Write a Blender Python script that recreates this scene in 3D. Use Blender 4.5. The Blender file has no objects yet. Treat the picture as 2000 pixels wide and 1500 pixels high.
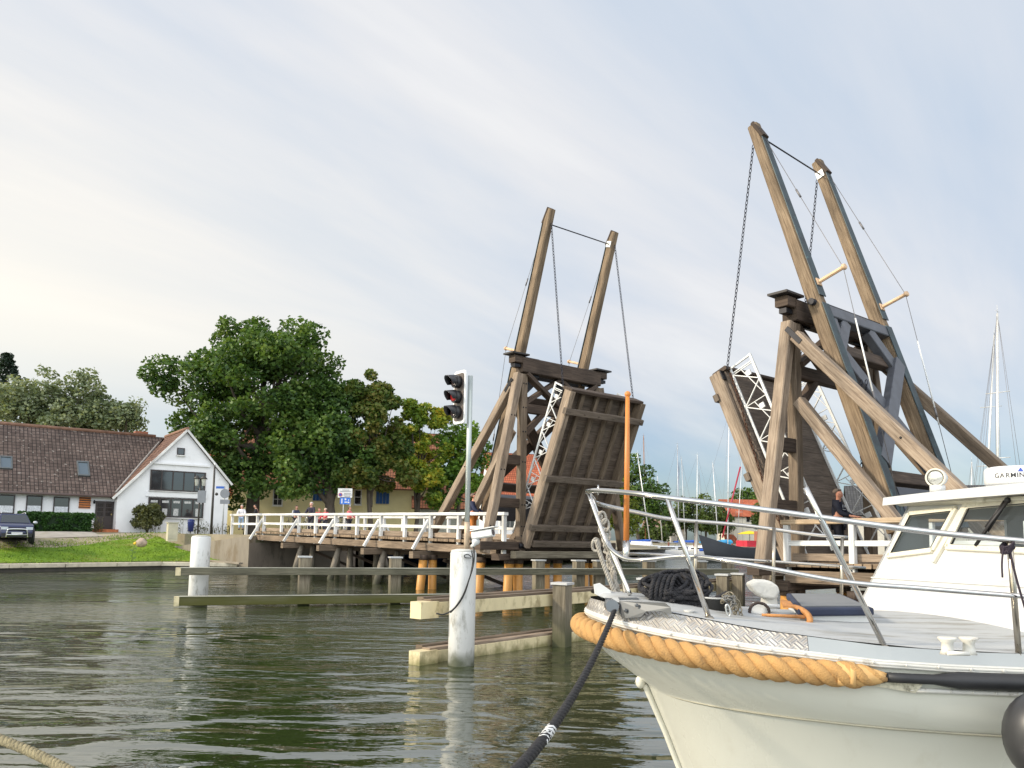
import bpy, bmesh, math, random
import numpy as np
from mathutils import Vector, Matrix
random.seed(7); np.random.seed(7)
SC = bpy.context.scene
COL = SC.collection
# ------------------------------------------------------------------ camera
EYE = 2.1; FPX = 1546.0; PIT = .1014; ROLL = .0167; SHIFT = 145.0
cam_d = bpy.data.cameras.new('camera'); cam = bpy.data.objects.new('camera', cam_d); COL.objects.link(cam)
CR = Matrix.Rotation(math.pi/2+PIT, 3, 'X') @ Matrix.Rotation(ROLL, 3, 'Z')
cam.matrix_world = Matrix.Translation((0, 0, EYE)) @ CR.to_4x4()
cam_d.sensor_width = 36; cam_d.lens = 36*FPX/2000; cam_d.shift_y = SHIFT/2000
cam_d.clip_start = .1; cam_d.clip_end = 6000
SC.camera = cam
SC.render.resolution_x = 1024; SC.render.resolution_y = 768
# ------------------------------------------------------------------ sky and sun
SUN_EL = math.radians(30); SUN_AZ = math.radians(-100)      # azimuth from +Y, negative = left of the view
w = bpy.data.worlds.new('World'); SC.world = w; w.use_nodes = True
nt = w.node_tree; nt.nodes.clear()
def nd(tree, typ, loc=(0, 0), **kw):
    n = tree.nodes.new(typ)
    for k, v in kw.items():
        if k.startswith('i_'): n.inputs[int(k[2:]) if k[2:].isdigit() else k[2:]].default_value = v
        else: setattr(n, k, v)
    return n
def ramp(tree, stops, interp='LINEAR'):
    n = tree.nodes.new('ShaderNodeValToRGB'); cr = n.color_ramp; cr.interpolation = interp
    while len(cr.elements) < len(stops): cr.elements.new(.5)
    for e, (p, c) in zip(cr.elements, stops):
        e.position = p; e.color = (c[0], c[1], c[2], 1) if not isinstance(c, (int, float)) else (c, c, c, 1)
    return n
L = nt.links.new
sky = nd(nt, 'ShaderNodeTexSky', sky_type='NISHITA', sun_disc=False, sun_elevation=SUN_EL, sun_rotation=SUN_AZ, air_density=1.0, dust_density=1.5, ozone_density=1.2)
tc = nd(nt, 'ShaderNodeTexCoord'); sep = nd(nt, 'ShaderNodeSeparateXYZ'); L(tc.outputs['Generated'], sep.inputs[0])
def wm(op, a, b=None, c=None):
    n = nt.nodes.new('ShaderNodeMath'); n.operation = op
    for i, v in enumerate((a, b, c)):
        if v is None: continue
        if isinstance(v, (int, float)): n.inputs[i].default_value = v
        else: L(v, n.inputs[i])
    return n.outputs[0]
zc = wm('MAXIMUM', wm('ADD', sep.outputs[2], .13), .04)
px_ = wm('DIVIDE', sep.outputs[0], zc); py_ = wm('DIVIDE', sep.outputs[1], zc)
comb = nd(nt, 'ShaderNodeCombineXYZ'); L(px_, comb.inputs[0]); L(py_, comb.inputs[1])
mp = nd(nt, 'ShaderNodeMapping'); mp.inputs['Scale'].default_value = (.24, .95, 1); mp.inputs['Location'].default_value = (1.7, .9, 0)
rot = nd(nt, 'ShaderNodeMapping'); rot.inputs['Rotation'].default_value = (0, 0, math.radians(-52)); L(comb.outputs[0], rot.inputs[0]); L(rot.outputs[0], mp.inputs[0])
n1 = nd(nt, 'ShaderNodeTexNoise'); n1.inputs['Scale'].default_value = .9; n1.inputs['Detail'].default_value = 8; n1.inputs['Roughness'].default_value = .56; n1.inputs['Distortion'].default_value = .5
L(mp.outputs[0], n1.inputs['Vector'])
n2 = nd(nt, 'ShaderNodeTexNoise'); n2.inputs['Scale'].default_value = 2.4; n2.inputs['Detail'].default_value = 7
mp2 = nd(nt, 'ShaderNodeMapping'); mp2.inputs['Scale'].default_value = (.22, 1.0, 1)
rot2 = nd(nt, 'ShaderNodeMapping'); rot2.inputs['Rotation'].default_value = (0, 0, math.radians(-38)); L(comb.outputs[0], rot2.inputs[0]); L(rot2.outputs[0], mp2.inputs[0]); L(mp2.outputs[0], n2.inputs['Vector'])
cl = wm('ADD', wm('MULTIPLY', n1.outputs[0], .75), wm('MULTIPLY', n2.outputs[0], .25))
# thin grey-lilac veil with brighter warm-white streaks (sky colours are x10: the background runs at 0.1)
rc = ramp(nt, [(.38, (4.9, 5.75, 6.9)), (.47, (5.9, 6.4, 7.15)), (.55, (7.1, 7.2, 7.45)), (.64, (8.5, 8.4, 8.25))]); L(cl, rc.inputs[0])
# warm brightening towards the low sun at the left
az = wm('MULTIPLY_ADD', sep.outputs[0], -1.0, 0.0)
lowz = wm('SUBTRACT', 1.0, wm('MULTIPLY', wm('ABSOLUTE', wm('SUBTRACT', sep.outputs[2], .2)), 3.0))
cn = nd(nt, 'ShaderNodeClamp')
L(wm('MULTIPLY', wm('MAXIMUM', wm('MULTIPLY_ADD', az, 1.5, .16), 0.0), wm('MAXIMUM', lowz, 0.0)), cn.inputs[0])
mixw = nd(nt, 'ShaderNodeMix', data_type='RGBA'); L(cn.outputs[0], mixw.inputs[0]); L(rc.outputs[0], mixw.inputs[6]); mixw.inputs[7].default_value = (9.6, 9.0, 7.8, 1)
# the veil thins out towards the horizon, where blue sky shows
hz = ramp(nt, [(.0, .12), (.05, .30), (.12, .60), (.26, .93), (1, .97)]); L(sep.outputs[2], hz.inputs[0])
skyc = nd(nt, 'ShaderNodeMix', data_type='RGBA', blend_type='MULTIPLY'); skyc.inputs[0].default_value = 1; L(sky.outputs[0], skyc.inputs[6]); skyc.inputs[7].default_value = (.80, 1.02, 1.14, 1)
mixc = nd(nt, 'ShaderNodeMix', data_type='RGBA'); L(hz.outputs[0], mixc.inputs[0]); L(skyc.outputs[2], mixc.inputs[6]); L(mixw.outputs[2], mixc.inputs[7])
# added fill: unseen sky behind the camera is scaled up to light facing surfaces
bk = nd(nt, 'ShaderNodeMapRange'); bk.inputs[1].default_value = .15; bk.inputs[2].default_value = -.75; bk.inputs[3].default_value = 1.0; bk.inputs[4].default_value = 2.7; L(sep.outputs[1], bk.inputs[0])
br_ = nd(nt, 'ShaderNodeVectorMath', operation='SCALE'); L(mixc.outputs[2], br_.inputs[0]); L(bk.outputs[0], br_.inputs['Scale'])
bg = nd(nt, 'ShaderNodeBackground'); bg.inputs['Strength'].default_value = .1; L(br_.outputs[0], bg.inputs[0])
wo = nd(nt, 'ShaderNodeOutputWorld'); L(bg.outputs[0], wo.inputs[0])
sun_d = bpy.data.lights.new('sun', 'SUN'); sun_d.energy = 3.4; sun_d.angle = math.radians(6); sun_d.color = (1, .88, .70)
sun = bpy.data.objects.new('sun', sun_d); COL.objects.link(sun)
sd = Vector((math.sin(SUN_AZ)*math.cos(SUN_EL), math.cos(SUN_AZ)*math.cos(SUN_EL), math.sin(SUN_EL)))
sun.rotation_euler = sd.to_track_quat('Z', 'Y').to_euler()
SC.view_settings.view_transform = 'Standard'; SC.view_settings.look = 'None'; SC.view_settings.exposure = .26; SC.view_settings.gamma = 1
try:
    SC.render.engine = 'CYCLES'; SC.cycles.max_bounces = 6; SC.cycles.transparent_max_bounces = 8
except Exception: pass
# ------------------------------------------------------------------ helpers
def V(*a): return Vector(a if len(a) > 1 else a[0])
def ray(px, py): return CR @ Vector(((px-1000)/FPX, -(py-750-SHIFT)/FPX, -1))
def at(px, py, Y): d = ray(px, py); return Vector((0, 0, EYE)) + d*(Y/d.y)
def atz(px, py, z): d = ray(px, py); return Vector((0, 0, EYE)) + d*((z-EYE)/d.z)
def tag(o, label=None, cat=None, group=None, kind=None):
    if label: o['label'] = label
    if cat: o['category'] = cat
    if group: o['group'] = group
    if kind: o['kind'] = kind
    return o
def empty(name, loc=(0, 0, 0), label=None, cat=None, group=None, rz=0):
    o = bpy.data.objects.new(name, None); COL.objects.link(o); o.location = loc; o.rotation_euler = (0, 0, rz)
    o.empty_display_size = .2
    return tag(o, label, cat, group)
class MB:
    def __init__(s): s.v = []; s.f = []; s.uv = []; s.sm = []
    def face(s, idx, uv=None, sm=False):
        s.f.append(tuple(idx)); s.uv.append(uv if uv else [(0, 0)]*len(idx)); s.sm.append(sm)
    def add(s, pts): n = len(s.v); s.v.extend(tuple(p) for p in pts); return n
    def beam(s, p0, p1, w, h, up=(0, 0, 1), c=None, w1=None, h1=None):
        """timber from p0 to p1: w across, h along 'up', chamfered edges, uv along the grain"""
        p0 = Vector(p0); p1 = Vector(p1); d = p1-p0; ln = d.length
        if ln < 1e-6: return
        d /= ln; up = Vector(up); x = d.cross(up)
        if x.length < 1e-4: x = d.cross(Vector((0, 1, 0)))
        x.normalize(); y = x.cross(d).normalized()
        if c is None: c = min(w, h)*.07
        ou, ov = random.random()*40, random.random()*40
        r = []
        for p, ww, hh in ((p0, w, h), (p1, w1 or w, h1 or h)):
            a, b = ww/2, hh/2
            for (i, j) in ((a-c, -b), (a, -b+c), (a, b-c), (a-c, b), (-a+c, b), (-a, b-c), (-a, -b+c), (-a+c, -b)):
                r.append(p+x*i+y*j)
        n = s.add(r); per = 0
        for k in range(8):
            k2 = (k+1) % 8; e = (r[k2]-r[k]).length
            s.face((n+k, n+k2, n+8+k2, n+8+k), [(ou, ov+per), (ou, ov+per+e), (ou+ln, ov+per+e), (ou+ln, ov+per)]); per += e
        s.face([n+7-k for k in range(8)], [(ou+.02*((r[7-k]-p0).dot(x)), ov+(r[7-k]-p0).dot(y)) for k in range(8)])
        s.face([n+8+k for k in range(8)], [(ou+.02*((r[8+k]-p1).dot(x)), ov+(r[8+k]-p1).dot(y)) for k in range(8)])
    def box(s, c, size, rz=0, M=None):
        c = Vector(c); a, b, h = size[0]/2, size[1]/2, size[2]/2
        R = M if M else Matrix.Rotation(rz, 3, 'Z')
        n = s.add([c + R @ Vector((i*a, j*b, k*h)) for k in (-1, 1) for (i, j) in ((-1, -1), (1, -1), (1, 1), (-1, 1))])
        for q in ((3, 2, 1, 0), (4, 5, 6, 7), (0, 1, 5, 4), (1, 2, 6, 5), (2, 3, 7, 6), (3, 0, 4, 7)):
            u0 = random.random()*10
            dim = (size[0], size[1]) if q[0] in (3, 4) and q[1] in (2, 5) else ((size[0], size[2]) if q in ((0, 1, 5, 4), (2, 3, 7, 6)) else (size[1], size[2]))
            s.face([n+i for i in q], [(u0, u0), (u0+dim[0], u0), (u0+dim[0], u0+dim[1]), (u0, u0+dim[1])])
    def quad(s, a, b, c, d, sm=False, uv=None): n = s.add([a, b, c, d]); s.face((n, n+1, n+2, n+3), uv, sm)
    def poly(s, pts): n = s.add(pts); s.face(range(n, n+len(pts)))
    def slab(s, pts, off):
        """polygon extruded by vector off"""
        off = Vector(off); pts = [Vector(p) for p in pts]; k = len(pts)
        nrm = Vector((0, 0, 0))
        for i in range(k): nrm += pts[i].cross(pts[(i+1) % k])
        if nrm.dot(off) > 0: pts = pts[::-1]
        n = s.add(pts+[p+off for p in pts])
        s.face(range(n, n+k)); s.face([n+k+k-1-i for i in range(k)])
        for i in range(k):
            j = (i+1) % k; e = (pts[j]-pts[i]).length
            s.face((n+j, n+i, n+k+i, n+k+j), [(e, 0), (0, 0), (0, off.length), (e, off.length)])
    def tube(s, pts, r, n=8, cap=True, sm=True, closed=False):
        pts = [Vector(p) for p in pts]; m = len(pts)
        rr = r if isinstance(r, (list, tuple)) else [r]*m
        t0 = None; x = None; rings = []; acc = 0
        for i, p in enumerate(pts):
            if closed: t = pts[(i+1) % m]-pts[i-1]
            else: t = pts[min(i+1, m-1)]-pts[max(i-1, 0)]
            if t.length < 1e-9: t = Vector((0, 0, 1))
            t.normalize()
            if x is None:
                x = t.cross(Vector((0, 0, 1)))
                if x.length < .05: x = t.cross(Vector((0, 1, 0)))
                x.normalize()
            else:
                x = x - t*x.dot(t)
                if x.length < 1e-6: x = t.orthogonal()
                x.normalize()
            y = t.cross(x)
            if i: acc += (p-pts[i-1]).length
            b = s.add([p + (x*math.cos(2*math.pi*k/n)+y*math.sin(2*math.pi*k/n))*rr[i] for k in range(n)])
            rings.append((b, acc, rr[i]))
        rng = range(m if closed else m-1)
        for i in rng:
            b0, u0, r0 = rings[i]; b1, u1, r1 = rings[(i+1) % m]
            for k in range(n):
                k2 = (k+1) % n; v0 = k/n*6.283*r0; v1 = (k+1)/n*6.283*r0
                s.face((b0+k, b0+k2, b1+k2, b1+k), [(u0, v0), (u0, v1), (u1, v1), (u1, v0)], sm)
        if cap and not closed:
            s.face([rings[0][0]+n-1-k for k in range(n)]); s.face([rings[-1][0]+k for k in range(n)])
    def lathe(s, o, prof, n=16, axis=(0, 0, 1), sm=True):
        """prof: (radius, height) pairs along axis from o"""
        o = Vector(o); ax_ = Vector(axis).normalized(); x = ax_.orthogonal().normalized(); y = ax_.cross(x); rings = []; acc = 0
        for i, (r, h) in enumerate(prof):
            r = max(r, 1e-4)
            rings.append((s.add([o+ax_*h+(x*math.cos(2*math.pi*k/n)+y*math.sin(2*math.pi*k/n))*r for k in range(n)]), h, r))
        for (b0, h0, r0), (b1, h1, r1) in zip(rings, rings[1:]):
            for k in range(n):
                k2 = (k+1) % n
                s.face((b0+k, b0+k2, b1+k2, b1+k), [(h0, k/n*6.283*r0), (h0, (k+1)/n*6.283*r0), (h1, (k+1)/n*6.283*r0), (h1, k/n*6.283*r0)], sm)
        s.face([rings[0][0]+n-1-k for k in range(n)]); s.face([rings[-1][0]+k for k in range(n)])
    def grid(s, rows, sm=True, flip=False):
        """rows of points -> quads"""
        m = len(rows[0]); b = [s.add(r) for r in rows]
        for i in range(len(rows)-1):
            for k in range(m-1):
                q = (b[i]+k, b[i]+k+1, b[i+1]+k+1, b[i+1]+k)
                s.face(q[::-1] if flip else q, [(i, k), (i, k+1), (i+1, k+1), (i+1, k)], sm)
    def ball(s, c, r, n=10, m=6):
        rx, ry, rz = r if isinstance(r, (tuple, list)) else (r, r, r); c = Vector(c)
        rows = [[c+Vector((rx*math.sin(math.pi*i/m)*math.cos(2*math.pi*k/n), ry*math.sin(math.pi*i/m)*math.sin(2*math.pi*k/n), rz*math.cos(math.pi*i/m))) for k in range(n+1)] for i in range(m+1)]
        s.grid(rows, True, True)
    def rope(s, pts, R, pitch, n=3, seg=6, step=None):
        """laid rope: n strands winding round the path"""
        pts = resample(pts, step or pitch/8); m = len(pts); x = None; fr = []; acc = 0
        for i, p in enumerate(pts):
            t = (pts[min(i+1, m-1)]-pts[max(i-1, 0)]).normalized()
            if x is None: x = t.orthogonal().normalized()
            else: x = (x-t*x.dot(t)).normalized()
            if i: acc += (p-pts[i-1]).length
            fr.append((p, x.copy(), t.cross(x), acc))
        RR = R if callable(R) else (lambda u: R)
        for k in range(n):
            q = []; rad = []
            for (p, x_, y_, u) in fr:
                a = 2*math.pi*(u/pitch+k/n); rr = RR(u/max(acc, 1e-6))
                q.append(p+(x_*math.cos(a)+y_*math.sin(a))*rr*.5); rad.append(rr*.54)
            s.tube(q, rad, seg)
    def build(s, name, mat, parent=None, smooth=None):
        me = bpy.data.meshes.new(name); me.from_pydata(s.v, [], s.f)
        ul = me.uv_layers.new(name='UVMap'); flat = [c for u in s.uv for q in u for c in q]
        ul.data.foreach_set('uv', flat)
        me.polygons.foreach_set('use_smooth', [bool(x) if smooth is None else smooth for x in s.sm])
        me.materials.append(mat); me.update()
        o = bpy.data.objects.new(name, me); COL.objects.link(o)
        if parent is not None:
            pm = world_m(parent); o.parent = parent; o.matrix_parent_inverse = pm.inverted()
        return o
def world_m(o):
    m = o.matrix_basis.copy()
    if o.parent: m = world_m(o.parent) @ o.matrix_parent_inverse @ m
    return m
def resample(pts, step):
    pts = [Vector(p) for p in pts]; d = [0]
    for a, b in zip(pts, pts[1:]): d.append(d[-1]+(b-a).length)
    n = max(2, int(d[-1]/step)+1); out = []; j = 0
    for i in range(n):
        u = d[-1]*i/(n-1)
        while j < len(pts)-2 and d[j+1] < u: j += 1
        k = (u-d[j])/max(d[j+1]-d[j], 1e-9); out.append(pts[j].lerp(pts[j+1], min(max(k, 0), 1)))
    return out
def smooth_path(pts, n=8):
    """Catmull-Rom"""
    pts = [Vector(p) for p in pts]; P = [pts[0]*2-pts[1]]+pts+[pts[-1]*2-pts[-2]]; out = []
    for i in range(1, len(P)-2):
        for k in range(n):
            t = k/n; a, b, c, d = P[i-1], P[i], P[i+1], P[i+2]
            out.append(.5*((2*b)+(c-a)*t+(2*a-5*b+4*c-d)*t*t+(3*b-a-3*c+d)*t**3))
    out.append(pts[-1]); return out
def sag(a, b, s, n=10): a = Vector(a); b = Vector(b); return [a.lerp(b, i/n)-Vector((0, 0, s*4*(i/n)*(1-i/n))) for i in range(n+1)]
def copy_tree(o, parent=None):
    c = o.copy(); COL.objects.link(c)
    if parent is not None: c.parent = parent
    for ch in list(o.children): copy_tree(ch, c)
    return c
def text_mesh(s, txt, size, M, depth=.003, bold=0):
    """letters as geometry: appended to MB through a temporary font curve"""
    cu = bpy.data.curves.new('t', 'FONT'); cu.body = txt; cu.size = size; cu.extrude = depth; cu.align_x = 'CENTER'; cu.align_y = 'CENTER'; cu.offset = bold; cu.resolution_u = 3
    ob = bpy.data.objects.new('t', cu); COL.objects.link(ob)
    dg = bpy.context.evaluated_depsgraph_get(); me = ob.evaluated_get(dg).to_mesh()
    n = s.add([M @ v.co for v in me.vertices])
    for p in me.polygons: s.face([n+i for i in p.vertices])
    wd = max((v.co.x for v in me.vertices), default=0)-min((v.co.x for v in me.vertices), default=0)
    ob.evaluated_get(dg).to_mesh_clear(); bpy.data.objects.remove(ob); bpy.data.curves.remove(cu); return wd
# ------------------------------------------------------------------ materials
MATS = {}
def base_mat(name):
    m = bpy.data.materials.new(name); m.use_nodes = True; t = m.node_tree; b = t.nodes['Principled BSDF']; return m, t, b
def sc(c, k): return tuple(min(1, max(0, x*k)) for x in c)
def tide(m, col, z0, z1, amt=.9):
    """algae and wet band near the waterline"""
    t = m.node_tree; b = t.nodes['Principled BSDF']; src = b.inputs['Base Color'].links[0].from_socket
    g = nd(t, 'ShaderNodeNewGeometry'); sp = nd(t, 'ShaderNodeSeparateXYZ'); t.links.new(g.outputs['Position'], sp.inputs[0])
    n = nd(t, 'ShaderNodeTexNoise'); n.inputs['Scale'].default_value = 5; n.inputs['Detail'].default_value = 5; t.links.new(g.outputs['Position'], n.inputs[0])
    ad = nd(t, 'ShaderNodeMath', operation='MULTIPLY_ADD'); ad.inputs[1].default_value = .35; t.links.new(n.outputs[0], ad.inputs[0]); t.links.new(sp.outputs[2], ad.inputs[2])
    mr = nd(t, 'ShaderNodeMapRange'); mr.inputs[1].default_value = z0+.17; mr.inputs[2].default_value = z1+.17; mr.inputs[3].default_value = amt; mr.inputs[4].default_value = 0; t.links.new(ad.outputs[0], mr.inputs[0])
    mx = nd(t, 'ShaderNodeMix', data_type='RGBA'); t.links.new(mr.outputs[0], mx.inputs[0]); t.links.new(src, mx.inputs[6]); mx.inputs[7].default_value = (*col, 1); t.links.new(mx.outputs[2], b.inputs['Base Color']); return m
def mat(name, col, rough=.6, metal=0, var=.14, vs=2.5, bump=.0, bs=30, col2=None, spec=.5, dirt=None, coat=0, stretch=(1, 1, 1), rvar=.1):
    if name in MATS: return MATS[name]
    m, t, b = base_mat(name); L = t.links.new
    tc = nd(t, 'ShaderNodeTexCoord'); mp = nd(t, 'ShaderNodeMapping'); mp.inputs['Scale'].default_value = stretch; L(tc.outputs['Object'], mp.inputs[0])
    n = nd(t, 'ShaderNodeTexNoise'); n.inputs['Scale'].default_value = vs; n.inputs['Detail'].default_value = 7; n.inputs['Roughness'].default_value = .62; L(mp.outputs[0], n.inputs['Vector'])
    r = ramp(t, [(.3, col2 if col2 else sc(col, 1-var)), (.7, sc(col, 1+var) if not col2 else col)]); L(n.outputs[0], r.inputs[0])
    out = r.outputs[0]
    if dirt:
        n3 = nd(t, 'ShaderNodeTexNoise'); n3.inputs['Scale'].default_value = dirt[1]; n3.inputs['Detail'].default_value = 8; n3.inputs['Roughness'].default_value = .7; L(mp.outputs[0], n3.inputs['Vector'])
        r3 = ramp(t, [(dirt[2], 0.), (dirt[2]+.12, dirt[3])]); L(n3.outputs[0], r3.inputs[0])
        mx = nd(t, 'ShaderNodeMix', data_type='RGBA'); L(r3.outputs[0], mx.inputs[0]); L(out, mx.inputs[6]); mx.inputs[7].default_value = (*dirt[0], 1); out = mx.outputs[2]
    L(out, b.inputs['Base Color'])
    b.inputs['Roughness'].default_value = rough; b.inputs['Metallic'].default_value = metal; b.inputs['Specular IOR Level'].default_value = spec; b.inputs['Coat Weight'].default_value = coat
    if rvar:
        rr = nd(t, 'ShaderNodeMapRange'); rr.inputs[3].default_value = max(.02, rough-rvar); rr.inputs[4].default_value = min(1, rough+rvar); L(n.outputs[0], rr.inputs[0]); L(rr.outputs[0], b.inputs['Roughness'])
    if bump:
        nb = nd(t, 'ShaderNodeTexNoise'); nb.inputs['Scale'].default_value = bs; nb.inputs['Detail'].default_value = 5; L(mp.outputs[0], nb.inputs['Vector'])
        bm = nd(t, 'ShaderNodeBump'); bm.inputs['Strength'].default_value = bump; bm.inputs['Distance'].default_value = .02; L(nb.outputs[0], bm.inputs['Height']); L(bm.outputs[0], b.inputs['Normal'])
    MATS[name] = m; return m
def wood(name, dark, mid, light, rough=.75, grain=1.0, bump=.5, algae=None):
    """weathered timber; grain runs along the uv u direction (metres)"""
    if name in MATS: return MATS[name]
    m, t, b = base_mat(name); L = t.links.new
    uv = nd(t, 'ShaderNodeUVMap'); mp = nd(t, 'ShaderNodeMapping'); mp.inputs['Scale'].default_value = (.9*grain, 16*grain, 1); L(uv.outputs[0], mp.inputs[0])
    n = nd(t, 'ShaderNodeTexNoise'); n.inputs['Scale'].default_value = 1.6; n.inputs['Detail'].default_value = 8; n.inputs['Roughness'].default_value = .65; n.inputs['Distortion'].default_value = .6; L(mp.outputs[0], n.inputs['Vector'])
    r = ramp(t, [(.26, dark), (.5, mid), (.74, light)]); L(n.outputs[0], r.inputs[0])
    mp2 = nd(t, 'ShaderNodeMapping'); mp2.inputs['Scale'].default_value = (.5, 1.5, 1); L(uv.outputs[0], mp2.inputs[0])
    n2 = nd(t, 'ShaderNodeTexNoise'); n2.inputs['Scale'].default_value = 1.5; n2.inputs['Detail'].default_value = 6; L(mp2.outputs[0], n2.inputs['Vector'])
    r2 = ramp(t, [(.35, .55), (.62, 1.12)]); L(n2.outputs[0], r2.inputs[0])
    mx = nd(t, 'ShaderNodeMix', data_type='RGBA', blend_type='MULTIPLY'); mx.inputs[0].default_value = .8; L(r.outputs[0], mx.inputs[6]); L(r2.outputs[0], mx.inputs[7])
    # drying cracks
    mp3 = nd(t, 'ShaderNodeMapping'); mp3.inputs['Scale'].default_value = (.7, 22, 1); L(uv.outputs[0], mp3.inputs[0])
    n3 = nd(t, 'ShaderNodeTexNoise'); n3.inputs['Scale'].default_value = 1.3; n3.inputs['Detail'].default_value = 3; L(mp3.outputs[0], n3.inputs['Vector'])
    r3 = ramp(t, [(.63, 0.), (.68, .7)]); L(n3.outputs[0], r3.inputs[0])
    mc = nd(t, 'ShaderNodeMix', data_type='RGBA'); L(r3.outputs[0], mc.inputs[0]); L(mx.outputs[2], mc.inputs[6]); mc.inputs[7].default_value = (*sc(dark, .4), 1)
    out = mc.outputs[2]
    if algae:
        g = nd(t, 'ShaderNodeNewGeometry'); sp = nd(t, 'ShaderNodeSeparateXYZ'); L(g.outputs['Position'], sp.inputs[0])
        ad = nd(t, 'ShaderNodeMath', operation='MULTIPLY_ADD'); ad.inputs[1].default_value = .5; L(n2.outputs[0], ad.inputs[0]); L(sp.outputs[2], ad.inputs[2])
        ra = ramp(t, [(.35, .9), (.95, 0.)]); L(ad.outputs[0], ra.inputs[0])
        ma = nd(t, 'ShaderNodeMix', data_type='RGBA'); L(ra.outputs[0], ma.inputs[0]); L(out, ma.inputs[6]); ma.inputs[7].default_value = (*algae, 1); out = ma.outputs[2]
    L(out, b.inputs['Base Color']); b.inputs['Roughness'].default_value = rough; b.inputs['Specular IOR Level'].default_value = .3
    bm = nd(t, 'ShaderNodeBump'); bm.inputs['Strength'].default_value = bump; bm.inputs['Distance'].default_value = .01; L(n.outputs[0], bm.inputs['Height']); L(bm.outputs[0], b.inputs['Normal'])
    MATS[name] = m; return m
def leafmat(name, cols, trans=.25):
    if name in MATS: return MATS[name]
    m, t, b = base_mat(name); L = t.links.new
    g = nd(t, 'ShaderNodeNewGeometry'); n = nd(t, 'ShaderNodeTexNoise'); n.inputs['Scale'].default_value = .45; n.inputs['Detail'].default_value = 3; L(g.outputs['Position'], n.inputs['Vector'])
    ad = nd(t, 'ShaderNodeMath', operation='MULTIPLY_ADD'); L(g.outputs['Random Per Island'], ad.inputs[0]); ad.inputs[1].default_value = .55
    sb = nd(t, 'ShaderNodeMath', operation='MULTIPLY_ADD'); L(n.outputs[0], sb.inputs[0]); sb.inputs[1].default_value = 1.4; sb.inputs[2].default_value = -.5; L(sb.outputs[0], ad.inputs[2])
    k = len(cols); r = ramp(t, [(.08+.84*i/(k-1), c) for i, c in enumerate(cols)]); L(ad.outputs[0], r.inputs[0])
    L(r.outputs[0], b.inputs['Base Color']); b.inputs['Roughness'].default_value = .55; b.inputs['Specular IOR Level'].default_value = .35
    tr = nd(t, 'ShaderNodeBsdfTranslucent'); hs = nd(t, 'ShaderNodeMix', data_type='RGBA', blend_type='MULTIPLY'); hs.inputs[0].default_value = 1; L(r.outputs[0], hs.inputs[6]); hs.inputs[7].default_value = (1.6, 1.5, .7, 1); L(hs.outputs[2], tr.inputs[0])
    ms = nd(t, 'ShaderNodeMixShader'); ms.inputs[0].default_value = trans; L(b.outputs[0], ms.inputs[1]); L(tr.outputs[0], ms.inputs[2]); L(ms.outputs[0], t.nodes['Material Output'].inputs[0])
    MATS[name] = m; return m
def glass(name, tint=(.02, .025, .03), rough=.03, alpha=1):
    if name in MATS: return MATS[name]
    m, t, b = base_mat(name); b.inputs['Base Color'].default_value = (*tint, 1); b.inputs['Roughness'].default_value = rough; b.inputs['Specular IOR Level'].default_value = .9
    n = nd(t, 'ShaderNodeTexNoise'); n.inputs['Scale'].default_value = 1.2; bm = nd(t, 'ShaderNodeBump'); bm.inputs['Strength'].default_value = .03; t.links.new(n.outputs[0], bm.inputs['Height']); t.links.new(bm.outputs[0], b.inputs['Normal'])
    MATS[name] = m; return m
WOOD_LT = lambda: wood('weathered timber', (.13, .092, .065), (.29, .22, .16), (.42, .34, .26))
WOOD_DK = lambda: wood('dark stained timber', (.035, .024, .018), (.075, .052, .038), (.13, .095, .07))
WOOD_MD = lambda: wood('grey brown timber', (.08, .058, .042), (.175, .13, .09), (.27, .21, .15))
WOOD_GR = lambda: wood('wet grey post timber', (.09, .075, .05), (.2, .17, .12), (.31, .27, .2), algae=(.06, .065, .03))
WOOD_WH = lambda: wood('white painted timber', (.62, .61, .57), (.74, .73, .70), (.80, .79, .76), grain=.7, bump=.15)
BLACKIRON = lambda: mat('black iron', (.018, .018, .022), .45, .6, .3, 8)
WHITEPAINT = lambda: mat('white paint', (.70, .70, .68), .4, 0, .05, 3, dirt=((.3, .28, .22), 3, .62, .35))
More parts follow.
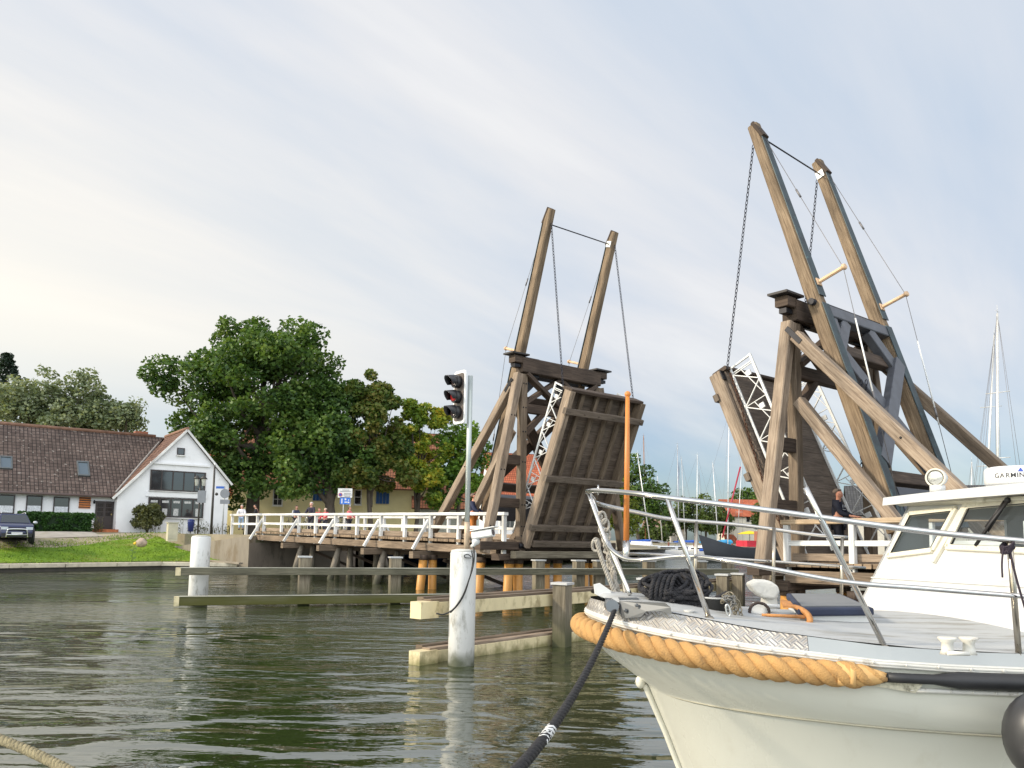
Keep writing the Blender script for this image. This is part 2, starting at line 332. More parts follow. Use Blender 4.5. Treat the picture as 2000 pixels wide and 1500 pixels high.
# ------------------------------------------------------------------ the drawbridge
BS = 1.138; BC = (4.7212*BS, 22.981*BS); BTH = .675; BA = 5.4578*BS
AX = Vector((math.sin(BTH), -math.cos(BTH), 0)); VV = Vector((math.cos(BTH), math.sin(BTH), 0))
def H(s, t, v, z):
    """bridge frame: t towards the channel, v away from the camera, z up; s=-1 far half, +1 near half"""
    u = s*(BA-t*BS)
    p = Vector((BC[0], BC[1], 0)) + AX*u + VV*(v*BS)
    p.z = EYE + (z-2.2)*BS - (.38 if s > 0 else 0)
    return p
def deckz(t): return 2.08-.012*t
UPZ = Vector((0, 0, 1))
def bolts(mb, pts, axis, r=.03, h=.025):
    for p in pts: mb.lathe(p, [(r, 0), (r, h*.6), (r*.6, h)], 6, axis, False)
def portal(s, where, wl):
    A = lambda t, v, z: H(s, t, v, z)
    tt = AX*(-s)
    root = empty('bridge_portal', A(.5, 0, 2.0), f'dark timber gate frame carrying the lifting beams of the {where} bridge half', 'bridge portal', 'timber portal frames of the drawbridge')
    P = []
    def part(n, fn, m): mb = MB(); fn(mb); o = mb.build(n, m, root); P.append(o); return o
    lt, dk, md = WOOD_LT(), WOOD_DK(), WOOD_MD()
    hb = part('header_beam', lambda m: (m.beam(A(.5, -1.82, 7.92), A(.5, 1.78, 7.92), .42, .58, UPZ), m.beam(A(.5, -2.15, 8.08), A(.5, -1.8, 8.08), .38, .27, UPZ), m.beam(A(.5, 1.76, 8.08), A(.5, 2.1, 8.08), .38, .27, UPZ)), dk)
    for v0, v1 in ((-2.32, -1.6), (1.5, 2.25)): m = MB(); m.beam(A(.5, v0, 8.25), A(.5, v1, 8.25), .58, .06, UPZ); m.build('cap_board', mat('black tar board', (.03, .026, .025), .6, 0, .2, 4), hb)
    for v in (-1.45, -1.2, 1.2, 1.45): m = MB(); m.beam(A(.5, v, 7.6), A(.5, v, 8.22), .46, .09, tt, .004); m.build('iron_strap', BLACKIRON(), hb)
    for sg in (-1, 1):
        part('bearing_block', lambda m: m.beam(A(.5, sg*2.1, 7.87), A(.5, sg*1.85, 7.87), .22, .13, UPZ), BLACKIRON())
        part('post', lambda m: m.beam(A(.5, sg*1.68, 1.7), A(.5, sg*1.68, 7.62), .28, .28, tt), md)
        part('raking_leg', lambda m: m.beam(A(.5, sg*3.12, 1.75), A(.5, sg*1.86, 7.62), .30, .30, tt), lt if sg < 0 else md)
        part('back_strut', lambda m: m.beam(A(.25, sg*1.95, 7.25), A(-4.45, sg*2.0, 2.12), .30, .30, VV), lt if sg < 0 else md)
        part('lower_strut', lambda m: m.beam(A(.25, sg*1.9, 5.75), A(-2.55, sg*1.98, 2.15), .28, .28, VV), lt if sg < 0 else md)
        part('leg_tie', lambda m: m.beam(A(.5, sg*1.6, 3.35), A(.5, sg*2.8, 3.35), .2, .34, UPZ), dk); part('leg_tie', lambda m: m.beam(A(.5, sg*1.6, 4.75), A(.5, sg*2.4, 4.75), .22, .36, UPZ), dk)
        part('knee_brace', lambda m: m.beam(A(.5, sg*1.55, 5.65), A(.5, sg*.75, 6.45), .2, .24, tt), dk)
        for c in (-1, 1):
            part('cross_brace', lambda m: m.beam(A(.5+.06*c, sg*1.6, 6.65 if c < 0 else 7.65), A(.5+.06*c, sg*.05, 7.65 if c < 0 else 6.65), .15, .32, tt), dk)
    part('transom', lambda m: m.beam(A(.5, -1.6, 6.5), A(.5, 1.6, 6.5), .26, .34, UPZ), dk)
    m = MB()
    for sg in (-1, 1):
        for z in (2.3, 2.6, 3.3, 4.7, 5.7, 6.5, 7.3): bolts(m, [A(.5, sg*1.68, z)+tt*.14+VV*d for d in (-.06, .06)], tt)
        for z in (7.0, 7.15, 7.3, 7.45): bolts(m, [A(.5, sg*1.68, z)-VV*.14*1], -VV)
    m.build('bolt_heads', BLACKIRON(), root); m = MB()
    for z in (2.6, 4.4, 6.2): bolts(m, [A(.5, -3.12+1.26*(z-1.75)/5.87, z)+tt*.15+VV*d for d in (-.07, .07)], tt, .028)
    m.build('bolt_heads', BLACKIRON(), root); m = MB()
    for k in (.5,): bolts(m, [A(.25-4.7*k, -1.95-.05*k, 7.25-5.13*k)-VV*.15], -VV, .03)
    m.build('bolt_heads', BLACKIRON(), root); m = MB()
    for k in (.95,): bolts(m, [A(.25-2.8*k, -1.9-.08*k, 5.75-3.6*k)-VV*.14], -VV, .03)
    m.build('bolt_heads', BLACKIRON(), root)
    m = MB(); d = (A(-4.45, -2, 2.12)-A(.25, -1.95, 7.25)).normalized()
    for k in (.0, .95): p = A(.25-4.7*k, -1.95-.05*k, 7.25-5.13*k)-VV*.155; m.beam(p-d*.3, p+d*.3, .14, .02, VV, .003); m.build('iron_plate', BLACKIRON(), root); m = MB()
    return root
def balance(s, where):
    def Bq(q, v, off=0.0):
        """point on a lifting beam: q metres(ish) from the pivot, positive towards the tail; off = out of the back face"""
        return H(s, -q*.307-off*.952, v, 8.05-q*.952+off*.307)
    root = empty('balance_frame', Bq(0, 0), f'pair of long lifting beams with stays tilted up above the {where} portal', 'lifting beams', 'tilted lifting beams of the drawbridge')
    back = (Bq(0, 0, 1)-Bq(0, 0)).normalized(); dn = (Bq(1, 0)-Bq(0, 0)).normalized()
    lt = wood('pitted beam timber', (.085, .055, .035), (.21, .15, .095), (.32, .24, .16))
    clad = mat('verdigris sheet', (.055, .085, .095), .55, .25, .35, 3, col2=(.022, .03, .036), dirt=((.10, .24, .25), 5, .60, .6))
    steel = mat('blue grey sheet', (.10, .105, .12), .5, .2, .25, 3, dirt=((.1, .09, .08), 5, .6, .5))
    pale = mat('pale peg timber', (.62, .42, .26), .6, 0, .2, 6)
    for sg in (-1, 1):
        v = sg*1.49
        m = MB(); m.beam(Bq(-5.2, v), Bq(0, v), .27, .30, back, w1=.30, h1=.38, c=.04); m.beam(Bq(.0, v), Bq(5.5, v), .30, .38, back, c=.03, w1=.32, h1=.40)
        b = m.build('lifting_beam', lt, root)
        m = MB(); m.beam(Bq(-4.9, v, .155), Bq(-.1, v, .19), .28, .025, back, .002, w1=.32); m.beam(Bq(.1, v, .19), Bq(5.4, v, .20), .33, .025, back, .002); m.build('metal_cover', clad, b)
        m = MB(); m.beam(Bq(-5.24, v, .03), Bq(-4.72, v, .17), .3, .12, back, .03); m.build('tip_cap', WOOD_DK(), b)
        m = MB(); m.beam(Bq(-.45, v, .15), Bq(-.45, v, .85), .1, .1, dn, .03); m.lathe(Bq(-.45, v, .85), [(.07, -.03), (.09, 0), (.07, .06)], 8, back); m.box(Bq(-.45, v, .2), (.2, .2, .06), M=Matrix((VV, dn, back)).transposed()); m.build('stay_outrigger', pale, b)
        m = MB(); m.tube([Bq(-4.7, v, .16), Bq(-.45, v, .84), Bq(5.2, v, .2)], .009, 5)
        for a in (-2.9, 2.5):
            o0 = Bq(-4.7, v, .16).lerp(Bq(-.45, v, .84), (a+4.7)/4.25) if a < -.45 else Bq(-.45, v, .84).lerp(Bq(5.2, v, .2), (a+.45)/5.65)
            o1 = Bq(-4.7, v, .16).lerp(Bq(-.45, v, .84), (a+4.95)/4.25) if a < -.45 else Bq(-.45, v, .84).lerp(Bq(5.2, v, .2), (a+.7)/5.65)
            m.tube([o0, o1], .028, 6)
        m.build('stay_wire', mat('grey wire', (.18, .17, .17), .5, .5), b)
        if s > 0:
            m = MB(); m.tube([Bq(-.45, v, .84).lerp(Bq(5.2, v, .2), .22), Bq(-.45, v, .84).lerp(Bq(5.2, v, .2), .60)], .02, 6); m.build('stay_rod', WHITEPAINT(), b)
    m = MB(); m.tube([Bq(-4.75, -1.49, .1), Bq(-4.75, 1.36)], .022, 6); m.build('spacer_rod', BLACKIRON(), root)
    m = MB(); m.box(Bq(-4.75, 1.345), (.012, .24, .24), M=Matrix((VV, dn, back)).transposed()); m.build('white_plate', WHITEPAINT(), root)
    m = MB(); m.beam(Bq(.25, -1.35, .05), Bq(.25, 1.35, .05), .3, .34, dn); m.beam(Bq(.35, -1.3, .06), Bq(.95, -1.32, .06), .5, .2, back); m.beam(Bq(.4, .45, .05), Bq(1.5, 1.34, .05), .4, .24, back); m.beam(Bq(.4, -.65, .05), Bq(1.2, -1.34, .05), .36, .24, back)
    m.build('frame_beam', steel, root)
    for k, (q0, q1) in enumerate(((1.15, 4.0), (4.0, 1.15))):
        m = MB(); m.beam(Bq(q0, -1.35, .0+.12*k), Bq(q1, 1.35, .0+.12*k), .42, .24, back); m.build('frame_brace', steel if s > 0 else WOOD_DK(), root)
    for q_ in (1.15, 4.25): m = MB(); m.beam(Bq(q_, -1.35, -.05), Bq(q_, 1.35, -.05), .32, .26, back); m.build('frame_beam', WOOD_DK(), root)
    m = MB(); m.box(Bq(5.0, 0, -.02), (2.62*BS, .95, .55), M=Matrix((VV, dn, back)).transposed()); m.build('counterweight', mat('dark slate sheet', (.07, .075, .09), .5, .2, .2), root)
    m = MB(); m.tube([Bq(0, -1.75), Bq(0, 1.75)], .09, 10); m.build('pivot_shaft', BLACKIRON(), root)
    return root, Bq
LD = (.3966, .918)
def leaf(s, where):
    def Lf(l, v, off=0.0):
        """l along the leaf from the hinge (0..5.25), off out of the deck side"""
        return H(s, .45+LD[0]*l-LD[1]*off, v, 2.06+LD[1]*l+LD[0]*off)
    root = empty('bridge_leaf', Lf(0, 0), f'raised plank leaf of the {where} half with white lattice railings', 'bridge leaf', 'raised leaves of the drawbridge')
    up = (Lf(0, 0, 1)-Lf(0, 0)).normalized(); dn = (Lf(1, 0)-Lf(0, 0)).normalized(); LN = 5.24
    lt, dk, md = WOOD_LT(), WOOD_DK(), WOOD_MD()
    m = MB(); l = .1; 
    while l < LN-.05:
        m.beam(Lf(l+.08, -1.58, .0), Lf(l+.08, 1.58, .0), .19*BS if random.random() > .12 else .172*BS, .08, up, .008); l += .176
    m.build('deck_planks', wood('deck plank timber', (.075, .057, .044), (.15, .115, .088), (.235, .185, .145)), root)
    for sg in (-1, 1):
        m = MB(); m.beam(Lf(0, sg*1.6, -.22), Lf(LN, sg*1.6, -.22), .24, .40, up, .03); m.build('edge_beam', lt if sg < 0 else md, root)
    for v in (-.95, -.32, .32, .95):
        m = MB(); m.beam(Lf(.1, v, -.12), Lf(LN-.05, v, -.12), .17, .15, up); m.build('joist', md, root)
    for k, l in enumerate((.16, .72, 2.4, 4.62)):
        e = 1.46 if k < 1 else 1.76
        m = MB(); m.beam(Lf(l, -e, -.36-.03), Lf(l, e, -.36-.03), .22, .16, up)
        bolts(m, [Lf(l, v, -.47) for v in (-1.6, -.95, -.32, .32, .95, 1.6)], -up); m.build('cross_beam', wood('grey cross timber', (.085, .066, .05), (.16, .125, .095), (.25, .2, .155)), root)
    m = MB(); m.beam(Lf(LN+.02, -1.62, -.1), Lf(LN+.02, 1.62, -.1), .12, .5, up, .02); m.build('tip_beam', dk, root)
    wp = WHITEPAINT()
    for sg in (-1, 1):
        v = sg*1.42; a, b_ = .35, 5.05; h = .74
        m = MB(); m.beam(Lf(a-.3, v, h), Lf(LN+.05, v, h), .055, .075, up, .006); m.beam(Lf(a-.3, v, .1), Lf(LN, v, .1), .05, .065, up, .006); m.beam(Lf(LN, v, .08), Lf(LN+.02, v, h), .05, .05, dn, .005); m.beam(Lf(LN-.14, v, .08), Lf(LN-.14, v, h), .03, .03, dn, .004)
        rl = m.build('railing', wp, root)
        nb = 5; st = (b_-a)/nb; m = MB()
        for i in range(nb):
            l0 = a+i*st; lm = l0+st/2
            m.beam(Lf(l0, v, .1), Lf(lm, v, h), .03, .045, VV, .004); m.beam(Lf(lm, v, h), Lf(l0+st, v, .1), .03, .045, VV, .004)
            m.beam(Lf(l0+st, v, .1), Lf(l0+st, v, h), .022, .03, VV, .003)
            m.beam(Lf(l0, v, h*.98), Lf(l0+st, v, .5*h), .022, .03, VV, .003)
            pl = MB(); pl.box(Lf(l0+st*.80, v, .52), (.05, .15, .15), M=Matrix((VV, dn, up)).transposed()); pl.build('square_plate', wp, rl)
        m.build('lattice_bars', wp, rl)
    for sg in (-1, 1): m = MB(); m.tube([Lf(.0, sg*1.6, -.2), Lf(.0, sg*1.86, -.2)], .1, 10); m.build('hinge_iron', BLACKIRON(), root); m = MB(); m.box(Lf(LN-.15, sg*1.6, -.02), (.3, .3, .03), M=Matrix((VV, dn, up)).transposed()); m.build('tip_iron', BLACKIRON(), root)
    return root, Lf
def chain(pts, label, group, pitch=.115, r=.011, name='hoist_chain', mt=None, w=.034):
    pts = resample(pts, pitch); m = MB()
    for i in range(len(pts)-1):
        c = (pts[i]+pts[i+1])/2; d = (pts[i+1]-pts[i]).normalized(); x = d.cross(VV)
        if x.length < .1: x = d.orthogonal()
        x.normalize(); y = d.cross(x)
        if i % 2: x, y = y, x
        hl = pitch*.62
        m.tube([c + d*(hl*math.cos(a)) + x*(w*math.sin(a)) for a in [2*math.pi*k/8 for k in range(8)]], r, 5, closed=True)
    return tag(m.build(name, mt or mat('dark chain steel', (.014, .015, .026), .55, .25, .3, 10)), label, 'chain', group)
PORT = {}; 
for s, wh in ((-1, 'far left'), (1, 'near right')):
    portal(s, wh, 0); _, Bq = balance(s, wh); _, Lf = leaf(s, wh); PORT[s] = (Bq, Lf)
    for sg, e in ((-1, 'camera side'), (1, 'far side')):
        chain([Bq(-4.75, sg*1.49, -.17), Lf(5.2, sg*1.6, .12)], f'dark hoist chain on the {e} of the {wh} bridge half', 'hoist chains of the drawbridge')
rust = mat('rusty chain', (.10, .045, .025), .7, .4, .4, 8)
Lf = PORT[1][1]
chain(smooth_path([Lf(5.1, -1.5, .1), Lf(4.2, -1.55, .06), Lf(3.0, -1.66, -.02), Lf(1.6, -1.75, -.05), Lf(.8, -1.75, -.02)]), 'rust brown safety chain running down the edge of the raised leaf', None, name='safety_chain', mt=rust)
Bq = PORT[1][0]
for dq, lab in ((-.35, 'left one of two dark chains hanging behind the near lifting beam'), (.1, 'right one of two dark chains hanging behind the near lifting beam')):
    p = at(1693+dq*22, 850, 19.6); q = at(1690+dq*20, 960, 19.6)
    chain([p+Vector((0, 0, 1.4)), q], lab, None, name='hanging_chain')
# ------------------------------------------------------------------ approach spans
def deck_planks(m, s, t0, t1):
    t = t0
    while t > t1:
        z = deckz(t)
        m.beam(H(s, t, -2.42+random.uniform(-.03, .03), z), H(s, t, 2.42, z), .2*random.uniform(.9, .97), .11, UPZ, .01); t -= .185
def approach(s, where, posts, braced, t1, label):
    root = empty('approach_span', H(s, -2, 0, 2.0), label, 'bridge span')
    wh = WOOD_WH(); dk, md, lt = WOOD_DK(), WOOD_MD(), WOOD_LT()
    m = MB(); deck_planks(m, s, .35, t1); m.build('deck_planks', wood('trodden plank timber', (.13, .085, .05), (.26, .185, .12), (.37, .28, .19)), root)
    for v in (-2.2, -1.1, 0, 1.1, 2.2):
        m = MB(); m.beam(H(s, .3, v, deckz(0)-.29), H(s, t1, v, deckz(t1)-.29), .28, .34, UPZ); m.build('girder', dk, root)
    for sg in (-1, 1):
        m = MB(); m.beam(H(s, .3, sg*2.15, deckz(0)+.16), H(s, t1, sg*2.15, deckz(t1)+.16), .14, .18, UPZ); m.build('kerb_beam', lt, root)
        m = MB(); m.beam(H(s, .3, sg*2.49, deckz(0)-.26), H(s, t1, sg*2.49, deckz(t1)-.26), .05, .3, UPZ); m.build('fascia_board', wood('stained fascia', (.06, .045, .03), (.22, .16, .11), (.33, .25, .18)), root)
        ts = sorted(posts, reverse=True)
        for t in ts:
            z = deckz(t)
            m = MB(); m.beam(H(s, t, sg*2.3, z-.42 if sg < 0 else z), H(s, t, sg*2.3, z+.86), .15, .14, AX, .012); p = m.build('railing_post', wh, root)
            if sg < 0: mm = MB(); bolts(mm, [H(s, t, -2.3, z-.1)-VV*.075, H(s, t, -2.3, z-.3)-VV*.075], -VV, .02); mm.build('bolt_heads', BLACKIRON(), p)
            if t in braced:
                m = MB(); m.beam(H(s, t-.1, sg*2.34, z+.7), H(s, t-.1, sg*2.98, z-.36), .12, .11, AX, .01); m.build('raking_brace', wh, root)
        rail = WOOD_WH() if s < 0 else wood('bare handrail timber', (.28, .19, .11), (.46, .34, .22), (.58, .46, .33))
        m = MB(); m.beam(H(s, ts[0]+.1, sg*2.3, deckz(ts[0])+.92), H(s, ts[-1]-.05, sg*2.3, deckz(ts[-1])+.92), .2, .12, UPZ, .015); m.build('handrail', rail, root)
        m = MB(); m.beam(H(s, ts[0]+.05, sg*2.3, deckz(ts[0])+.46), H(s, ts[-1]-.05, sg*2.3, deckz(ts[-1])+.46), .08, .13, UPZ, .01); m.build('mid_rail', wh, root)
    return root
LP = [.43, -.58, -2.09, -3.87, -5.66, -7.5, -9.5, -11.5, -13.5, -15.35, -17.4, -19.7]
far = approach(-1, 'far', LP, [-3.87, -7.5, -11.5, -15.35, -19.7], -20.6, 'long timber approach span with white railings left of the far portal')
near = approach(1, 'near', [.37, -1.14, -2.7, -4.3, -6.0, -7.8], [], -8.5, 'short timber approach span with pale handrail behind the white boat')
# trestles of the far span: cap beams and raking piles
pgrey = wood('weathered pile timber', (.1, .085, .065), (.23, .195, .15), (.36, .31, .24), algae=(.05, .05, .03))
for t in (-3.87, -7.5, -11.5, -15.35):
    z = deckz(t)-.55
    m = MB(); m.beam(H(-1, t, -3.1, z), H(-1, t, 3.0, z), .3, .28, UPZ); m.build('cap_beam', WOOD_MD(), far)
    if t < -4:
        for v0, v1 in ((-2.15, -2.75), (-1.6, -1.6), (-.3, -.3), (1.0, 1.0), (2.15, 2.75)):
            m = MB(); m.tube([H(-1, t+.1, v0, z), H(-1, t+.1, v1, -.6)], [.15, .17], 10); m.build('trestle_pile', pgrey, far)
    m = MB(); m.beam(H(-1, t-.12, -1.6, z-.2), H(-1, t-.12, 1.6, .3), .12, .2, AX); m.build('trestle_brace', WOOD_DK(), far)
# piers of orange brown steel piles under each portal
orange = mat('ochre coated steel pile', (.50, .235, .05), .5, 0, .16, 2.0, dirt=((.16, .09, .04), 3, .6, .6))
def pier(s, rows, label):
    root = empty('portal_pier', H(s, .3, 0, .5), label, 'bridge pier', 'piled piers under the portals')
    m = MB(); m.beam(H(s, .85, -2.25, 1.70), H(s, .85, 1.6, 1.70), .3, .26, UPZ); m.build('sill_beam', WOOD_GR(), root)
    m = MB(); m.beam(H(s, .5, -3.4, 1.98), H(s, .5, 2.6, 1.98), .34, .3, UPZ); m.build('cap_beam', WOOD_DK(), root)
    m = MB(); m.beam(H(s, .4, -2.6, 1.62), H(s, .4, 2.6, 1.62), .5, .24, UPZ); m.build('cap_beam', WOOD_DK(), root)
    for t, v, dv in rows:
        m = MB(); m.tube([H(s, t, v+dv, -.8), H(s, t, v, 1.5)], .17, 14); p = m.build('steel_pile', orange, root)
        m = MB(); m.tube([H(s, t, v, 1.40), H(s, t, v, 1.58)], .19, 14); m.build('pile_collar', WOOD_DK(), p)
    return root
pier(-1, ((-3.75, -2.65, -.22), (-3.75, -2.25, 0), (-3.7, -.5, 0), (-3.7, 1.6, 0), (.35, -2.0, -.12), (.35, -1.62, 0), (.35, -.45, 0), (.35, .1, 0), (.35, 1.35, 0), (.35, 1.75, .15), (-.9, -2.2, -.15)), 'ochre steel pile pier under the far left portal')
pier(1, ((.35, -2.35, -.1), (.35, -1.95, 0), (.35, .0, 0), (.35, 1.7, 0), (-1.2, -2.35, 0), (-1.2, -1.95, 0), (-1.2, -1.55, 0), (-3.9, -2.2, 0), (-3.9, 0, 0), (-3.9, 2.1, 0)), 'ochre steel pile pier behind the white boat')
# ------------------------------------------------------------------ fender guides in the channel
cream = mat('cream coated fender beam', (.66, .565, .34), .5, 0, .08, 2.5, dirt=((.22, .17, .08), 3.2, .5, .7), stretch=(1, 1, .5)); tide(cream, (.16, .15, .05), .0, .16, .8)
def guide_far():
    a = at(352, 1114, 22.9); b = at(1440, 1107, 29.6); a.z = b.z = 0; d = (b-a).normalized(); nn = Vector((d.y, -d.x, 0))
    root = empty('fender_guide', a.lerp(b, .4), 'long far fender rail on timber posts across the channel', 'fender guide')
    gr = WOOD_GR()
    for z, h in ((1.01, .20), (.17, .25)):
        e = 1.0 if z > .5 else .93
        m = MB(); m.beam(a+Vector((0, 0, z)), a.lerp(b, e)+Vector((0, 0, z)), .16, h, UPZ, .012); rl = m.build('fender_rail', wood('mossy rail timber', (.07, .065, .042), (.135, .125, .085), (.20, .185, .125), algae=(.075, .075, .012)), root)
        m = MB(); m.box(a+Vector((0, 0, z))-d*.05, (.14, .2, h+.02), rz=math.atan2(d.y, d.x)); m.build('end_block', cream, rl)
        m = MB(); m.beam(a+Vector((0, 0, z+h/2+.012))+nn*.01, a.lerp(b, e)+Vector((0, 0, z+h/2+.012))+nn*.01, .17, .02, UPZ, .002); m.build('top_strip', wood('pale strip timber', (.3, .29, .22), (.42, .41, .33), (.5, .48, .4)), rl)
    for x in (597, 776, 1059, 1138, 1178, 1276, 1378, 1432):
        k = .5
        for _ in range(12):
            p = a.lerp(b, k); r = ray(x, 1110); k += ((r.x/r.y)*p.y-p.x)/(b-a).length/ (1-(r.x/r.y)*.39)
        p = a.lerp(b, k)-nn*.32; zt = 1.42 if x < 1000 else 1.36
        post_with_cap(p, zt, .34, math.atan2(d.y, d.x), root)
def post_with_cap(p, zt, w, rz, parent, label=None, group=None):
    m = MB(); m.beam(Vector((p.x, p.y, -.8)), Vector((p.x, p.y, zt)), w, w, Vector((-math.sin(rz), math.cos(rz), 0)), .015)
    o = m.build('guide_post', WOOD_GR(), parent)
    m = MB(); m.box((p.x, p.y, zt+.03), (w+.06, w+.06, .045), rz); m.build('post_cap', mat('grey metal post cap', (.5, .5, .49), .5, .2, .1), o)
    if not parent: tag(o, label, 'post', group)
    return o
guide_far()
def proj_x(p): q = CR.transposed() @ (Vector((p.x, p.y, .9))-Vector((0, 0, EYE))); return 1000+FPX*q.x/-q.z
def guide_near():
    a = at(828, 1186, 13.5); a.z = 0; d = Vector((2.45, 2.9, 0)).normalized(); L_ = 12.6; b = a+d*L_; nn = Vector((d.y, -d.x, 0)); rz = math.atan2(d.y, d.x)
    root = empty('fender_guide', a+d*4, 'cream near fender beams leading from the white pile to the bridge', 'fender guide')
    for z, h in ((.89, .235), (.07, .26)):
        m = MB(); m.beam(a+Vector((0, 0, z)), b+Vector((0, 0, z)), .14, h, UPZ, .01); rl = m.build('fender_beam', cream, root)
        m = MB(); m.box(a+Vector((0, 0, z))+d*.02, (.42, .26, h+.04), rz=rz); m.build('end_block', cream, rl)
        m = MB(); m.beam(a+d*.1+Vector((0, 0, z+h/2+.025))-nn*.05, b+Vector((0, 0, z+h/2+.025))-nn*.05, .22, .05, UPZ); m.build('top_timber', WOOD_LT() if z < .5 else WOOD_MD(), rl)
        m = MB(); m.beam(a+d*.1+Vector((0, 0, z+h/2-.02))-nn*.2, b+Vector((0, 0, z+h/2-.02))-nn*.2, .16, .2, UPZ); m.build('back_timber', WOOD_MD(), rl)
    for x, off in ((1098, .30), (1262, .26), (1335, .26), (1412, .26), (1442, .26)):
        u = 1.0
        while proj_x(a+d*u+nn*off) < x and u < 14: u += .02
        post_with_cap(a+d*u+nn*off, 1.2, .3, rz+.2, root)
guide_near()
# mooring piles
def pile(p, r, zt, label):
    m = MB(); m.lathe((p.x, p.y, -.9), [(r, 0), (r, zt+.87), (r*.96, zt+.9)], 28)
    o = m.build('mooring_pile', mat('white coated pile', (.66, .655, .63), .45, 0, .06, 1.5, dirt=((.20, .19, .15), 4.5, .54, .65), stretch=(1, 1, .35)))
    if not o.data.materials[0].get('tided'): tide(o.data.materials[0], (.08, .09, .04), .03, .30, .9); o.data.materials[0]['tided'] = 1
    tag(o, label, 'pile', 'white mooring piles in the channel')
    m = MB(); m.lathe((p.x, p.y, zt-.005), [(r*.95, 0), (r*.95, .03), (r*.5, .05)], 20); m.build('pile_cap', mat('grey pile cap', (.5, .49, .45), .7), o)
    return o
PN = at(903, 1180, 13.45); PN = Vector((PN.x, PN.y, 0)); pile(PN, .22, 1.87, 'tall white pile standing in the water under the traffic light')
PL = at(390, 1105, 23.7); PL = Vector((PL.x, PL.y, 0)); pile(PL, .275, 2.0, 'white pile crossed by rails in front of the grassy bank')
# ------------------------------------------------------------------ traffic light on the pile
def traffic_light():
    b = PN+Vector((.05, 0, 1.92)); top = at(911, 735, 13.5).z
    root = empty('traffic_light', b, 'three lamp traffic light on a grey pole above the white pile', 'traffic light')
    m = MB(); m.tube([b, b+Vector((.0, 0, .45))], .047, 12); m.build('pole_foot', mat('rusty pole foot', (.46, .36, .26), .6, .2, .3, 9), root)
    m = MB(); m.tube([b+Vector((0, 0, .45)), (b.x, b.y, top)], .044, 12); m.build('pole', mat('galvanised pole', (.48, .52, .5), .4, .5, .08), root)
    n = Vector((-.80, -.60, 0)); x = Vector((-n.y, n.x, 0)); c = at(899, 776, 13.42); M = Matrix((x, n, Vector((0, 0, 1)))).transposed()
    def rr(hw, hh, r, off):
        pts = []
        for cx, cy, a0 in ((hw-r, hh-r, 0), (-hw+r, hh-r, 90), (-hw+r, -hh+r, 180), (hw-r, -hh+r, 270)):
            for k in range(5): a = math.radians(a0+k*22.5); pts.append(c+x*(cx+r*math.cos(a))+Vector((0, 0, cy+r*math.sin(a)))+n*off)
        return pts
    m = MB(); m.slab(rr(.185, .46, .07, 0), n*.02); m.build('backing_board', mat('white board edge', (.8, .8, .79), .4), root)
    m = MB(); m.slab(rr(.14, .41, .045, .021), n*.012); m.build('dark_panel', mat('brown black panel', (.10, .08, .07), .5), root)
    for i, nm in enumerate((1, 0, -1)):
        o = c+Vector((0, 0, .262*nm))+n*.03
        m = MB(); m.lathe(o, [(.11, 0), (.11, .10), (.10, .11)], 18, n); h = m.build('lamp_housing', mat('black lamp plastic', (.02, .02, .022), .4), root)
        m = MB(); rows = []
        for k in range(13):
            a = math.radians(-25+230*k/12); e = .25 if 20 < k*19 else .25
            ln = .16*(.35+.65*max(0, math.sin(a)*.7+.5))
            rows.append([o+n*.1+x*(.108*math.cos(a))+Vector((0, 0, .108*math.sin(a))), o+n*(.1+ln)+x*(.096*math.cos(a))+Vector((0, 0, .096*math.sin(a)-.02))])
        m.grid(rows, True); 
        ho = m.build('lamp_hood', mat('black hood plastic', (.03, .03, .034), .35), h)
        sol = ho.modifiers.new('thick', 'SOLIDIFY'); sol.thickness = .008
        m = MB(); m.lathe(o+n*.105, [(.092, 0), (.075, .02), (.001, .03)], 16, n)
        if i == 1:
            rm, t_, b_ = base_mat('lit red lens'); b_.inputs['Base Color'].default_value = (.28, .012, .012, 1); b_.inputs['Emission Color'].default_value = (1, .04, .04, 1); b_.inputs['Emission Strength'].default_value = .12
            m.build('red_lens', rm, h)
        else: m.build('dark_lens', glass('dark lens', (.05, .03, .03), .15), h)
    return root
traffic_light()
def sec_cam():
    c = at(938, 1044, 13.3); root = empty('security_camera', c, 'small white security camera on an arm beside the signal pole', 'security camera')
    d = Vector((.9, -.4, .16)).normalized(); m = MB(); m.beam(c-d*.13, c+d*.24, .15, .13, UPZ, .02); m.build('camera_housing', WHITEPAINT(), root)
    m = MB(); m.beam(c-d*.15+Vector((0, 0, .085)), c+d*.3+Vector((0, 0, .085)), .2, .018, UPZ, .004); m.build('sun_shield', WHITEPAINT(), root)
    m = MB(); m.tube([c-d*.1-Vector((0, 0, .06)), c-Vector((.1, 0, .17)), (PN.x+.14, PN.y, c.z-.2)], .035, 8); m.ball(c-d*.08-Vector((0, 0, .1)), .07); m.build('bracket', WHITEPAINT(), root)
    m = MB(); m.lathe(c+d*.235, [(.05, 0), (.05, .012)], 12, d); m.build('camera_lens', glass('dark lens', (.03, .03, .03), .1), root)
sec_cam()
P3 = lambda x, y, dy=-.26: at(x, y, PN.y+dy)
m = MB(); m.tube(smooth_path([P3(918, 1050, -.05), P3(925, 1070, -.1), P3(925, 1100), P3(915, 1135), P3(903, 1165), P3(885, 1190), P3(866, 1200), P3(852, 1198)]), .013, 6)
m.tube(smooth_path([P3(921, 1075), P3(923, 1100), P3(911, 1150), P3(897, 1178), P3(880, 1197)]), .010, 6); m.tube(smooth_path([P3(921, 1088), P3(914, 1083), P3(907, 1085), P3(909, 1089), P3(920, 1090)]), .009, 6)
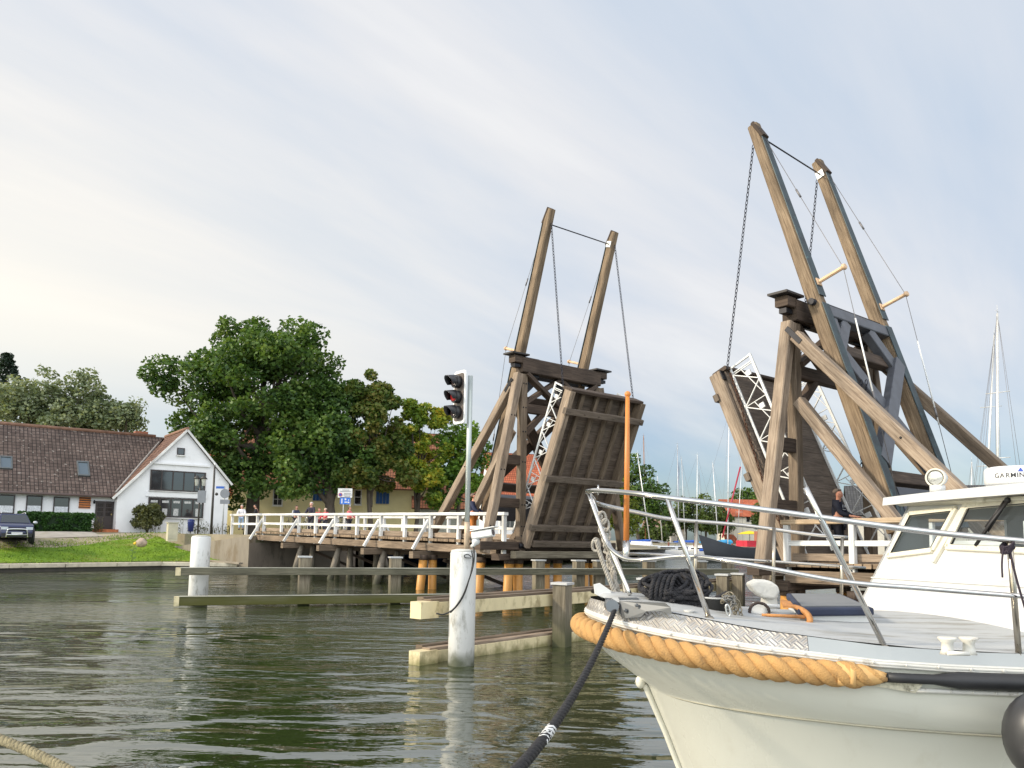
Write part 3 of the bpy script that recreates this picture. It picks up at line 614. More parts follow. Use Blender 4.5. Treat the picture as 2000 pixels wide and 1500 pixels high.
tag(m.build('power_cable', mat('black cable rubber', (.015, .015, .015), .5)), 'black cable draped down the front of the tall white pile', 'cable')
# ------------------------------------------------------------------ water
def water_mat():
    m, t, b = base_mat('harbour water'); L = t.links.new
    b.inputs['Roughness'].default_value = .02; b.inputs['IOR'].default_value = 3.0
    g = nd(t, 'ShaderNodeNewGeometry')
    nC = nd(t, 'ShaderNodeTexNoise'); nC.inputs['Scale'].default_value = .12; L(g.outputs['Position'], nC.inputs['Vector'])
    r = ramp(t, [(.35, (.016, .024, .007)), (.65, (.03, .038, .012))]); L(nC.outputs[0], r.inputs[0]); L(r.outputs[0], b.inputs['Base Color'])
    def layer(scale, rot, st, det, dist):
        mp = nd(t, 'ShaderNodeMapping'); mp.inputs['Rotation'].default_value = (0, 0, rot); mp.inputs['Scale'].default_value = st; L(g.outputs['Position'], mp.inputs[0])
        n = nd(t, 'ShaderNodeTexNoise'); n.inputs['Scale'].default_value = scale; n.inputs['Detail'].default_value = det; n.inputs['Roughness'].default_value = .5; n.inputs['Distortion'].default_value = dist; L(mp.outputs[0], n.inputs['Vector']); return n.outputs[0]
    a = layer(1.2, .12, (.42, 1.2, 1), 1.2, .7); c = layer(5.2, -.12, (.5, 1.2, 1), 3, .4); d = layer(.45, .3, (.7, 1.2, 1), 1, .2); big = layer(.10, .9, (1, 1.6, 1), 2, .2)
    m1 = nd(t, 'ShaderNodeMath', operation='MULTIPLY'); L(c, m1.inputs[0])
    m2 = nd(t, 'ShaderNodeMath', operation='MULTIPLY_ADD'); m2.inputs[1].default_value = 1.0; L(a, m2.inputs[0]); L(m1.outputs[0], m2.inputs[2])
    m3 = nd(t, 'ShaderNodeMath', operation='MULTIPLY_ADD'); m3.inputs[1].default_value = 1.1; L(d, m3.inputs[0]); L(m2.outputs[0], m3.inputs[2])
    rb = ramp(t, [(.38, .10), (.60, .85)]); L(big, rb.inputs[0]); spy = nd(t, 'ShaderNodeSeparateXYZ'); L(g.outputs['Position'], spy.inputs[0]); mry = nd(t, 'ShaderNodeMapRange'); mry.inputs[1].default_value = 9; mry.inputs[2].default_value = 24; mry.inputs[3].default_value = .14; mry.inputs[4].default_value = 1.0; L(spy.outputs[1], mry.inputs[0]); mpr = nd(t, 'ShaderNodeMath', operation='MULTIPLY'); L(rb.outputs[0], mpr.inputs[0]); L(mry.outputs[0], mpr.inputs[1]); L(mpr.outputs[0], m1.inputs[1])
    bm = nd(t, 'ShaderNodeBump'); bm.inputs['Distance'].default_value = .075; L(m3.outputs[0], bm.inputs['Height'])
    bm.inputs['Strength'].default_value = 1.0; L(bm.outputs[0], b.inputs['Normal'])
    return m
m = MB(); m.quad((-3000, -60, 0), (3000, -60, 0), (3000, 5000, 0), (-3000, 5000, 0)); tag(m.build('water', water_mat()), kind='structure')
m = MB(); m.quad((-3000, -60, -3), (3000, -60, -3), (3000, 5000, -3), (-3000, 5000, -3)); tag(m.build('river_bed', mat('river bed mud', (.04, .04, .025), .9)), kind='structure')
# ------------------------------------------------------------------ land on the far bank
SHORE = [((-46, 13), (-.8, .6), 0), ((-25.4, 40.4), (-.8, .6), 0), ((-20.3, 46.6), (-.8, .6), 0), ((-15.8, 47.4), (-.8, .6), 0), ((-10, 51.2), (-.62, .78), 1), ((2, 66), (-.7, .7), 1), ((20, 100), (-.6, .8), 1), ((48, 150), (-.3, .95), 1), ((130, 168), (0, 1), 1), ((420, 150), (.2, 1), 1)]
ES = [0, .35, 1, 2, 3.5, 5, 6.5, 8, 10, 14, 22, 40, 120, 700]
def landz(e, ty):
    if ty == 0: return float(np.interp(e, [0, .35, 2, 5, 8.5, 12, 40], [.36, .40, .72, 1.38, 2.06, 2.14, 2.2])) + .02*math.sin(e*3)
    return float(np.interp(e, [0, 2, 10, 40], [1.15, 1.25, 1.6, 2.0]))
def sub_shore():
    out = []
    for (p, d, ty), (p2, d2, ty2) in zip(SHORE, SHORE[1:]):
        for k in range(4):
            f = k/4; out.append((Vector((p[0]+(p2[0]-p[0])*f, p[1]+(p2[1]-p[1])*f, 0)), Vector((d[0]+(d2[0]-d[0])*f, d[1]+(d2[1]-d[1])*f, 0)).normalized(), ty+(ty2-ty)*f))
    return out
SS = sub_shore()
def land(p, d, e, ty): q = p+d*e; q.z = landz(e, 0)*(1-ty)+landz(e, 1)*ty; return q
m = MB(); m.grid([[land(p, d, e, ty) for e in ES] for p, d, ty in SS], True, True)
sand = mat('sandy gravel ground', (.36, .30, .21), .9, 0, .3, .8, bump=.3, bs=6, col2=(.22, .19, .13), dirt=((.12, .14, .05), .6, .5, .7))
tag(m.build('ground', sand), kind='structure')
grass = mat('lawn grass', (.17, .27, .018), .8, 0, .3, .7, bump=.8, bs=9, col2=(.075, .15, .010), dirt=((.25, .24, .07), .45, .56, .8), spec=.2)
def lawn_edge(i): return 4.6+1.5*math.sin(i*.9)
m = MB(); rows = []
for i, (p, d, ty) in enumerate(SS[:14]):
    f = max(0, (i-3)/6); e1 = 2.4+.5*math.sin(i*1.7)+f*3.8
    rows.append([land(p, d, .4+(e1-.4)*k/8, ty)+Vector((0, 0, .03)) for k in range(9)])
m.grid(rows, True, True); tag(m.build('lawn', grass), kind='structure')
# short grass tufts with real blades on the lawn and its ragged edge
rg = random.Random(3); m = MB()
for _ in range(9000):
    i = rg.uniform(2.5, 12.5); k = int(i); f = i-k
    p = SS[k][0].lerp(SS[k+1][0], f); d = SS[k][1]; e = rg.uniform(.3, 3.0+max(0, (i-3)/6)*3.8+rg.random()*1.2)
    q = land(p, d, e, 0)+Vector((0, 0, .01)); a = rg.uniform(0, 6.28); h = rg.uniform(.04, .11); w_ = rg.uniform(.02, .05)
    x = Vector((math.cos(a), math.sin(a), 0)); n = m.add([q-x*w_, q+x*w_, q+Vector((rg.uniform(-.06, .06), rg.uniform(-.06, .06), h))]); m.face((n, n+1, n+2))
tag(m.build('grass_tufts', leafmat('grass blade', [(.06, .12, .01), (.12, .21, .015), (.20, .28, .03), (.28, .27, .08)], .2)), kind='stuff')
# paved drive in front of the house
m = MB(); rows = []
for i, (p, d, ty) in enumerate(SS[2:9]): rows.append([land(p, d, 5.0+i*.35+(3.0-i*.25)*k/5, ty)+Vector((0, 0, .02)) for k in range(6)])
m.grid(rows, True, True); tag(m.build('path', mat('grey paving', (.34, .31, .27), .9, 0, .15, 1.5, bump=.2, bs=10, dirt=((.25, .22, .14), 1, .55, .6))), kind='structure')
conc = mat('stained concrete', (.24, .205, .155), .85, 0, .22, 1.2, bump=.3, bs=12, dirt=((.16, .12, .07), 1.6, .52, .75), stretch=(1, 1, .25))
# quay edge
a, b, c = Vector((-46, 13, 0)), Vector((-25.4, 40.4, 0)), Vector((-20.3, 46.6, 0)); c2 = Vector((-16.0, 47.0, 0))
m = MB()
for p, q in ((a, b), (b, c), (c, c2)):
    n = max(1, int((q-p).length/2.4)); dd = (q-p).normalized()
    for i in range(n):
        u = p.lerp(q, i/n); v_ = p.lerp(q, (i+1)/n)-dd*.04
        m.beam(u+Vector((0, 0, .31)), v_+Vector((0, 0, .31)), .5, .22, UPZ, .02)
q_ = m.build('capstones', mat('pale quay stone', (.50, .45, .34), .85, 0, .2, 2, dirt=((.15, .12, .08), 2.2, .55, .6)))
m = MB()
for p, q in ((a, b), (b, c), (c, c2)): m.beam(p+Vector((-.06, .05, -.2)), q+Vector((-.06, .05, -.2)), .36, .8, UPZ, .01)
qw = m.build('quay_wall', mat('dark wet quay wall', (.05, .045, .035), .7, 0, .3, 3)); tag(qw, 'low quay wall with pale capstones along the grassy bank', 'quay wall'); q_.parent = qw
# abutment and wing wall
W0, W1, W2 = Vector((-21.9, 50.2, 0)), Vector((-15.3, 46.6, 0)), Vector((-9.9, 51.0, 0))
root = empty('bridge_abutment', W1, 'board marked concrete wing wall and abutment where the white railing ends', 'abutment')
def wallpan(m, p, q, z0, z1, zb, th=.5):
    d = (q-p).normalized(); n = Vector((-d.y, d.x, 0))
    if n.y < 0: n = -n
    m.slab([p+Vector((0, 0, zb)), q+Vector((0, 0, zb)), q+Vector((0, 0, z1)), p+Vector((0, 0, z0))], n*th)
m = MB(); wallpan(m, W0, W1, 1.15, 2.02, -.6); m.build('wing_wall', conc, root)
m = MB(); wallpan(m, W1+Vector((.02, .02, 0)), W2, 1.62, 1.62, -.6, 2.5); m.build('abutment_wall', mat('dark stained concrete', (.13, .105, .08), .9, 0, .3, .9, dirt=((.05, .04, .03), 1.4, .5, .8), stretch=(1, 1, .3)), root)
m = MB(); m.slab([W0+Vector((.2, .4, 1.3)), W1+Vector((.2, .5, 1.3)), W2+Vector((.2, .5, 1.3)), Vector((-18, 66, 1.3)), Vector((-32, 60, 1.3))], (0, 0, .78)); m.build('road_fill', sand, root)
m = MB(); m.beam(W0+Vector((.0, -.35, .66)), W1+Vector((-.3, -.35, .42)), .3, .1, UPZ); m.build('footing', conc, root)
# railing on the wing wall beside the bridge end
def bank_rail(sg, label):
    root = empty('bank_railing', H(-1, -20.8, sg*2.3, 2.2), label, 'railing'); wh = WOOD_WH(); ts = (-20.6, -22.2, -24.4); zz = 2.34
    for i, t in enumerate(ts):
        m = MB(); m.beam(H(-1, t, sg*2.3, 1.9), H(-1, t, sg*2.3, 3.2), .16, .14, AX, .012); m.build('railing_post', wh, root)
    m = MB(); m.beam(H(-1, -20.2, sg*2.3, 3.25), H(-1, -24.6, sg*2.3, 3.28), .2, .12, UPZ); m.build('handrail', wh, root)
    m = MB(); m.beam(H(-1, -20.2, sg*2.3, 2.75), H(-1, -24.5, sg*2.3, 2.78), .08, .13, UPZ); m.build('mid_rail', wh, root)
bank_rail(-1, 'white wooden railing at the landward end of the bridge, nearest the white house'); bank_rail(1, 'white wooden railing on the far side of the road behind the people')
# ------------------------------------------------------------------ tiled roofs and walls
def tilemat(name, c1, c2, c3, lich=None):
    if name in MATS: return MATS[name]
    m, t, b = base_mat(name); L = t.links.new
    uv = nd(t, 'ShaderNodeUVMap'); br = nd(t, 'ShaderNodeTexBrick'); L(uv.outputs[0], br.inputs['Vector']); br.offset = .0
    br.inputs['Scale'].default_value = 1; br.inputs['Brick Width'].default_value = .24; br.inputs['Row Height'].default_value = .34; br.inputs['Mortar Size'].default_value = .028; br.inputs['Mortar Smooth'].default_value = .4
    br.inputs['Color1'].default_value = (*c1, 1); br.inputs['Color2'].default_value = (*c2, 1); br.inputs['Mortar'].default_value = (*c3, 1); br.inputs['Bias'].default_value = 0
    n = nd(t, 'ShaderNodeTexNoise'); n.inputs['Scale'].default_value = .35; n.inputs['Detail'].default_value = 9; n.inputs['Roughness'].default_value = .7; L(uv.outputs[0], n.inputs['Vector'])
    r = ramp(t, [(.3, .55), (.7, 1.25)]); L(n.outputs[0], r.inputs[0])
    mx = nd(t, 'ShaderNodeMix', data_type='RGBA', blend_type='MULTIPLY'); mx.inputs[0].default_value = 1; L(br.outputs['Color'], mx.inputs[6]); L(r.outputs[0], mx.inputs[7]); out = mx.outputs[2]
    if lich:
        n2 = nd(t, 'ShaderNodeTexNoise'); n2.inputs['Scale'].default_value = 4; n2.inputs['Detail'].default_value = 4; L(uv.outputs[0], n2.inputs['Vector']); r2 = ramp(t, [(.62, 0.), (.68, .7)]); L(n2.outputs[0], r2.inputs[0])
        m2 = nd(t, 'ShaderNodeMix', data_type='RGBA'); L(r2.outputs[0], m2.inputs[0]); L(out, m2.inputs[6]); m2.inputs[7].default_value = (*lich, 1); out = m2.outputs[2]
    L(out, b.inputs['Base Color']); b.inputs['Roughness'].default_value = .8; b.inputs['Specular IOR Level'].default_value = .25
    wv = nd(t, 'ShaderNodeTexWave', wave_type='BANDS', bands_direction='Y', wave_profile='SAW'); wv.inputs['Scale'].default_value = 1/.34*.16*math.pi/ .5*.31; L(uv.outputs[0], wv.inputs['Vector'])
    bm = nd(t, 'ShaderNodeBump'); bm.inputs['Strength'].default_value = .7; bm.inputs['Distance'].default_value = .03; L(br.outputs['Fac'], bm.inputs['Height']); bm.invert = True; L(bm.outputs[0], b.inputs['Normal'])
    MATS[name] = m; return m
def roofquad(m, a, b, c, d, th=.12):
    """a,b along the eave, c,d along the ridge (c above b); uv in metres"""
    a, b, c, d = map(Vector, (a, b, c, d)); nrm = (b-a).cross(d-a).normalized()
    if nrm.z < 0: nrm = -nrm
    e = (b-a).normalized(); up = (d-a); up = (up-e*up.dot(e)).normalized()
    uv = [((p-a).dot(e), (p-a).dot(up)) for p in (a, b, c, d)]
    off = nrm*-th; n = m.add([a, b, c, d, a+off, b+off, c+off, d+off])
    flip = (b-a).cross(d-a).z < 0
    q = (n, n+1, n+2, n+3); m.face(q[::-1] if flip else q, uv[::-1] if flip else uv)
    for f in ((n+4, n+7, n+6, n+5), (n, n+4, n+5, n+1), (n+1, n+5, n+6, n+2), (n+2, n+6, n+7, n+3), (n+3, n+7, n+4, n)): m.face(f[::-1] if flip else f)
plaster = mat('white plaster', (.80, .80, .80), .85, 0, .05, 1.2, bump=.15, bs=20, dirt=((.5, .47, .42), 1.1, .62, .4))
darkframe = mat('dark window frame', (.035, .025, .022), .5)
pane = glass('dark window pane', (.025, .024, .026), .06)
pane_sky = glass('roof window pane', (.10, .13, .15), .05)
class Plane:
    """building frame: origin, along (a), inward (b)"""
    def __init__(s, o, hv): s.o = Vector((o[0], o[1], 0)); s.a = Vector((hv[0], hv[1], 0)).normalized(); s.b = Vector((-s.a.y, s.a.x, 0)); s.M = Matrix((s.a, s.b, UPZ)).transposed()
    def p(s, a, b, z): return s.o+s.a*a+s.b*b+Vector((0, 0, z))
    def hit(s, px, py, b=0.0):
        d = ray(px, py); k = ((s.o+s.b*b)-Vector((0, 0, EYE))).dot(s.b)/d.dot(s.b); q = Vector((0, 0, EYE))+d*k; return (q-s.o).dot(s.a), q.z
    def rect(s, x0, y0, x1, y1, b=0.0):
        a0, z1 = s.hit(x0, (y0+y0)/2, b); a1, _ = s.hit(x1, y1, b); _, z0 = s.hit((x0+x1)/2, y1, b); _, z1 = s.hit((x0+x1)/2, y0, b); return a0, a1, z0, z1
    def box(s, m, a0, a1, b0, b1, z0, z1): m.box(s.p((a0+a1)/2, (b0+b1)/2, (z0+z1)/2), (abs(a1-a0), abs(b1-b0), abs(z1-z0)), M=s.M)
def window(P, parent, r, b, nx=1, ny=1, fr=None, gl=None, ft=.06, sill=None, name='window', curtain=None, bars=.04):
    a0, a1, z0, z1 = r; fr = fr or darkframe; m = MB()
    P.box(m, a0, a0+ft, b-.05, b+.04, z0, z1); P.box(m, a1-ft, a1, b-.05, b+.04, z0, z1); P.box(m, a0+ft, a1-ft, b-.05, b+.04, z0, z0+ft); P.box(m, a0+ft, a1-ft, b-.05, b+.04, z1-ft, z1)
    for i in range(1, nx): x = a0+(a1-a0)*i/nx; P.box(m, x-bars/2, x+bars/2, b-.045, b+.03, z0+ft, z1-ft)
    for i in range(1, ny): z = z0+(z1-z0)*i/ny; P.box(m, a0+ft, a1-ft, b-.04, b+.03, z-bars/2, z+bars/2)
    o = m.build(name, fr, parent)
    m = MB(); P.box(m, a0+ft*.5, a1-ft*.5, b-.012, b+.012, z0+ft*.5, z1-ft*.5); m.build('pane', gl or pane, o)
    if sill: m = MB(); P.box(m, a0-.05, a1+.05, b-.14, b+.02, z0-.07, z0-.005); m.build('sill', sill, o)
    if curtain: m = MB(); zt = z0+(z1-z0)*curtain; P.box(m, a0+ft, a1-ft, b-.026, b-.016, z0+ft, zt); m.build('curtain', mat('lace curtain', (.62, .64, .66), .8, 0, .35, 14), o)
    return o
# ------------------------------------------------------------------ the white house
g0 = at(225, 1035, 54.0)
HP = Plane((g0.x, g0.y), (.80, .60)); HB = 1.9
root = empty('white_house', HP.p(0, 1, HB), 'long white house with brown tiled roof and big gable beside the grassy bank', 'house')
GW = 7.45; GA = 4.25; GZ = 9.55; SL = 1.12; LB = .9; LD_ = 9.2; RZ = 9.45; EZ = 4.62
m = MB()
gp = [(0, HB), (GW, HB), (GW, GZ-.2-(GW-GA)*SL), (GA, GZ-.2), (0, GZ-.2-GA*SL)]
m.slab([HP.p(a, 0, z) for a, z in gp], HP.b*9.5)
HP.box(m, -24, -.005, LB, LB+LD_, HB, EZ+.1)
wallo = m.build('wall', plaster, root)
brown = tilemat('brown roof tiles', (.105, .075, .063), (.165, .12, .10), (.032, .025, .022), (.33, .29, .25))
redbr = tilemat('red brown roof tiles', (.14, .072, .052), (.21, .115, .08), (.045, .028, .022), (.33, .25, .2))
m = MB(); ov = .45; rm_ = LB+LD_/2
roofquad(m, HP.p(-24.5, LB-ov, EZ-.05), HP.p(.35, LB-ov, EZ-.05), HP.p(4.0, rm_, RZ), HP.p(-24.5, rm_, RZ))
roofquad(m, HP.p(4.0, LB+LD_+ov, EZ), HP.p(-24.5, LB+LD_+ov, EZ), HP.p(-24.5, rm_, RZ), HP.p(4.0, rm_, RZ))
m.build('roof', brown, root)
m = MB(); zl = GZ-(GA+.3)*SL; zr = GZ-(GW-GA+.14)*SL
roofquad(m, HP.p(-.3, 9.5, zl), HP.p(-.3, -.22, zl), HP.p(GA, -.22, GZ), HP.p(GA, 9.5, GZ))
roofquad(m, HP.p(GW+.14, -.22, zr), HP.p(GW+.14, 9.5, zr), HP.p(GA, 9.5, GZ), HP.p(GA, -.22, GZ))
gr = m.build('gable_roof', redbr, root)
for (a, z) in ((-.32, zl), (GW+.16, zr)): m = MB(); m.beam(HP.p(a, -.25, z-.1), HP.p(GA, -.25, GZ-.08), .05, .16, UPZ, .005); m.build('barge_board', WOOD_WH(), gr)
m = MB(); m.tube([HP.p(-24.5, rm_, RZ+.03), HP.p(3.4, rm_, RZ+.03)], .13, 8); m.tube([HP.p(GA, -.24, GZ+.03), HP.p(GA, 6, GZ+.03)], .13, 8); m.build('ridge_tiles', mat('ridge tile clay', (.24, .13, .085), .8, 0, .3, 3), root)
m = MB(); m.tube([HP.p(-.1, .1, zl+.35), HP.p(3.35, 4.0, RZ-.55)], .07, 6); m.build('valley_flashing', mat('grey lead', (.3, .28, .26), .6), root)
m = MB(); m.tube([HP.p(-24.5, LB-ov-.08, EZ-.1), HP.p(.0, LB-ov-.08, EZ-.1)], .08, 8); m.build('gutter', mat('brown gutter', (.15, .11, .1), .5), root)
m = MB(); HP.box(m, 2.0, 2.9, rm_+.2, rm_+.9, RZ-.8, RZ+.35); m.build('chimney', mat('red chimney brick', (.3, .11, .06), .8, 0, .3, 5), root)
for nm, r, nx in (('window', (294, 920, 400, 960), 5), ('window', (290, 973, 396, 1011), 5)):
    rr = HP.rect(*r); w_ = window(HP, root, rr, -.03, nx, 1, sill=WOOD_WH(), ft=.09, bars=.08)
    if r[1] > 950:
        m = MB(); rg = random.Random(5)
        for i in range(5):
            x = rr[0]+(rr[1]-rr[0])*(i+.5)/5; wd = (rr[1]-rr[0])/5
            HP.box(m, x-wd*.3, x+wd*.3, -.055, -.048, rr[3]-.36, rr[3]-.2)
            if i != 3: HP.box(m, x-wd*.25, x+wd*.2, -.055, -.048, rr[2]+.12, rr[2]+.35+rg.random()*.35)
        m.build('window_poster', mat('white window lettering', (.45, .45, .43), .8, 0, .5, 12), w_)
rr = HP.rect(346, 875, 360, 889); window(HP, root, rr, -.03, 1, 1, sill=WOOD_WH())
m = MB(); a0, a1, z0, z1 = HP.rect(293, 906, 410, 909); HP.box(m, a0, a1, -.14, .0, z0, z1+.02); a0, a1, z0, z1 = HP.rect(288, 960, 400, 973); HP.box(m, a0-.1, a1+.15, -.09, .0, z0+.05, z1-.08); m.build('wall_ledge', plaster, root)
for r in ((-10, 966, 27, 1003), (52, 968, 81, 1002), (105, 971, 134, 1003)): window(HP, root, HP.rect(*r, LB), LB-.03, 1, 1, curtain=.42, ft=.07)
m = MB(); a0, a1, z0, z1 = HP.rect(187, 979, 219, 1033, LB); HP.box(m, a0, a1, LB-.08, LB, z0, z1); d_ = m.build('door', darkframe, root)
m = MB(); 
for i in range(2):
    for j in range(3): HP.box(m, a0+.12+i*(a1-a0)*.46, a0+(a1-a0)*.42+i*(a1-a0)*.48, LB-.1, LB-.08, z0+(z1-z0)*(.48+.16*j), z0+(z1-z0)*(.60+.16*j))
m.build('door_panes', pane, d_)
m = MB(); HP.box(m, a1-.16, a1-.1, LB-.16, LB-.1, z0+.95, z0+1.05); m.build('handle', mat('brass', (.4, .3, .12), .3, .8), d_)
m = MB(); HP.box(m, a0-.15, a1+.2, LB-1.1, LB-.05, HB, z0-.02); HP.box(m, a0-.15, a1+.2, LB-1.5, LB-1.1, HB, z0-.22); m.build('steps', mat('orange step brick', (.42, .15, .06), .8, 0, .3, 6), root)
rr = HP.rect(155, 971, 176, 993, LB); m = MB(); HP.box(m, rr[0], rr[1], LB-.05, LB+.01, rr[2], rr[3]); o_ = m.build('brick_screen', mat('orange screen brick', (.62, .20, .045), .8, 0, .2, 6), root)
m = MB()
for i in range(3):
    for j in range(5):
        x = rr[0]+(rr[1]-rr[0])*(i+.5+.16*(j % 2)-.08)/3; z = rr[2]+(rr[3]-rr[2])*(j+.5)/5; HP.box(m, x-.12, x+.12, LB-.06, LB-.045, z-.035, z+.035)
m.build('screen_openings', darkframe, o_)
m = MB(); a_, z_ = HP.hit(183, 984, LB); m.lathe(HP.p(a_, LB-.2, z_), [(.05, 0), (.09, .15), (.03, .25)], 8); m.build('wall_lamp', BLACKIRON(), root)
# roof windows
sl = Vector((0, 0, 0)); rn = (HP.p(0, rm_, RZ)-HP.p(0, LB-ov, EZ-.05)); ru = rn.normalized(); rnn = HP.a.cross(ru); rnn = rnn if rnn.z > 0 else -rnn
def roof_window(x0, y0, x1, y1):
    c0 = HP.p(0, LB-ov, EZ-.05)
    def hit(px, py): d = ray(px, py); k = (c0-Vector((0, 0, EYE))).dot(rnn)/d.dot(rnn); return Vector((0, 0, EYE))+d*k
    c = (hit(x0, y0)+hit(x1, y1))/2; wd = abs((hit(x1, y1)-hit(x0, y1)).dot(HP.a)); hg = abs((hit(x1, y0)-hit(x1, y1)).dot(ru)); M = Matrix((HP.a, ru, rnn)).transposed()
    m = MB()
    for sx in (-1, 1): m.box(c+HP.a*sx*wd*.46+rnn*.05, (wd*.1, hg, .16), M=M); m.box(c+ru*sx*hg*.46+rnn*.05, (wd*.82, hg*.09, .16), M=M)
    f = m.build('roof_window', mat('grey window cladding', (.12, .13, .13), .4, .3), root)
    m = MB(); m.box(c+rnn*.05, (wd*.85, hg*.85, .05), M=M); m.build('pane', pane_sky, f)
roof_window(-1, 893, 24, 917); roof_window(151, 903, 174, 931)
# ------------------------------------------------------------------ foliage
def leaf_cloud(m, clumps, n, size, rg, flat=.6):
    """n leaf quads scattered through clumps (centre, radius)"""
    tot = sum(r**2 for _, r in clumps)
    for c, r in clumps:
        k = int(n*r*r/tot)+1
        u = rg.normal(size=(k, 3)); u /= np.linalg.norm(u, axis=1)[:, None]; d = r*(.45+.6*rg.random(k)**.7); P = np.array(c)+u*d[:, None]*np.array([1, 1, .8])
        A = rg.normal(size=(k, 3)); A[:, 2] *= flat; A /= np.linalg.norm(A, axis=1)[:, None]
        B = np.cross(A, rg.normal(size=(k, 3))); B /= np.linalg.norm(B, axis=1)[:, None]+1e-9
        s = size*(.6+.8*rg.random(k)); 
        base = len(m.v)
        q = np.stack([P-A*s[:, None]*.5, P+B*s[:, None]*.32, P+A*s[:, None]*.5, P-B*s[:, None]*.32], 1).reshape(-1, 3)
        m.v.extend(map(tuple, q.tolist()))
        for i in range(k): m.f.append((base+4*i, base+4*i+1, base+4*i+2, base+4*i+3)); m.uv.append([(0, 0)]*4); m.sm.append(False)
barkm = lambda: mat('grey brown bark', (.075, .06, .045), .9, 0, .35, 3, bump=.8, bs=8, stretch=(2, 2, .5))
def tree(name, label, base, lobes, n, leafm, lsize=.28, trunk_r=.4, seed=1, cr=(.7, 1.5), ncl=60, cat='tree', group=None, trunk_top=None, limbs=14, flat=.6):
    rg = np.random.default_rng(seed); rr = random.Random(seed); base = Vector(base)
    root = empty(name, base, label, cat, group)
    clumps = []; vol = sum(l[1]*l[3]*l[2] for l in lobes)
    for (c, rx, ry, rz) in lobes:
        for _ in range(max(3, int(ncl*rx*rz*ry/vol))):
            u = rg.normal(size=3); u /= np.linalg.norm(u); d = (.45+.55*rg.random()**.5)
            clumps.append((np.array(c)+u*np.array([rx, ry, rz])*d*.92, rr.uniform(*cr)))
    m = MB(); leaf_cloud(m, clumps, n, lsize, rg, flat); m.build('crown', leafm, root)
    m = MB(); cc = Vector(lobes[0][0]); tt = trunk_top or Vector((cc.x, cc.y, cc.z))
    mid = base.lerp(tt, .5)+Vector((rr.uniform(-.3, .3), 0, 0))
    m.tube(smooth_path([base-Vector((0, 0, .3)), base+Vector((0, 0, .4)), mid, tt], 5), [trunk_r*(1.35 if i == 0 else 1.0-.8*(i/15)) for i in range(16)], 10)
    for k in range(limbs):
        c, r = clumps[rr.randrange(len(clumps))]; f = rr.uniform(.3, .95); s = base.lerp(tt, f); e = Vector(c); md = s.lerp(e, .5)+Vector((0, 0, -.1*(e-s).length+rr.uniform(-.2, .4)))
        r0 = trunk_r*(1-.75*f)*.6; m.tube(smooth_path([s, md, e], 4), [r0*(1-.85*i/8) for i in range(9)], 6)
    m.build('trunk', barkm(), root); return root
def lobe(px, py, Y, wpx, hpx, dy=None):
    c = at(px, py, Y); k = Y/FPX; return ((c.x, c.y, c.z), wpx*k, (dy or wpx*k*.8), hpx*k)
oakm = leafmat('oak leaves', [(.022, .055, .012), (.05, .105, .018), (.095, .165, .03), (.16, .22, .05)])
tb = at(492, 1020, 62); tb.z = 1.9
tree('oak_tree', 'huge dark green oak towering over the yellow house', tb, [lobe(520, 765, 62, 150, 135), lobe(385, 770, 62, 85, 85), lobe(630, 790, 62, 75, 110), lobe(470, 700, 62, 90, 80), lobe(580, 700, 63, 90, 75), lobe(440, 865, 61, 85, 65), lobe(570, 880, 60, 95, 65), lobe(330, 745, 62, 42, 38), lobe(395, 830, 62, 60, 50), lobe(690, 800, 62, 48, 60), lobe(455, 945, 63, 40, 45), lobe(540, 930, 60, 60, 40), lobe(498, 905, 60, 60, 42), lobe(452, 895, 61, 40, 40)], 43000, oakm, .34, .85, 11, (.8, 1.7), 150, limbs=30)
tb = at(650, 1020, 60.5); tb.z = 1.9
tree('lime_tree', 'dark green tree with leaning trunk in front of the blue shutters', tb, [lobe(640, 860, 60, 60, 75), lobe(600, 915, 59.5, 55, 50), lobe(675, 900, 60, 50, 50), lobe(660, 800, 61, 45, 60), lobe(590, 950, 59, 40, 28)], 12000, oakm, .32, .62, 15, (.6, 1.3), 60)
brm = leafmat('browning chestnut leaves', [(.03, .065, .012), (.07, .12, .02), (.13, .15, .03), (.22, .18, .045)])
tb = at(726, 1020, 61); tb.z = 1.9
tree('chestnut_tree', 'browning chestnut tree between the big oak and the yellow tree', tb, [lobe(722, 850, 61, 56, 110), lobe(690, 790, 61, 30, 50), lobe(748, 800, 61, 40, 45), lobe(728, 762, 61, 42, 36), lobe(762, 830, 61, 34, 55), lobe(730, 770, 61, 36, 45), lobe(715, 920, 60, 55, 40), lobe(752, 870, 61, 42, 65), lobe(765, 940, 61, 40, 45), lobe(705, 935, 59.5, 45, 30)], 19000, brm, .32, .3, 12, (.5, 1.0), 60)
ylm = leafmat('yellowing leaves', [(.10, .17, .02), (.20, .28, .03), (.40, .38, .04), (.60, .40, .05)])
tb = at(812, 1020, 64); tb.z = 1.9
tree('yellowing_tree', 'yellowing sparse tree left of the traffic light', tb, [lobe(815, 880, 64, 55, 70), lobe(800, 825, 64, 34, 40), lobe(845, 815, 64, 26, 34), lobe(822, 800, 64, 16, 22), lobe(795, 930, 63, 35, 50), lobe(850, 880, 64, 40, 45), lobe(785, 885, 64, 30, 50), lobe(840, 940, 63, 45, 45), lobe(788, 838, 64, 26, 36), lobe(862, 835, 65, 30, 40), lobe(835, 805, 64, 24, 26)], 11000, ylm, .32, .26, 13, (.35, .75), 70, limbs=26)
grm = leafmat('green leaves', [(.035, .08, .014), (.08, .16, .022), (.15, .26, .03), (.24, .34, .045)])
tb = at(895, 1020, 66); tb.z = 1.9
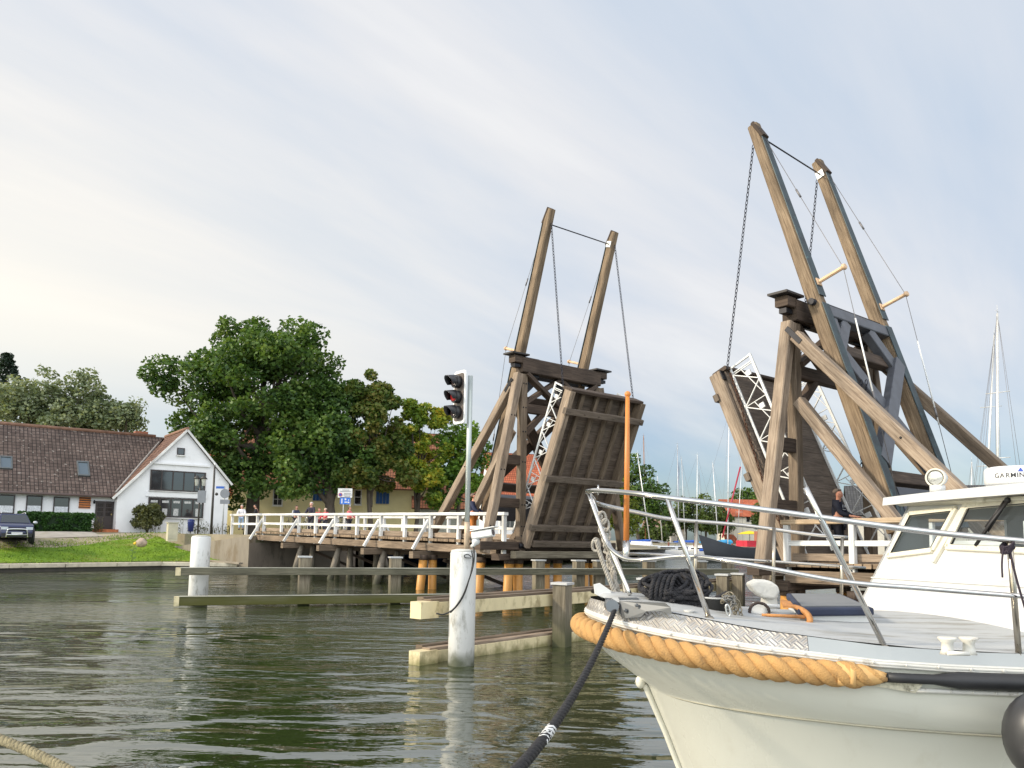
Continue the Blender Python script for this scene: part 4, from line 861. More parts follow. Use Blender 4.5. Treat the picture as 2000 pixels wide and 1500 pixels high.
tree('round_tree', 'bright green tree behind the traffic light pole', tb, [lobe(890, 890, 66, 55, 60), lobe(905, 850, 66, 36, 32), lobe(925, 900, 66, 35, 45), lobe(870, 950, 65, 45, 50), lobe(930, 960, 66, 40, 40)], 9000, grm, .3, .28, 14, (.5, 1.0), 60)
gym = leafmat('silvery willow leaves', [(.08, .115, .05), (.14, .18, .09), (.22, .26, .15), (.32, .36, .24)])
for i, (x, tp, lab, lb) in enumerate(((60, 0, 'silvery loose tree at the left edge behind the long roof', [(50, 775, 60, 50), (20, 790, 60, 50), (95, 750, 40, 36), (90, 800, 55, 45), (60, 820, 70, 35)]), (155, 0, 'silvery tree behind the middle of the long brown roof', [(150, 780, 48, 55), (180, 752, 32, 38), (130, 820, 60, 40), (195, 805, 35, 40), (160, 825, 50, 30)]), (245, 0, 'low loose tree behind the roof valley of the white house', [(235, 815, 28, 26), (256, 805, 22, 26), (215, 825, 28, 22), (265, 825, 18, 18)]))):
    tb = at(x, 1000, 78); tb.z = 2
    tree('willow_tree', lab, tb, [lobe(a, b, 78, c, d) for a, b, c, d in lb], 7000 if i < 2 else 3200, gym, .36, .25, 20+i, (.5, 1.0), 110, group='trees behind the white house', limbs=10)
tb = at(14, 1000, 84); tb.z = 2; root = empty('conifer_tree', tb, 'dark conifer tip rising at the left edge of the photo', 'tree')
m = MB(); rg = np.random.default_rng(5); top = at(14, 690, 84)
cl_ = [(np.array([top.x+math.cos(a)*r, top.y+math.sin(a)*r*.8, z]), .45) for z, r in [(top.z-.3-k*.55, .18+k*.26) for k in range(12)] for a in np.linspace(0, 6.0, 7)]
leaf_cloud(m, cl_, 4500, .3, rg); m.build('crown', leafmat('conifer needles', [(.006, .016, .008), (.014, .03, .015), (.025, .05, .02)], .1), root)
m = MB(); m.tube([tb, top], [.25, .03], 8); m.build('trunk', barkm(), root)
def bush(name, label, c, rx, ry, rz, n, mt, size, seed, cat='bush', ncl=24, group=None):
    rg = np.random.default_rng(seed); rr = random.Random(seed); c = Vector(c); cl = []
    for _ in range(ncl):
        u = rg.normal(size=3); u /= np.linalg.norm(u); u[2] = abs(u[2])*.9-.15; cl.append((np.array(c)+u*np.array([rx, ry, rz])*(.5+.4*rg.random()), .35*min(rx, rz)))
    root = empty(name, (c.x, c.y, c.z-rz*.3), label, cat, group)
    m = MB(); leaf_cloud(m, cl, n, size, rg); m.build('foliage', mt, root)
    m = MB()
    for k in range(6): a = k*1.05; m.tube([(c.x, c.y, c.z-.35*rz), (c.x+rx*.5*math.cos(a), c.y+ry*.5*math.sin(a), c.z+rz*.45)], [.03, .01], 5)
    m.build('stem', barkm(), root); return root
c = HP.p(1.75, -1.2, 2.75); bush('garden_bush', 'rounded olive bush beside the door of the white house', c, 1.15, .9, 2.15, 5200, leafmat('olive bush leaves', [(.035, .045, .015), (.085, .095, .035), (.16, .17, .07)]), .16, 31)
# clipped hedge
root = empty('clipped_hedge', HP.p(-6, -.7, 1.8), 'low clipped green hedge below the windows of the white house', 'hedge')
hz = HP.hit(120, 1004, -.9)[1]; ha0 = HP.hit(38, 1010, -.9)[0]; ha1 = HP.hit(183, 1010, -.9)[0]
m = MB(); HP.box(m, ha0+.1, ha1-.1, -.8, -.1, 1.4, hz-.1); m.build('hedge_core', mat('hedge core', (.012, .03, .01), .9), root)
m = MB(); rg = np.random.default_rng(6); cl_ = []
for k in range(260):
    a = rg.uniform(ha0, ha1); f = rg.random(); p = HP.p(a, -.9, rg.uniform(1.45, hz)) if f < .6 else HP.p(a, rg.uniform(-.9, 0), hz)
    cl_.append((np.array(p), .16))
leaf_cloud(m, cl_, 9000, .12, rg); m.build('foliage', leafmat('hedge leaves', [(.015, .05, .010), (.03, .085, .015), (.055, .125, .025)]), root)
# weeds along the house foot
rr_ = random.Random(9); m = MB()
for k in range(70):
    a = rr_.choice([rr_.uniform(1.8, 7.6), rr_.uniform(5.0, 7.6), rr_.uniform(-1.4, -.8)]); p = HP.p(a, -.3-rr_.random()*.4, 2.0); h = rr_.uniform(.35, 1.1)
    m.tube([p, p+Vector((rr_.uniform(-.12, .12), 0, h))], [.012, .004], 4)
    for j in range(7):
        q = p+Vector((0, 0, h*(.35+.1*j))); x = Vector((rr_.uniform(-1, 1), rr_.uniform(-1, 1), .5)).normalized()*.1; n = m.add([q, q+x+Vector((.02, 0, .03)), q+x*1.6, q+x-Vector((.02, 0, .03))]); m.face((n, n+1, n+2, n+3))
tag(m.build('weeds', leafmat('weed leaves', [(.06, .07, .03), (.10, .11, .05), (.2, .17, .09)])), kind='stuff')
# ------------------------------------------------------------------ street furniture on the bank
def gz(px, py, Y): p = at(px, py, Y); return p
galv = mat('galvanised steel', (.36, .37, .37), .45, .6, .12, 4)
darkpole = mat('dark pole paint', (.05, .045, .04), .5, .2)
signback = mat('grey sign back', (.20, .21, .23), .5, .4, .1)
signblue = mat('sign blue', (.02, .10, .42), .4)
def street_lamp():
    b = at(386, 1045, 50.5); t = at(393, 932, 50.5); root = empty('street_lamp', b, 'double lantern street lamp in front of the white gable', 'street lamp')
    m = MB(); m.tube([(b.x, b.y, b.z), (b.x, b.y, t.z-.1)], .06, 8); m.build('pole', darkpole, root)
    for dx in (-.24, .2):
        c = Vector((b.x+dx, b.y, t.z-.55)); m = MB(); m.lathe(c, [(.10, 0), (.15, .42), (.16, .43)], 6); l = m.build('lantern', mat('pale lantern glass', (.75, .75, .72), .3), root)
        m = MB(); m.lathe(c+Vector((0, 0, .43)), [(.26, 0), (.1, .16), (.02, .24)], 6); m.build('lantern_hood', darkpole, l)
        m = MB(); m.tube([c-Vector((0, 0, .02)), c-Vector((0, 0, .15)), (b.x, b.y, t.z-.85)], .025, 6); m.build('arm', darkpole, l)
    m = MB(); c = at(394, 970, 50.4); m.box(c, (.52, .04, .78)); m.build('sign_panel', signback, root)
street_lamp()
b = at(412, 1046, 49.5); t = at(421, 909, 49.5); root = empty('signal_mast', b, 'slim black mast with small lamps at the right corner of the white gable', 'mast')
m = MB(); m.tube([b, (b.x, b.y, t.z)], [.085, .06], 8); m.build('pole', darkpole, root)
m = MB(); m.tube([(b.x, b.y, t.z), (b.x, b.y, t.z+.15)], .05, 8); m.build('pole_top', WHITEPAINT(), root)
m = MB(); m.ball(at(423, 965, 49.4), .1); m.build('mast_lamp', darkpole, root)
b = at(434, 1044, 49); t = at(439, 950, 49); root = empty('road_sign', b, 'round road sign seen from behind with a small plate, right of the white house', 'road sign')
m = MB(); m.tube([b, (b.x, b.y, t.z)], .035, 8); m.build('pole', galv, root)
m = MB(); m.lathe(at(439, 964, 48.9)+Vector((0, .02, 0)), [(.29, 0), (.29, .02)], 22, (0, -1, 0)); m.build('round_plate', signback, root)
m = MB(); m.box(at(439, 980, 48.9), (.58, .03, .27)); m.build('lower_plate', signback, root)
m = MB(); m.box(at(430, 952, 48.9), (.5, .025, .14)); m.build('street_name_plate', signblue, root)
b = at(672, 1003, 56.5); b.z = 2.1; root = empty('notice_sign', b, 'white notice with red ring over a blue sign on two posts behind the railing', 'sign')
for x in (672, 685): q = at(x, 960, 56.5); m = MB(); m.tube([(q.x, q.y, 2.1), (q.x, q.y, q.z)], .04, 8); m.build('post', galv, root)
c = at(674, 963, 56.3); m = MB(); m.box(c, (1.02, .03, .66)); pn = m.build('white_panel', WHITEPAINT(), root)
m = MB(); m.lathe(c+Vector((-.32, -.02, -.12)), [(.13, 0), (.13, .012)], 18, (0, -1, 0)); m.build('red_ring', mat('sign red', (.5, .02, .03), .4), pn)
m = MB(); m.lathe(c+Vector((-.32, -.03, -.12)), [(.085, 0), (.085, .012)], 18, (0, -1, 0)); m.build('blue_disc', signblue, pn)
m = MB()
for i, (dx, dz, wd) in enumerate(((.05, .22, .5), (.02, .12, .75), (.18, -.02, .5), (.18, -.12, .55), (.16, -.22, .4))): m.box(c+Vector((dx, -.02, dz)), (wd, .012, .045))
m.build('text_lines', mat('grey lettering', (.25, .25, .27), .6), pn)
c = at(674, 978, 56.3); m = MB(); m.box(c, (.72, .03, .5)); pn = m.build('blue_panel', mat('bright sign blue', (.03, .16, .62), .4), root)
m = MB(); m.box(c+Vector((-.22, -.02, -.02)), (.07, .012, .34)); m.box(c+Vector((.03, -.02, .1)), (.12, .012, .12)); m.box(c+Vector((.06, -.02, -.1)), (.2, .012, .07)); m.box(c+Vector((.25, -.02, .05)), (.07, .012, .07)); m.box(c+Vector((.25, -.02, -.12)), (.12, .012, .1)); m.build('white_symbols', WHITEPAINT(), pn)
# small things on the lawn
c = at(335, 1057, 49.5); root = empty('utility_cabinet', c, 'cream utility cabinet on the lawn in front of the white house', 'cabinet')
M_ = HP.M; m = MB(); m.box(c+Vector((0, 0, .56)), (.58, .42, 1.12), M=M_); m.build('cabinet_body', mat('cream cabinet', (.55, .5, .36), .6, 0, .12, 3), root)
m = MB(); m.box(c+Vector((0, 0, 1.15)), (.68, .52, .08), M=M_); m.build('cabinet_lid', mat('grey cabinet lid', (.4, .38, .3), .6), root)
m = MB(); m.box(c-HP.b*.22+Vector((0, 0, .58)), (.5, .02, .9), M=M_); m.build('cabinet_door', mat('cream cabinet door', (.5, .46, .34), .55), root)
c = at(372, 1042, 51); root = empty('litter_bin', c, 'dark blue litter bin below the gable window', 'bin')
m = MB(); m.lathe(c+Vector((0, 0, .12)), [(.16, 0), (.21, .62), (.22, .66)], 12); m.build('bin_body', mat('dark blue plastic', (.015, .03, .16), .5), root)
m = MB(); m.lathe(c+Vector((0, 0, .79)), [(.23, 0), (.2, .08), (.04, .13)], 12); m.build('bin_lid', mat('dark blue plastic', (.015, .03, .16), .5), root)
m = MB(); m.tube([c, c+Vector((0, .2, .9))], .03, 6); m.build('post', darkpole, root)
c = at(276, 1066, 47.5); m = MB(); m.ball(c+Vector((0, 0, .18)), (.34, .25, .28), 12, 8)
rg_ = random.Random(2); m.v = [(x+rg_.uniform(-.02, .02), y, z+rg_.uniform(-.02, .02)) for x, y, z in m.v]
tag(m.build('boulder', mat('field stone', (.38, .29, .22), .85, 0, .3, 6, bump=.5)), 'rounded field stone lying on the lawn', 'boulder')
c = at(257, 1098, 44.5); root = empty('sunflower', c, 'lone sunflower at the edge of the quay', 'flower')
m = MB(); top = c+Vector((.12, 0, 1.05)); m.tube([c, c+Vector((.03, 0, .6)), top], .016, 6); m.build('stem', leafmat('flower leaves', [(.05, .12, .02), (.12, .2, .05), (.2, .28, .1)]), root)
m = MB()
for k in range(7):
    q = c.lerp(top, .2+.1*k); a = k*2.4; x = Vector((math.cos(a), math.sin(a)*.4, .25)); n = m.add([q, q+x*.12+Vector((0, 0, .06)), q+x*.24, q+x*.12-Vector((0, 0, .06))]); m.face((n, n+1, n+2, n+3))
m.build('leaves', leafmat('flower leaves', [(.05, .12, .02), (.12, .2, .05), (.2, .28, .1)]), root)
m = MB(); m.lathe(top, [(.09, 0), (.08, .03), (.02, .05)], 12, (-.2, -1, .3)); m.build('flower_head', mat('sunflower yellow', (.65, .42, .02), .6, 0, .3, 20), root)
# ------------------------------------------------------------------ parked car
def car():
    o = at(52, 1062, 43.5); z0 = o.z; fx = Vector((.62, -.785, 0)); sx = Vector((.785, .62, 0))     # forward / car's left... towards the camera right
    root = empty('parked_car', (o.x, o.y, z0), 'dark blue off-road car with chrome nudge bar parked on the grass', 'car')
    cen = o - fx*2.05 + Vector((0, 0, 0)) - sx*.5
    def C_(f, s_, z): return cen+fx*f+sx*s_+Vector((0, 0, z))
    paint = mat('dark blue car paint', (.008, .014, .065), .3, .1, .05, 2, coat=.5); plastic = mat('car trim plastic', (.02, .02, .022), .6)
    prof = [(-2.15, .42, .84), (-2.1, 1.0, .86), (-1.9, 1.08, .87), (1.0, 1.12, .89), (1.75, 1.05, .86), (2.02, .92, .80), (2.12, .62, .76), (2.1, .40, .74), (1.6, .32, .82), (-1.9, .32, .84)]
    m = MB(); n = len(prof); L0 = m.add([C_(f, w_*.98, z) for f, z, w_ in prof]); R0 = m.add([C_(f, -w_*.98, z) for f, z, w_ in prof])
    m.face([L0+i for i in range(n)]); m.face([R0+n-1-i for i in range(n)])
    for i in range(n): j = (i+1) % n; m.face((L0+j, L0+i, R0+i, R0+j))
    bd = m.build('body', paint, root); bv = bd.modifiers.new('bev', 'BEVEL'); bv.width = .07; bv.segments = 3; bd.data.polygons.foreach_set('use_smooth', [True]*len(bd.data.polygons))
    cab = [(-2.0, 1.06, .80), (-1.75, 1.60, .64), (-.2, 1.66, .62), (.25, 1.62, .61), (1.05, 1.09, .78)]
    m = MB(); n = len(cab); L0 = m.add([C_(f, w_, z) for f, z, w_ in cab]); R0 = m.add([C_(f, -w_, z) for f, z, w_ in cab]); m.face([L0+i for i in range(n)][::-1]); m.face([R0+i for i in range(n)])
    for i in range(n-1): m.face((L0+i, L0+i+1, R0+i+1, R0+i))
    cb = m.build('cabin', paint, root); bv = cb.modifiers.new('bev', 'BEVEL'); bv.width = .05; bv.segments = 2
    gl = glass('car window', (.03, .035, .04), .04)
    def lerp3(a, b, k): return tuple(x+(y-x)*k for x, y in zip(a, b))
    m = MB(); a, b_ = cab[3], cab[4]; p = lerp3(a, b_, .10); q = lerp3(a, b_, .92); nn_ = (fx*.55+Vector((0, 0, .83)))*.015
    m.quad(C_(q[0], q[2]*.9, q[1])+nn_, C_(p[0], p[2]*.92, p[1])+nn_, C_(p[0], -p[2]*.92, p[1])+nn_, C_(q[0], -q[2]*.9, q[1])+nn_); m.build('windscreen', gl, root)
    for sg in (-1, 1):
        for f0, f1 in ((.15, -.75), (-.83, -1.6)):
            m = MB(); m.slab([C_(f0+(.62 if f0 > 0 else 0), sg*.772, 1.14), C_(f1, sg*.785, 1.14), C_(f1, sg*.652, 1.55), C_(f0, sg*.65, 1.56)], sx*sg*.012); m.build('side_window', gl, root)
        m = MB(); m.tube([C_(.1, sg*.58, 1.66), C_(0, sg*.58, 1.73), C_(-1.6, sg*.6, 1.70), C_(-1.7, sg*.6, 1.62)], .025, 6); m.build('roof_rail', mat('silver rail', (.55, .56, .58), .3, .8), root)
        m = MB(); m.ball(C_(.78, sg*1.0, 1.17), (.12, .12, .09)); m.build('wing_mirror', mat('pale mirror', (.5, .52, .55), .3, .3), root)
        m = MB(); m.box(C_(2.02, sg*.58, .83), (.32, .16, .15), M=Matrix((sx, fx, UPZ)).transposed()); m.build('headlight', mat('headlight glass', (.55, .58, .62), .1, .2), root)
        for f in (1.32, -1.32):
            m = MB(); m.lathe(C_(f, sg*.66, .36), [(.26, 0), (.36, .03), (.37, .2), (.30, .23)], 22, sx*sg); w_ = m.build('wheel', mat('tyre rubber', (.018, .018, .018), .8), root)
            m = MB(); m.lathe(C_(f, sg*.875, .36), [(.235, 0), (.22, .02), (.05, .015)], 14, sx*sg); m.build('rim', mat('alloy rim', (.4, .41, .42), .35, .8), w_)
            m = MB(); m.lathe(C_(f, sg*.80, .38), [(.44, 0), (.45, .10), (.40, .105)], 22, sx*sg); m.build('wheel_arch', plastic, root)
    M = Matrix((sx, fx, UPZ)).transposed()
    m = MB(); m.box(C_(2.12, 0, .80), (.82, .04, .15), M=M); m.build('grille', plastic, root)
    m = MB(); m.box(C_(2.09, 0, .46), (1.42, .08, .2), M=M); m.build('bumper', plastic, root)
    m = MB(); m.box(C_(2.15, 0, .56), (.52, .02, .115), M=M); m.build('number_plate', WHITEPAINT(), root)
    m = MB(); m.tube(smooth_path([C_(2.2, -.5, .34), C_(2.26, -.46, .66), C_(2.27, -.36, .78), C_(2.27, .36, .78), C_(2.26, .46, .66), C_(2.2, .5, .34)]), .036, 8); m.tube([C_(2.24, -.48, .48), C_(2.24, .48, .48)], .03, 8); m.build('nudge_bar', mat('chrome', (.6, .6, .62), .12, 1, .02), root)
car()
# ------------------------------------------------------------------ people
def skin_mesh(name, verts, edges, radii, m, parent, lv=1):
    me = bpy.data.meshes.new(name); me.from_pydata([tuple(v) for v in verts], edges, []); me.materials.append(m); o = bpy.data.objects.new(name, me); COL.objects.link(o)
    sk = o.modifiers.new('skin', 'SKIN'); sk.use_smooth_shade = True
    for v, r in zip(me.skin_vertices[0].data, radii): v.radius = (r, r) if not isinstance(r, tuple) else r
    me.skin_vertices[0].data[0].use_root = True
    ss = o.modifiers.new('sub', 'SUBSURF'); ss.levels = lv; ss.render_levels = lv
    if parent is not None: o.parent = parent; o.matrix_parent_inverse = world_m(parent).inverted()
    return o
def person(foot, h, face, label, top, legs, hair, topname='jacket', arms='down', lean=0, skin=(.50, .26, .18), seat=False, hood=None, bag=None, hat=None, group='people on the bridge', badge=False):
    """face = unit direction the person looks; one continuous body, clothes and hair as separate pieces"""
    k = h/1.75; f = Vector((face[0], face[1], 0)).normalized(); s = Vector((f.y, -f.x, 0)); foot = Vector(foot)
    root = empty('person', foot, label, 'person', group)
    def P(a, b, z): return foot + s*(a*k) + f*((b+lean*max(0, z-.9))*k) + Vector((0, 0, z*k))
    hand = {'down': ((.25, .02, 1.12), (.24, .12, .88), (.23, .16, .78)), 'rail': ((.27, .12, 1.15), (.20, .34, 1.08), (.17, .42, 1.07)), 'bar': ((.26, .14, 1.14), (.23, .36, 1.02), (.22, .44, 1.0)), 'hips': ((.33, -.05, 1.14), (.22, .08, 1.0), (.15, .11, .98))}[arms]
    sk = mat('skin %s' % str(skin), skin, .55, 0, .06, 6)
    v = []; e = []; r = []
    def add(p, rad, par=None):
        v.append(P(*p)); r.append(rad*k if not isinstance(rad, tuple) else (rad[0]*k, rad[1]*k)); i = len(v)-1
        if par is not None: e.append((par, i))
        return i
    pel = add((0, 0, .95), .13); ab = add((0, 0, 1.12), .125, pel); ch = add((0, .0, 1.32), .14, ab); nk = add((0, .0, 1.46), .06, ch); n2 = add((0, .02, 1.52), .055, nk)
    hd = add((0, .03, 1.60), .088, n2); h2 = add((0, .03, 1.68), .085, hd); add((0, .025, 1.735), .05, h2); add((0, .12, 1.605), .02, hd)
    for sg in (-1, 1):
        add((sg*.085, .02, 1.62), .018, hd)
        sh = add((sg*.19, 0, 1.41), .065, ch); el = add((sg*hand[0][0], hand[0][1], hand[0][2]), .045, sh); wr = add((sg*hand[1][0], hand[1][1], hand[1][2]), .032, el); pm = add((sg*hand[2][0], hand[2][1], hand[2][2]), .036, wr)
        tip = Vector(hand[2])-Vector(hand[1]); tip.normalize()
        for q in range(4): add((sg*(hand[2][0]+(q-1.5)*.016), hand[2][1]+tip.y*.09+.005*q, hand[2][2]+tip.z*.09-.008*abs(q-1.5)), .009, pm)
        add((sg*(hand[2][0]-.04), hand[2][1]+.03+tip.y*.03, hand[2][2]+tip.z*.04), .011, pm)
        hp = add((sg*.10, 0, .88), .10, pel); kn = add((sg*.11, .03, .50), .065, hp); an = add((sg*.115, -.01, .10), .045, kn); add((sg*.125, .15, .04), .035, an)
    skin_mesh('body', v, e, r, sk, root, 1)
    v, e, r = [], [], []
    a = add((0, 0, .90), (.175, .13)); b = add((0, 0, 1.1), (.165, .13), a); c = add((0, 0, 1.30), (.19, .135), b); add((0, 0, 1.44), .085, c)
    for sg in (-1, 1): q = add((sg*.19, 0, 1.40), .085, c); q = add((sg*hand[0][0], hand[0][1], hand[0][2]), .068, q); add((sg*(hand[1][0]*.97+hand[0][0]*.03), hand[1][1]*.92+hand[0][1]*.08, hand[1][2]*.92+hand[0][2]*.08), .052, q)
    skin_mesh(topname, v, e, r, mat('cloth %s' % str(top), top, .85, 0, .15, 8), root, 1)
    v, e, r = [], [], []
    a = add((0, 0, .93), (.16, .125))
    for sg in (-1, 1): q = add((sg*.10, 0, .86), .115, a); q = add((sg*.11, .03, .50), .085, q); add((sg*.115, -.01, .10), .07, q)
    skin_mesh('trousers', v, e, r, mat('cloth %s' % str(legs), legs, .85, 0, .15, 8), root, 1)
    v, e, r = [], [], []
    for sg in (-1, 1):
        i0 = add((sg*.117, -.05, .05), .055); add((sg*.125, .17, .04), .045, i0)
    m = MB()
    for i in (0, 2): m.tube([v[i]-Vector((0, 0, 0)), v[i+1]], [.06*k, .045*k], 8)
    m.build('shoes', mat('dark shoes', (.03, .028, .025), .6), root)
    m = MB(); c = P(0, .005, 1.685); rows = []
    for i in range(6):
        th = math.pi*.58*i/5; rows.append([c + (s*math.cos(2*math.pi*j/12)*.098 + f*math.sin(2*math.pi*j/12)*.108)*(math.sin(th)*k) + Vector((0, 0, .088*math.cos(th)*k)) - f*(.018*k) + Vector((0, 0, (.05*k if math.sin(2*math.pi*j/12) > .3 and i > 3 else 0))) for j in range(13)])
    m.grid(rows, True, True); m.build('hat' if hat else 'hair', mat('hair %s' % str(hat or hair), hat or hair, .8, 0, .3, 20), root)
    m = MB()
    for sg in (-1, 1): m.ball(P(sg*.032, .112, 1.632), .010*k, 6, 4)
    m.build('eyes', mat('dark eyes', (.02, .015, .012), .3), root)
    m = MB(); m.tube([P(-.025, .112, 1.562), P(.025, .112, 1.562)], .006*k, 5); m.build('mouth', mat('lip colour', (.30, .10, .08), .5), root)
    if badge:
        m = MB(); M = Matrix((s, f, UPZ)).transposed(); m.box(P(-.09, .142, 1.33), (.05*k, .01, .05*k), M=M); m.box(P(.09, .142, 1.33), (.03*k, .01, .07*k), M=M); m.box(P(0, .146, 1.25), (.28*k, .008, .014*k), M=M); m.build('shirt_badges', mat('pale badge', (.6, .62, .66), .5), root)
        m = MB()
        for sg in (-1, 1): m.beam(P(sg*.09, .0, 1.475), P(sg*.16, .0, 1.455), .05*k, .02*k); 
        m.build('epaulettes', mat('pale badge', (.6, .62, .66), .5), root)
    if bag: m = MB(); m.box(P(0, -.2, 1.22), (.32*k, .18*k, .44*k), M=Matrix((s, f, UPZ)).transposed()); o = m.build('backpack', mat('bag %s' % str(bag), bag, .8), root); o.modifiers.new('b', 'BEVEL').width = .05
    return root
def on_deck(px, v, s=-1):
    """point on the walking surface of a span seen at pixel column px"""
    p0 = H(s, 0, v, 0); d = (H(s, -1, v, 0)-p0); r = ray(px, 1040); k = r.x/r.y
    t = (k*p0.y-p0.x)/(d.x-k*d.y); q = H(s, -t, v, deckz(-t)+.055); return q
person(on_deck(470, -.6), 1.72, (.2, -1), 'person in a white top and light jeans at the left end of the railing', (.72, .70, .72), (.28, .38, .52), (.55, .5, .45), arms='rail', skin=(.55, .28, .2), topname='shirt', bag=(.05, .05, .06))
person(on_deck(502, -1.0), 1.68, (-1, -.2), 'person in a black jacket leaning towards the railing beside the first raking brace', (.02, .02, .025), (.025, .025, .03), (.03, .025, .02), arms='rail', lean=.25)
person(on_deck(577, .6), 1.66, (.8, -.5), 'person in a dark top pushing a bicycle, dark hair', (.03, .035, .07), (.03, .03, .04), (.06, .04, .03), arms='bar', bag=(.5, .52, .55))
person(on_deck(606, .2), 1.82, (-.3, -1), 'tall grey haired person in a dark jumper above the white handrail', (.022, .018, .035), (.04, .04, .05), (.55, .52, .5), arms='bar', skin=(.62, .33, .25))
person(on_deck(622, 1.1), 1.5, (.6, -.8), 'shorter person in a red coat standing behind the grey haired one', (.55, .06, .07), (.05, .05, .06), (.25, .08, .06), arms='bar')
person(on_deck(634, .3), 1.45, (-.6, -.8), 'person in a bright pink red coat with pale hair', (.62, .07, .09), (.05, .05, .07), (.60, .48, .36), arms='bar', skin=(.6, .34, .26))
person(on_deck(681, .7), 1.55, (.9, -.3), 'person in a red patterned jacket below the notice sign', (.58, .12, .13), (.025, .025, .035), (.12, .07, .04), arms='bar')
def bike(px, v, label, col):
    o = on_deck(px, v); d = AX*-1 if px % 2 else AX; root = empty('bicycle', o, label, 'bicycle', 'bicycles pushed over the bridge'); n = Vector((d.y, -d.x, 0)); bk = mat('tyre rubber', (.018, .018, .018), .8)
    for sx_ in (-.53, .53):
        c = o+d*sx_+Vector((0, 0, .34)); m = MB(); m.tube([c+d*.33*math.cos(a)+Vector((0, 0, .33*math.sin(a))) for a in np.linspace(0, 6.28, 25)[:-1]], .02, 5, closed=True); w_ = m.build('wheel', bk, root)
        m = MB(); [m.tube([c, c+d*.32*math.cos(a)+Vector((0, 0, .32*math.sin(a)))], .003, 3) for a in np.linspace(0, 6.28, 15)[:-1]]; m.build('spokes', galv, w_)
    q = lambda a, z: o+d*a+Vector((0, 0, z)); m = MB()
    for pl in (((-.53, .34), (-.18, .32), (.38, .78), (-.28, .76), (-.18, .32)), ((.53, .34), (.36, .9)), ((-.53, .34), (-.26, .66)), ((-.18, .32), (-.32, .92))): m.tube([q(*a) for a in pl], .016, 6)
    m.build('frame', mat('bike paint %s' % str(col), col, .35), root)
    m = MB(); m.tube([q(.3, 1.0)+n*.28, q(.38, .97)+n*.1, q(.38, .97)-n*.1, q(.3, 1.0)-n*.28], .014, 6); m.build('handlebar', galv, root)
    m = MB(); m.ball(q(-.33, .94), (.13, .08, .04)); m.build('saddle', bk, root)
bike(567, 1.0, 'dark bicycle beside the person with dark hair', (.03, .03, .035)); bike(601, .75, 'silver bicycle in front of the grey haired person', (.4, .4, .42)); bike(627, .7, 'dark red bicycle beside the red coats', (.2, .02, .03)); bike(670, 1.0, 'black bicycle beside the red patterned jacket', (.02, .02, .02))
kq = at(924, 1004, 31.0); person((kq.x, kq.y, H(-1, -1.5, 0, 2.14).z), 1.80, (.95, -.3), 'person in navy shirt and orange trousers between the signal pole and far portal', (.02, .025, .06), (.55, .19, .04), (.15, .1, .08), arms='bar', skin=(.62, .26, .16), group='bridge keepers')
kp = at(1637, 1010, 21.6); person((kp.x, kp.y, H(1, -.5, 0, 2.15).z), 1.93, (.80, -.60), 'person in a navy uniform shirt with badges at the handrail of the near portal', (.012, .014, .028), (.012, .013, .022), (.10, .075, .06), arms='rail', skin=(.58, .27, .18), group='bridge keepers', badge=True, topname='uniform_shirt')
# ------------------------------------------------------------------ houses behind the bridge
def house(name, label, o, hv, ln, dp, z0, ze, zr, wallm, roofm, gable_w=None):
    P = Plane(o, hv); root = empty(name, P.p(ln/2, 0, z0), label, 'house')
    m = MB(); P.box(m, 0, ln, 0, dp, z0, ze)
    for a in (0, ln-.3): m.slab([P.p(a, 0, ze), P.p(a, dp, ze), P.p(a, dp/2, zr-.15)], P.a*.3)
    m.build('wall', wallm, root); m = MB()
    roofquad(m, P.p(-.4, -.5, ze-.25), P.p(ln+.4, -.5, ze-.25), P.p(ln+.4, dp/2, zr), P.p(-.4, dp/2, zr)); roofquad(m, P.p(ln+.4, dp+.5, ze-.25), P.p(-.4, dp+.5, ze-.25), P.p(-.4, dp/2, zr), P.p(ln+.4, dp/2, zr))
    m.build('roof', roofm, root); return P, root
yellow = mat('pale yellow plaster', (.78, .70, .40), .85, 0, .08, 1, dirt=((.35, .3, .2), 1, .62, .5))
o = at(452, 1010, 69); redtile = tilemat('red roof tiles', (.42, .105, .05), (.52, .16, .08), (.14, .04, .02)); oldred = tilemat('weathered red tiles', (.26, .10, .055), (.34, .15, .085), (.09, .04, .025))
YP, yr = house('yellow_house', 'yellow house with blue shutters half hidden behind the oak', (o.x, o.y), (1, .10), 17.5, 9, 1.7, 6.55, 12.0, yellow, oldred)
wf = WOOD_WH()
for r, nx, ny in (((534, 949, 552, 988), 2, 3), ((692, 956, 706, 986), 1, 2), ((718, 955, 728, 983), 1, 2)): window(YP, yr, YP.rect(*r), -.02, nx, ny, fr=wf, ft=.09, sill=wf)
for x0, x1 in ((612, 636), (735, 760)):
    a0, a1, z0, z1 = YP.rect(x0, 946 if x0 < 700 else 953, x1, 978 if x0 < 700 else 984); m = MB()
    for i in range(4): YP.box(m, a0+(a1-a0)*i/4+.015, a0+(a1-a0)*(i+1)/4-.015, -.07, -.01, z0, z1)
    m.build('shutter', mat('blue shutter paint', (.02, .085, .26), .55, 0, .1, 5), yr)
m = MB(); YP.box(m, 2, 17.5, -.06, -.005, 1.7, 2.3); m.build('plinth', mat('grey plinth', (.3, .28, .22), .9), yr)
o = at(812, 1010, 70); house('brick_shed', 'low house with brown tiled roof right of the yellow house', (o.x, o.y), (1, .15), 5.2, 6, 1.7, 4.9, 8.2, mat('pale grey plaster', (.42, .42, .36), .85), oldred)
SP, sr = Plane((o.x, o.y), (1, .15)), None
o = at(418, 1000, 78); house('red_gable_house', 'house with bright red roof between the white gable and the oak', (o.x, o.y), (.55, .84), 9, 7, 1.8, 6.2, 10.4, yellow, redtile)
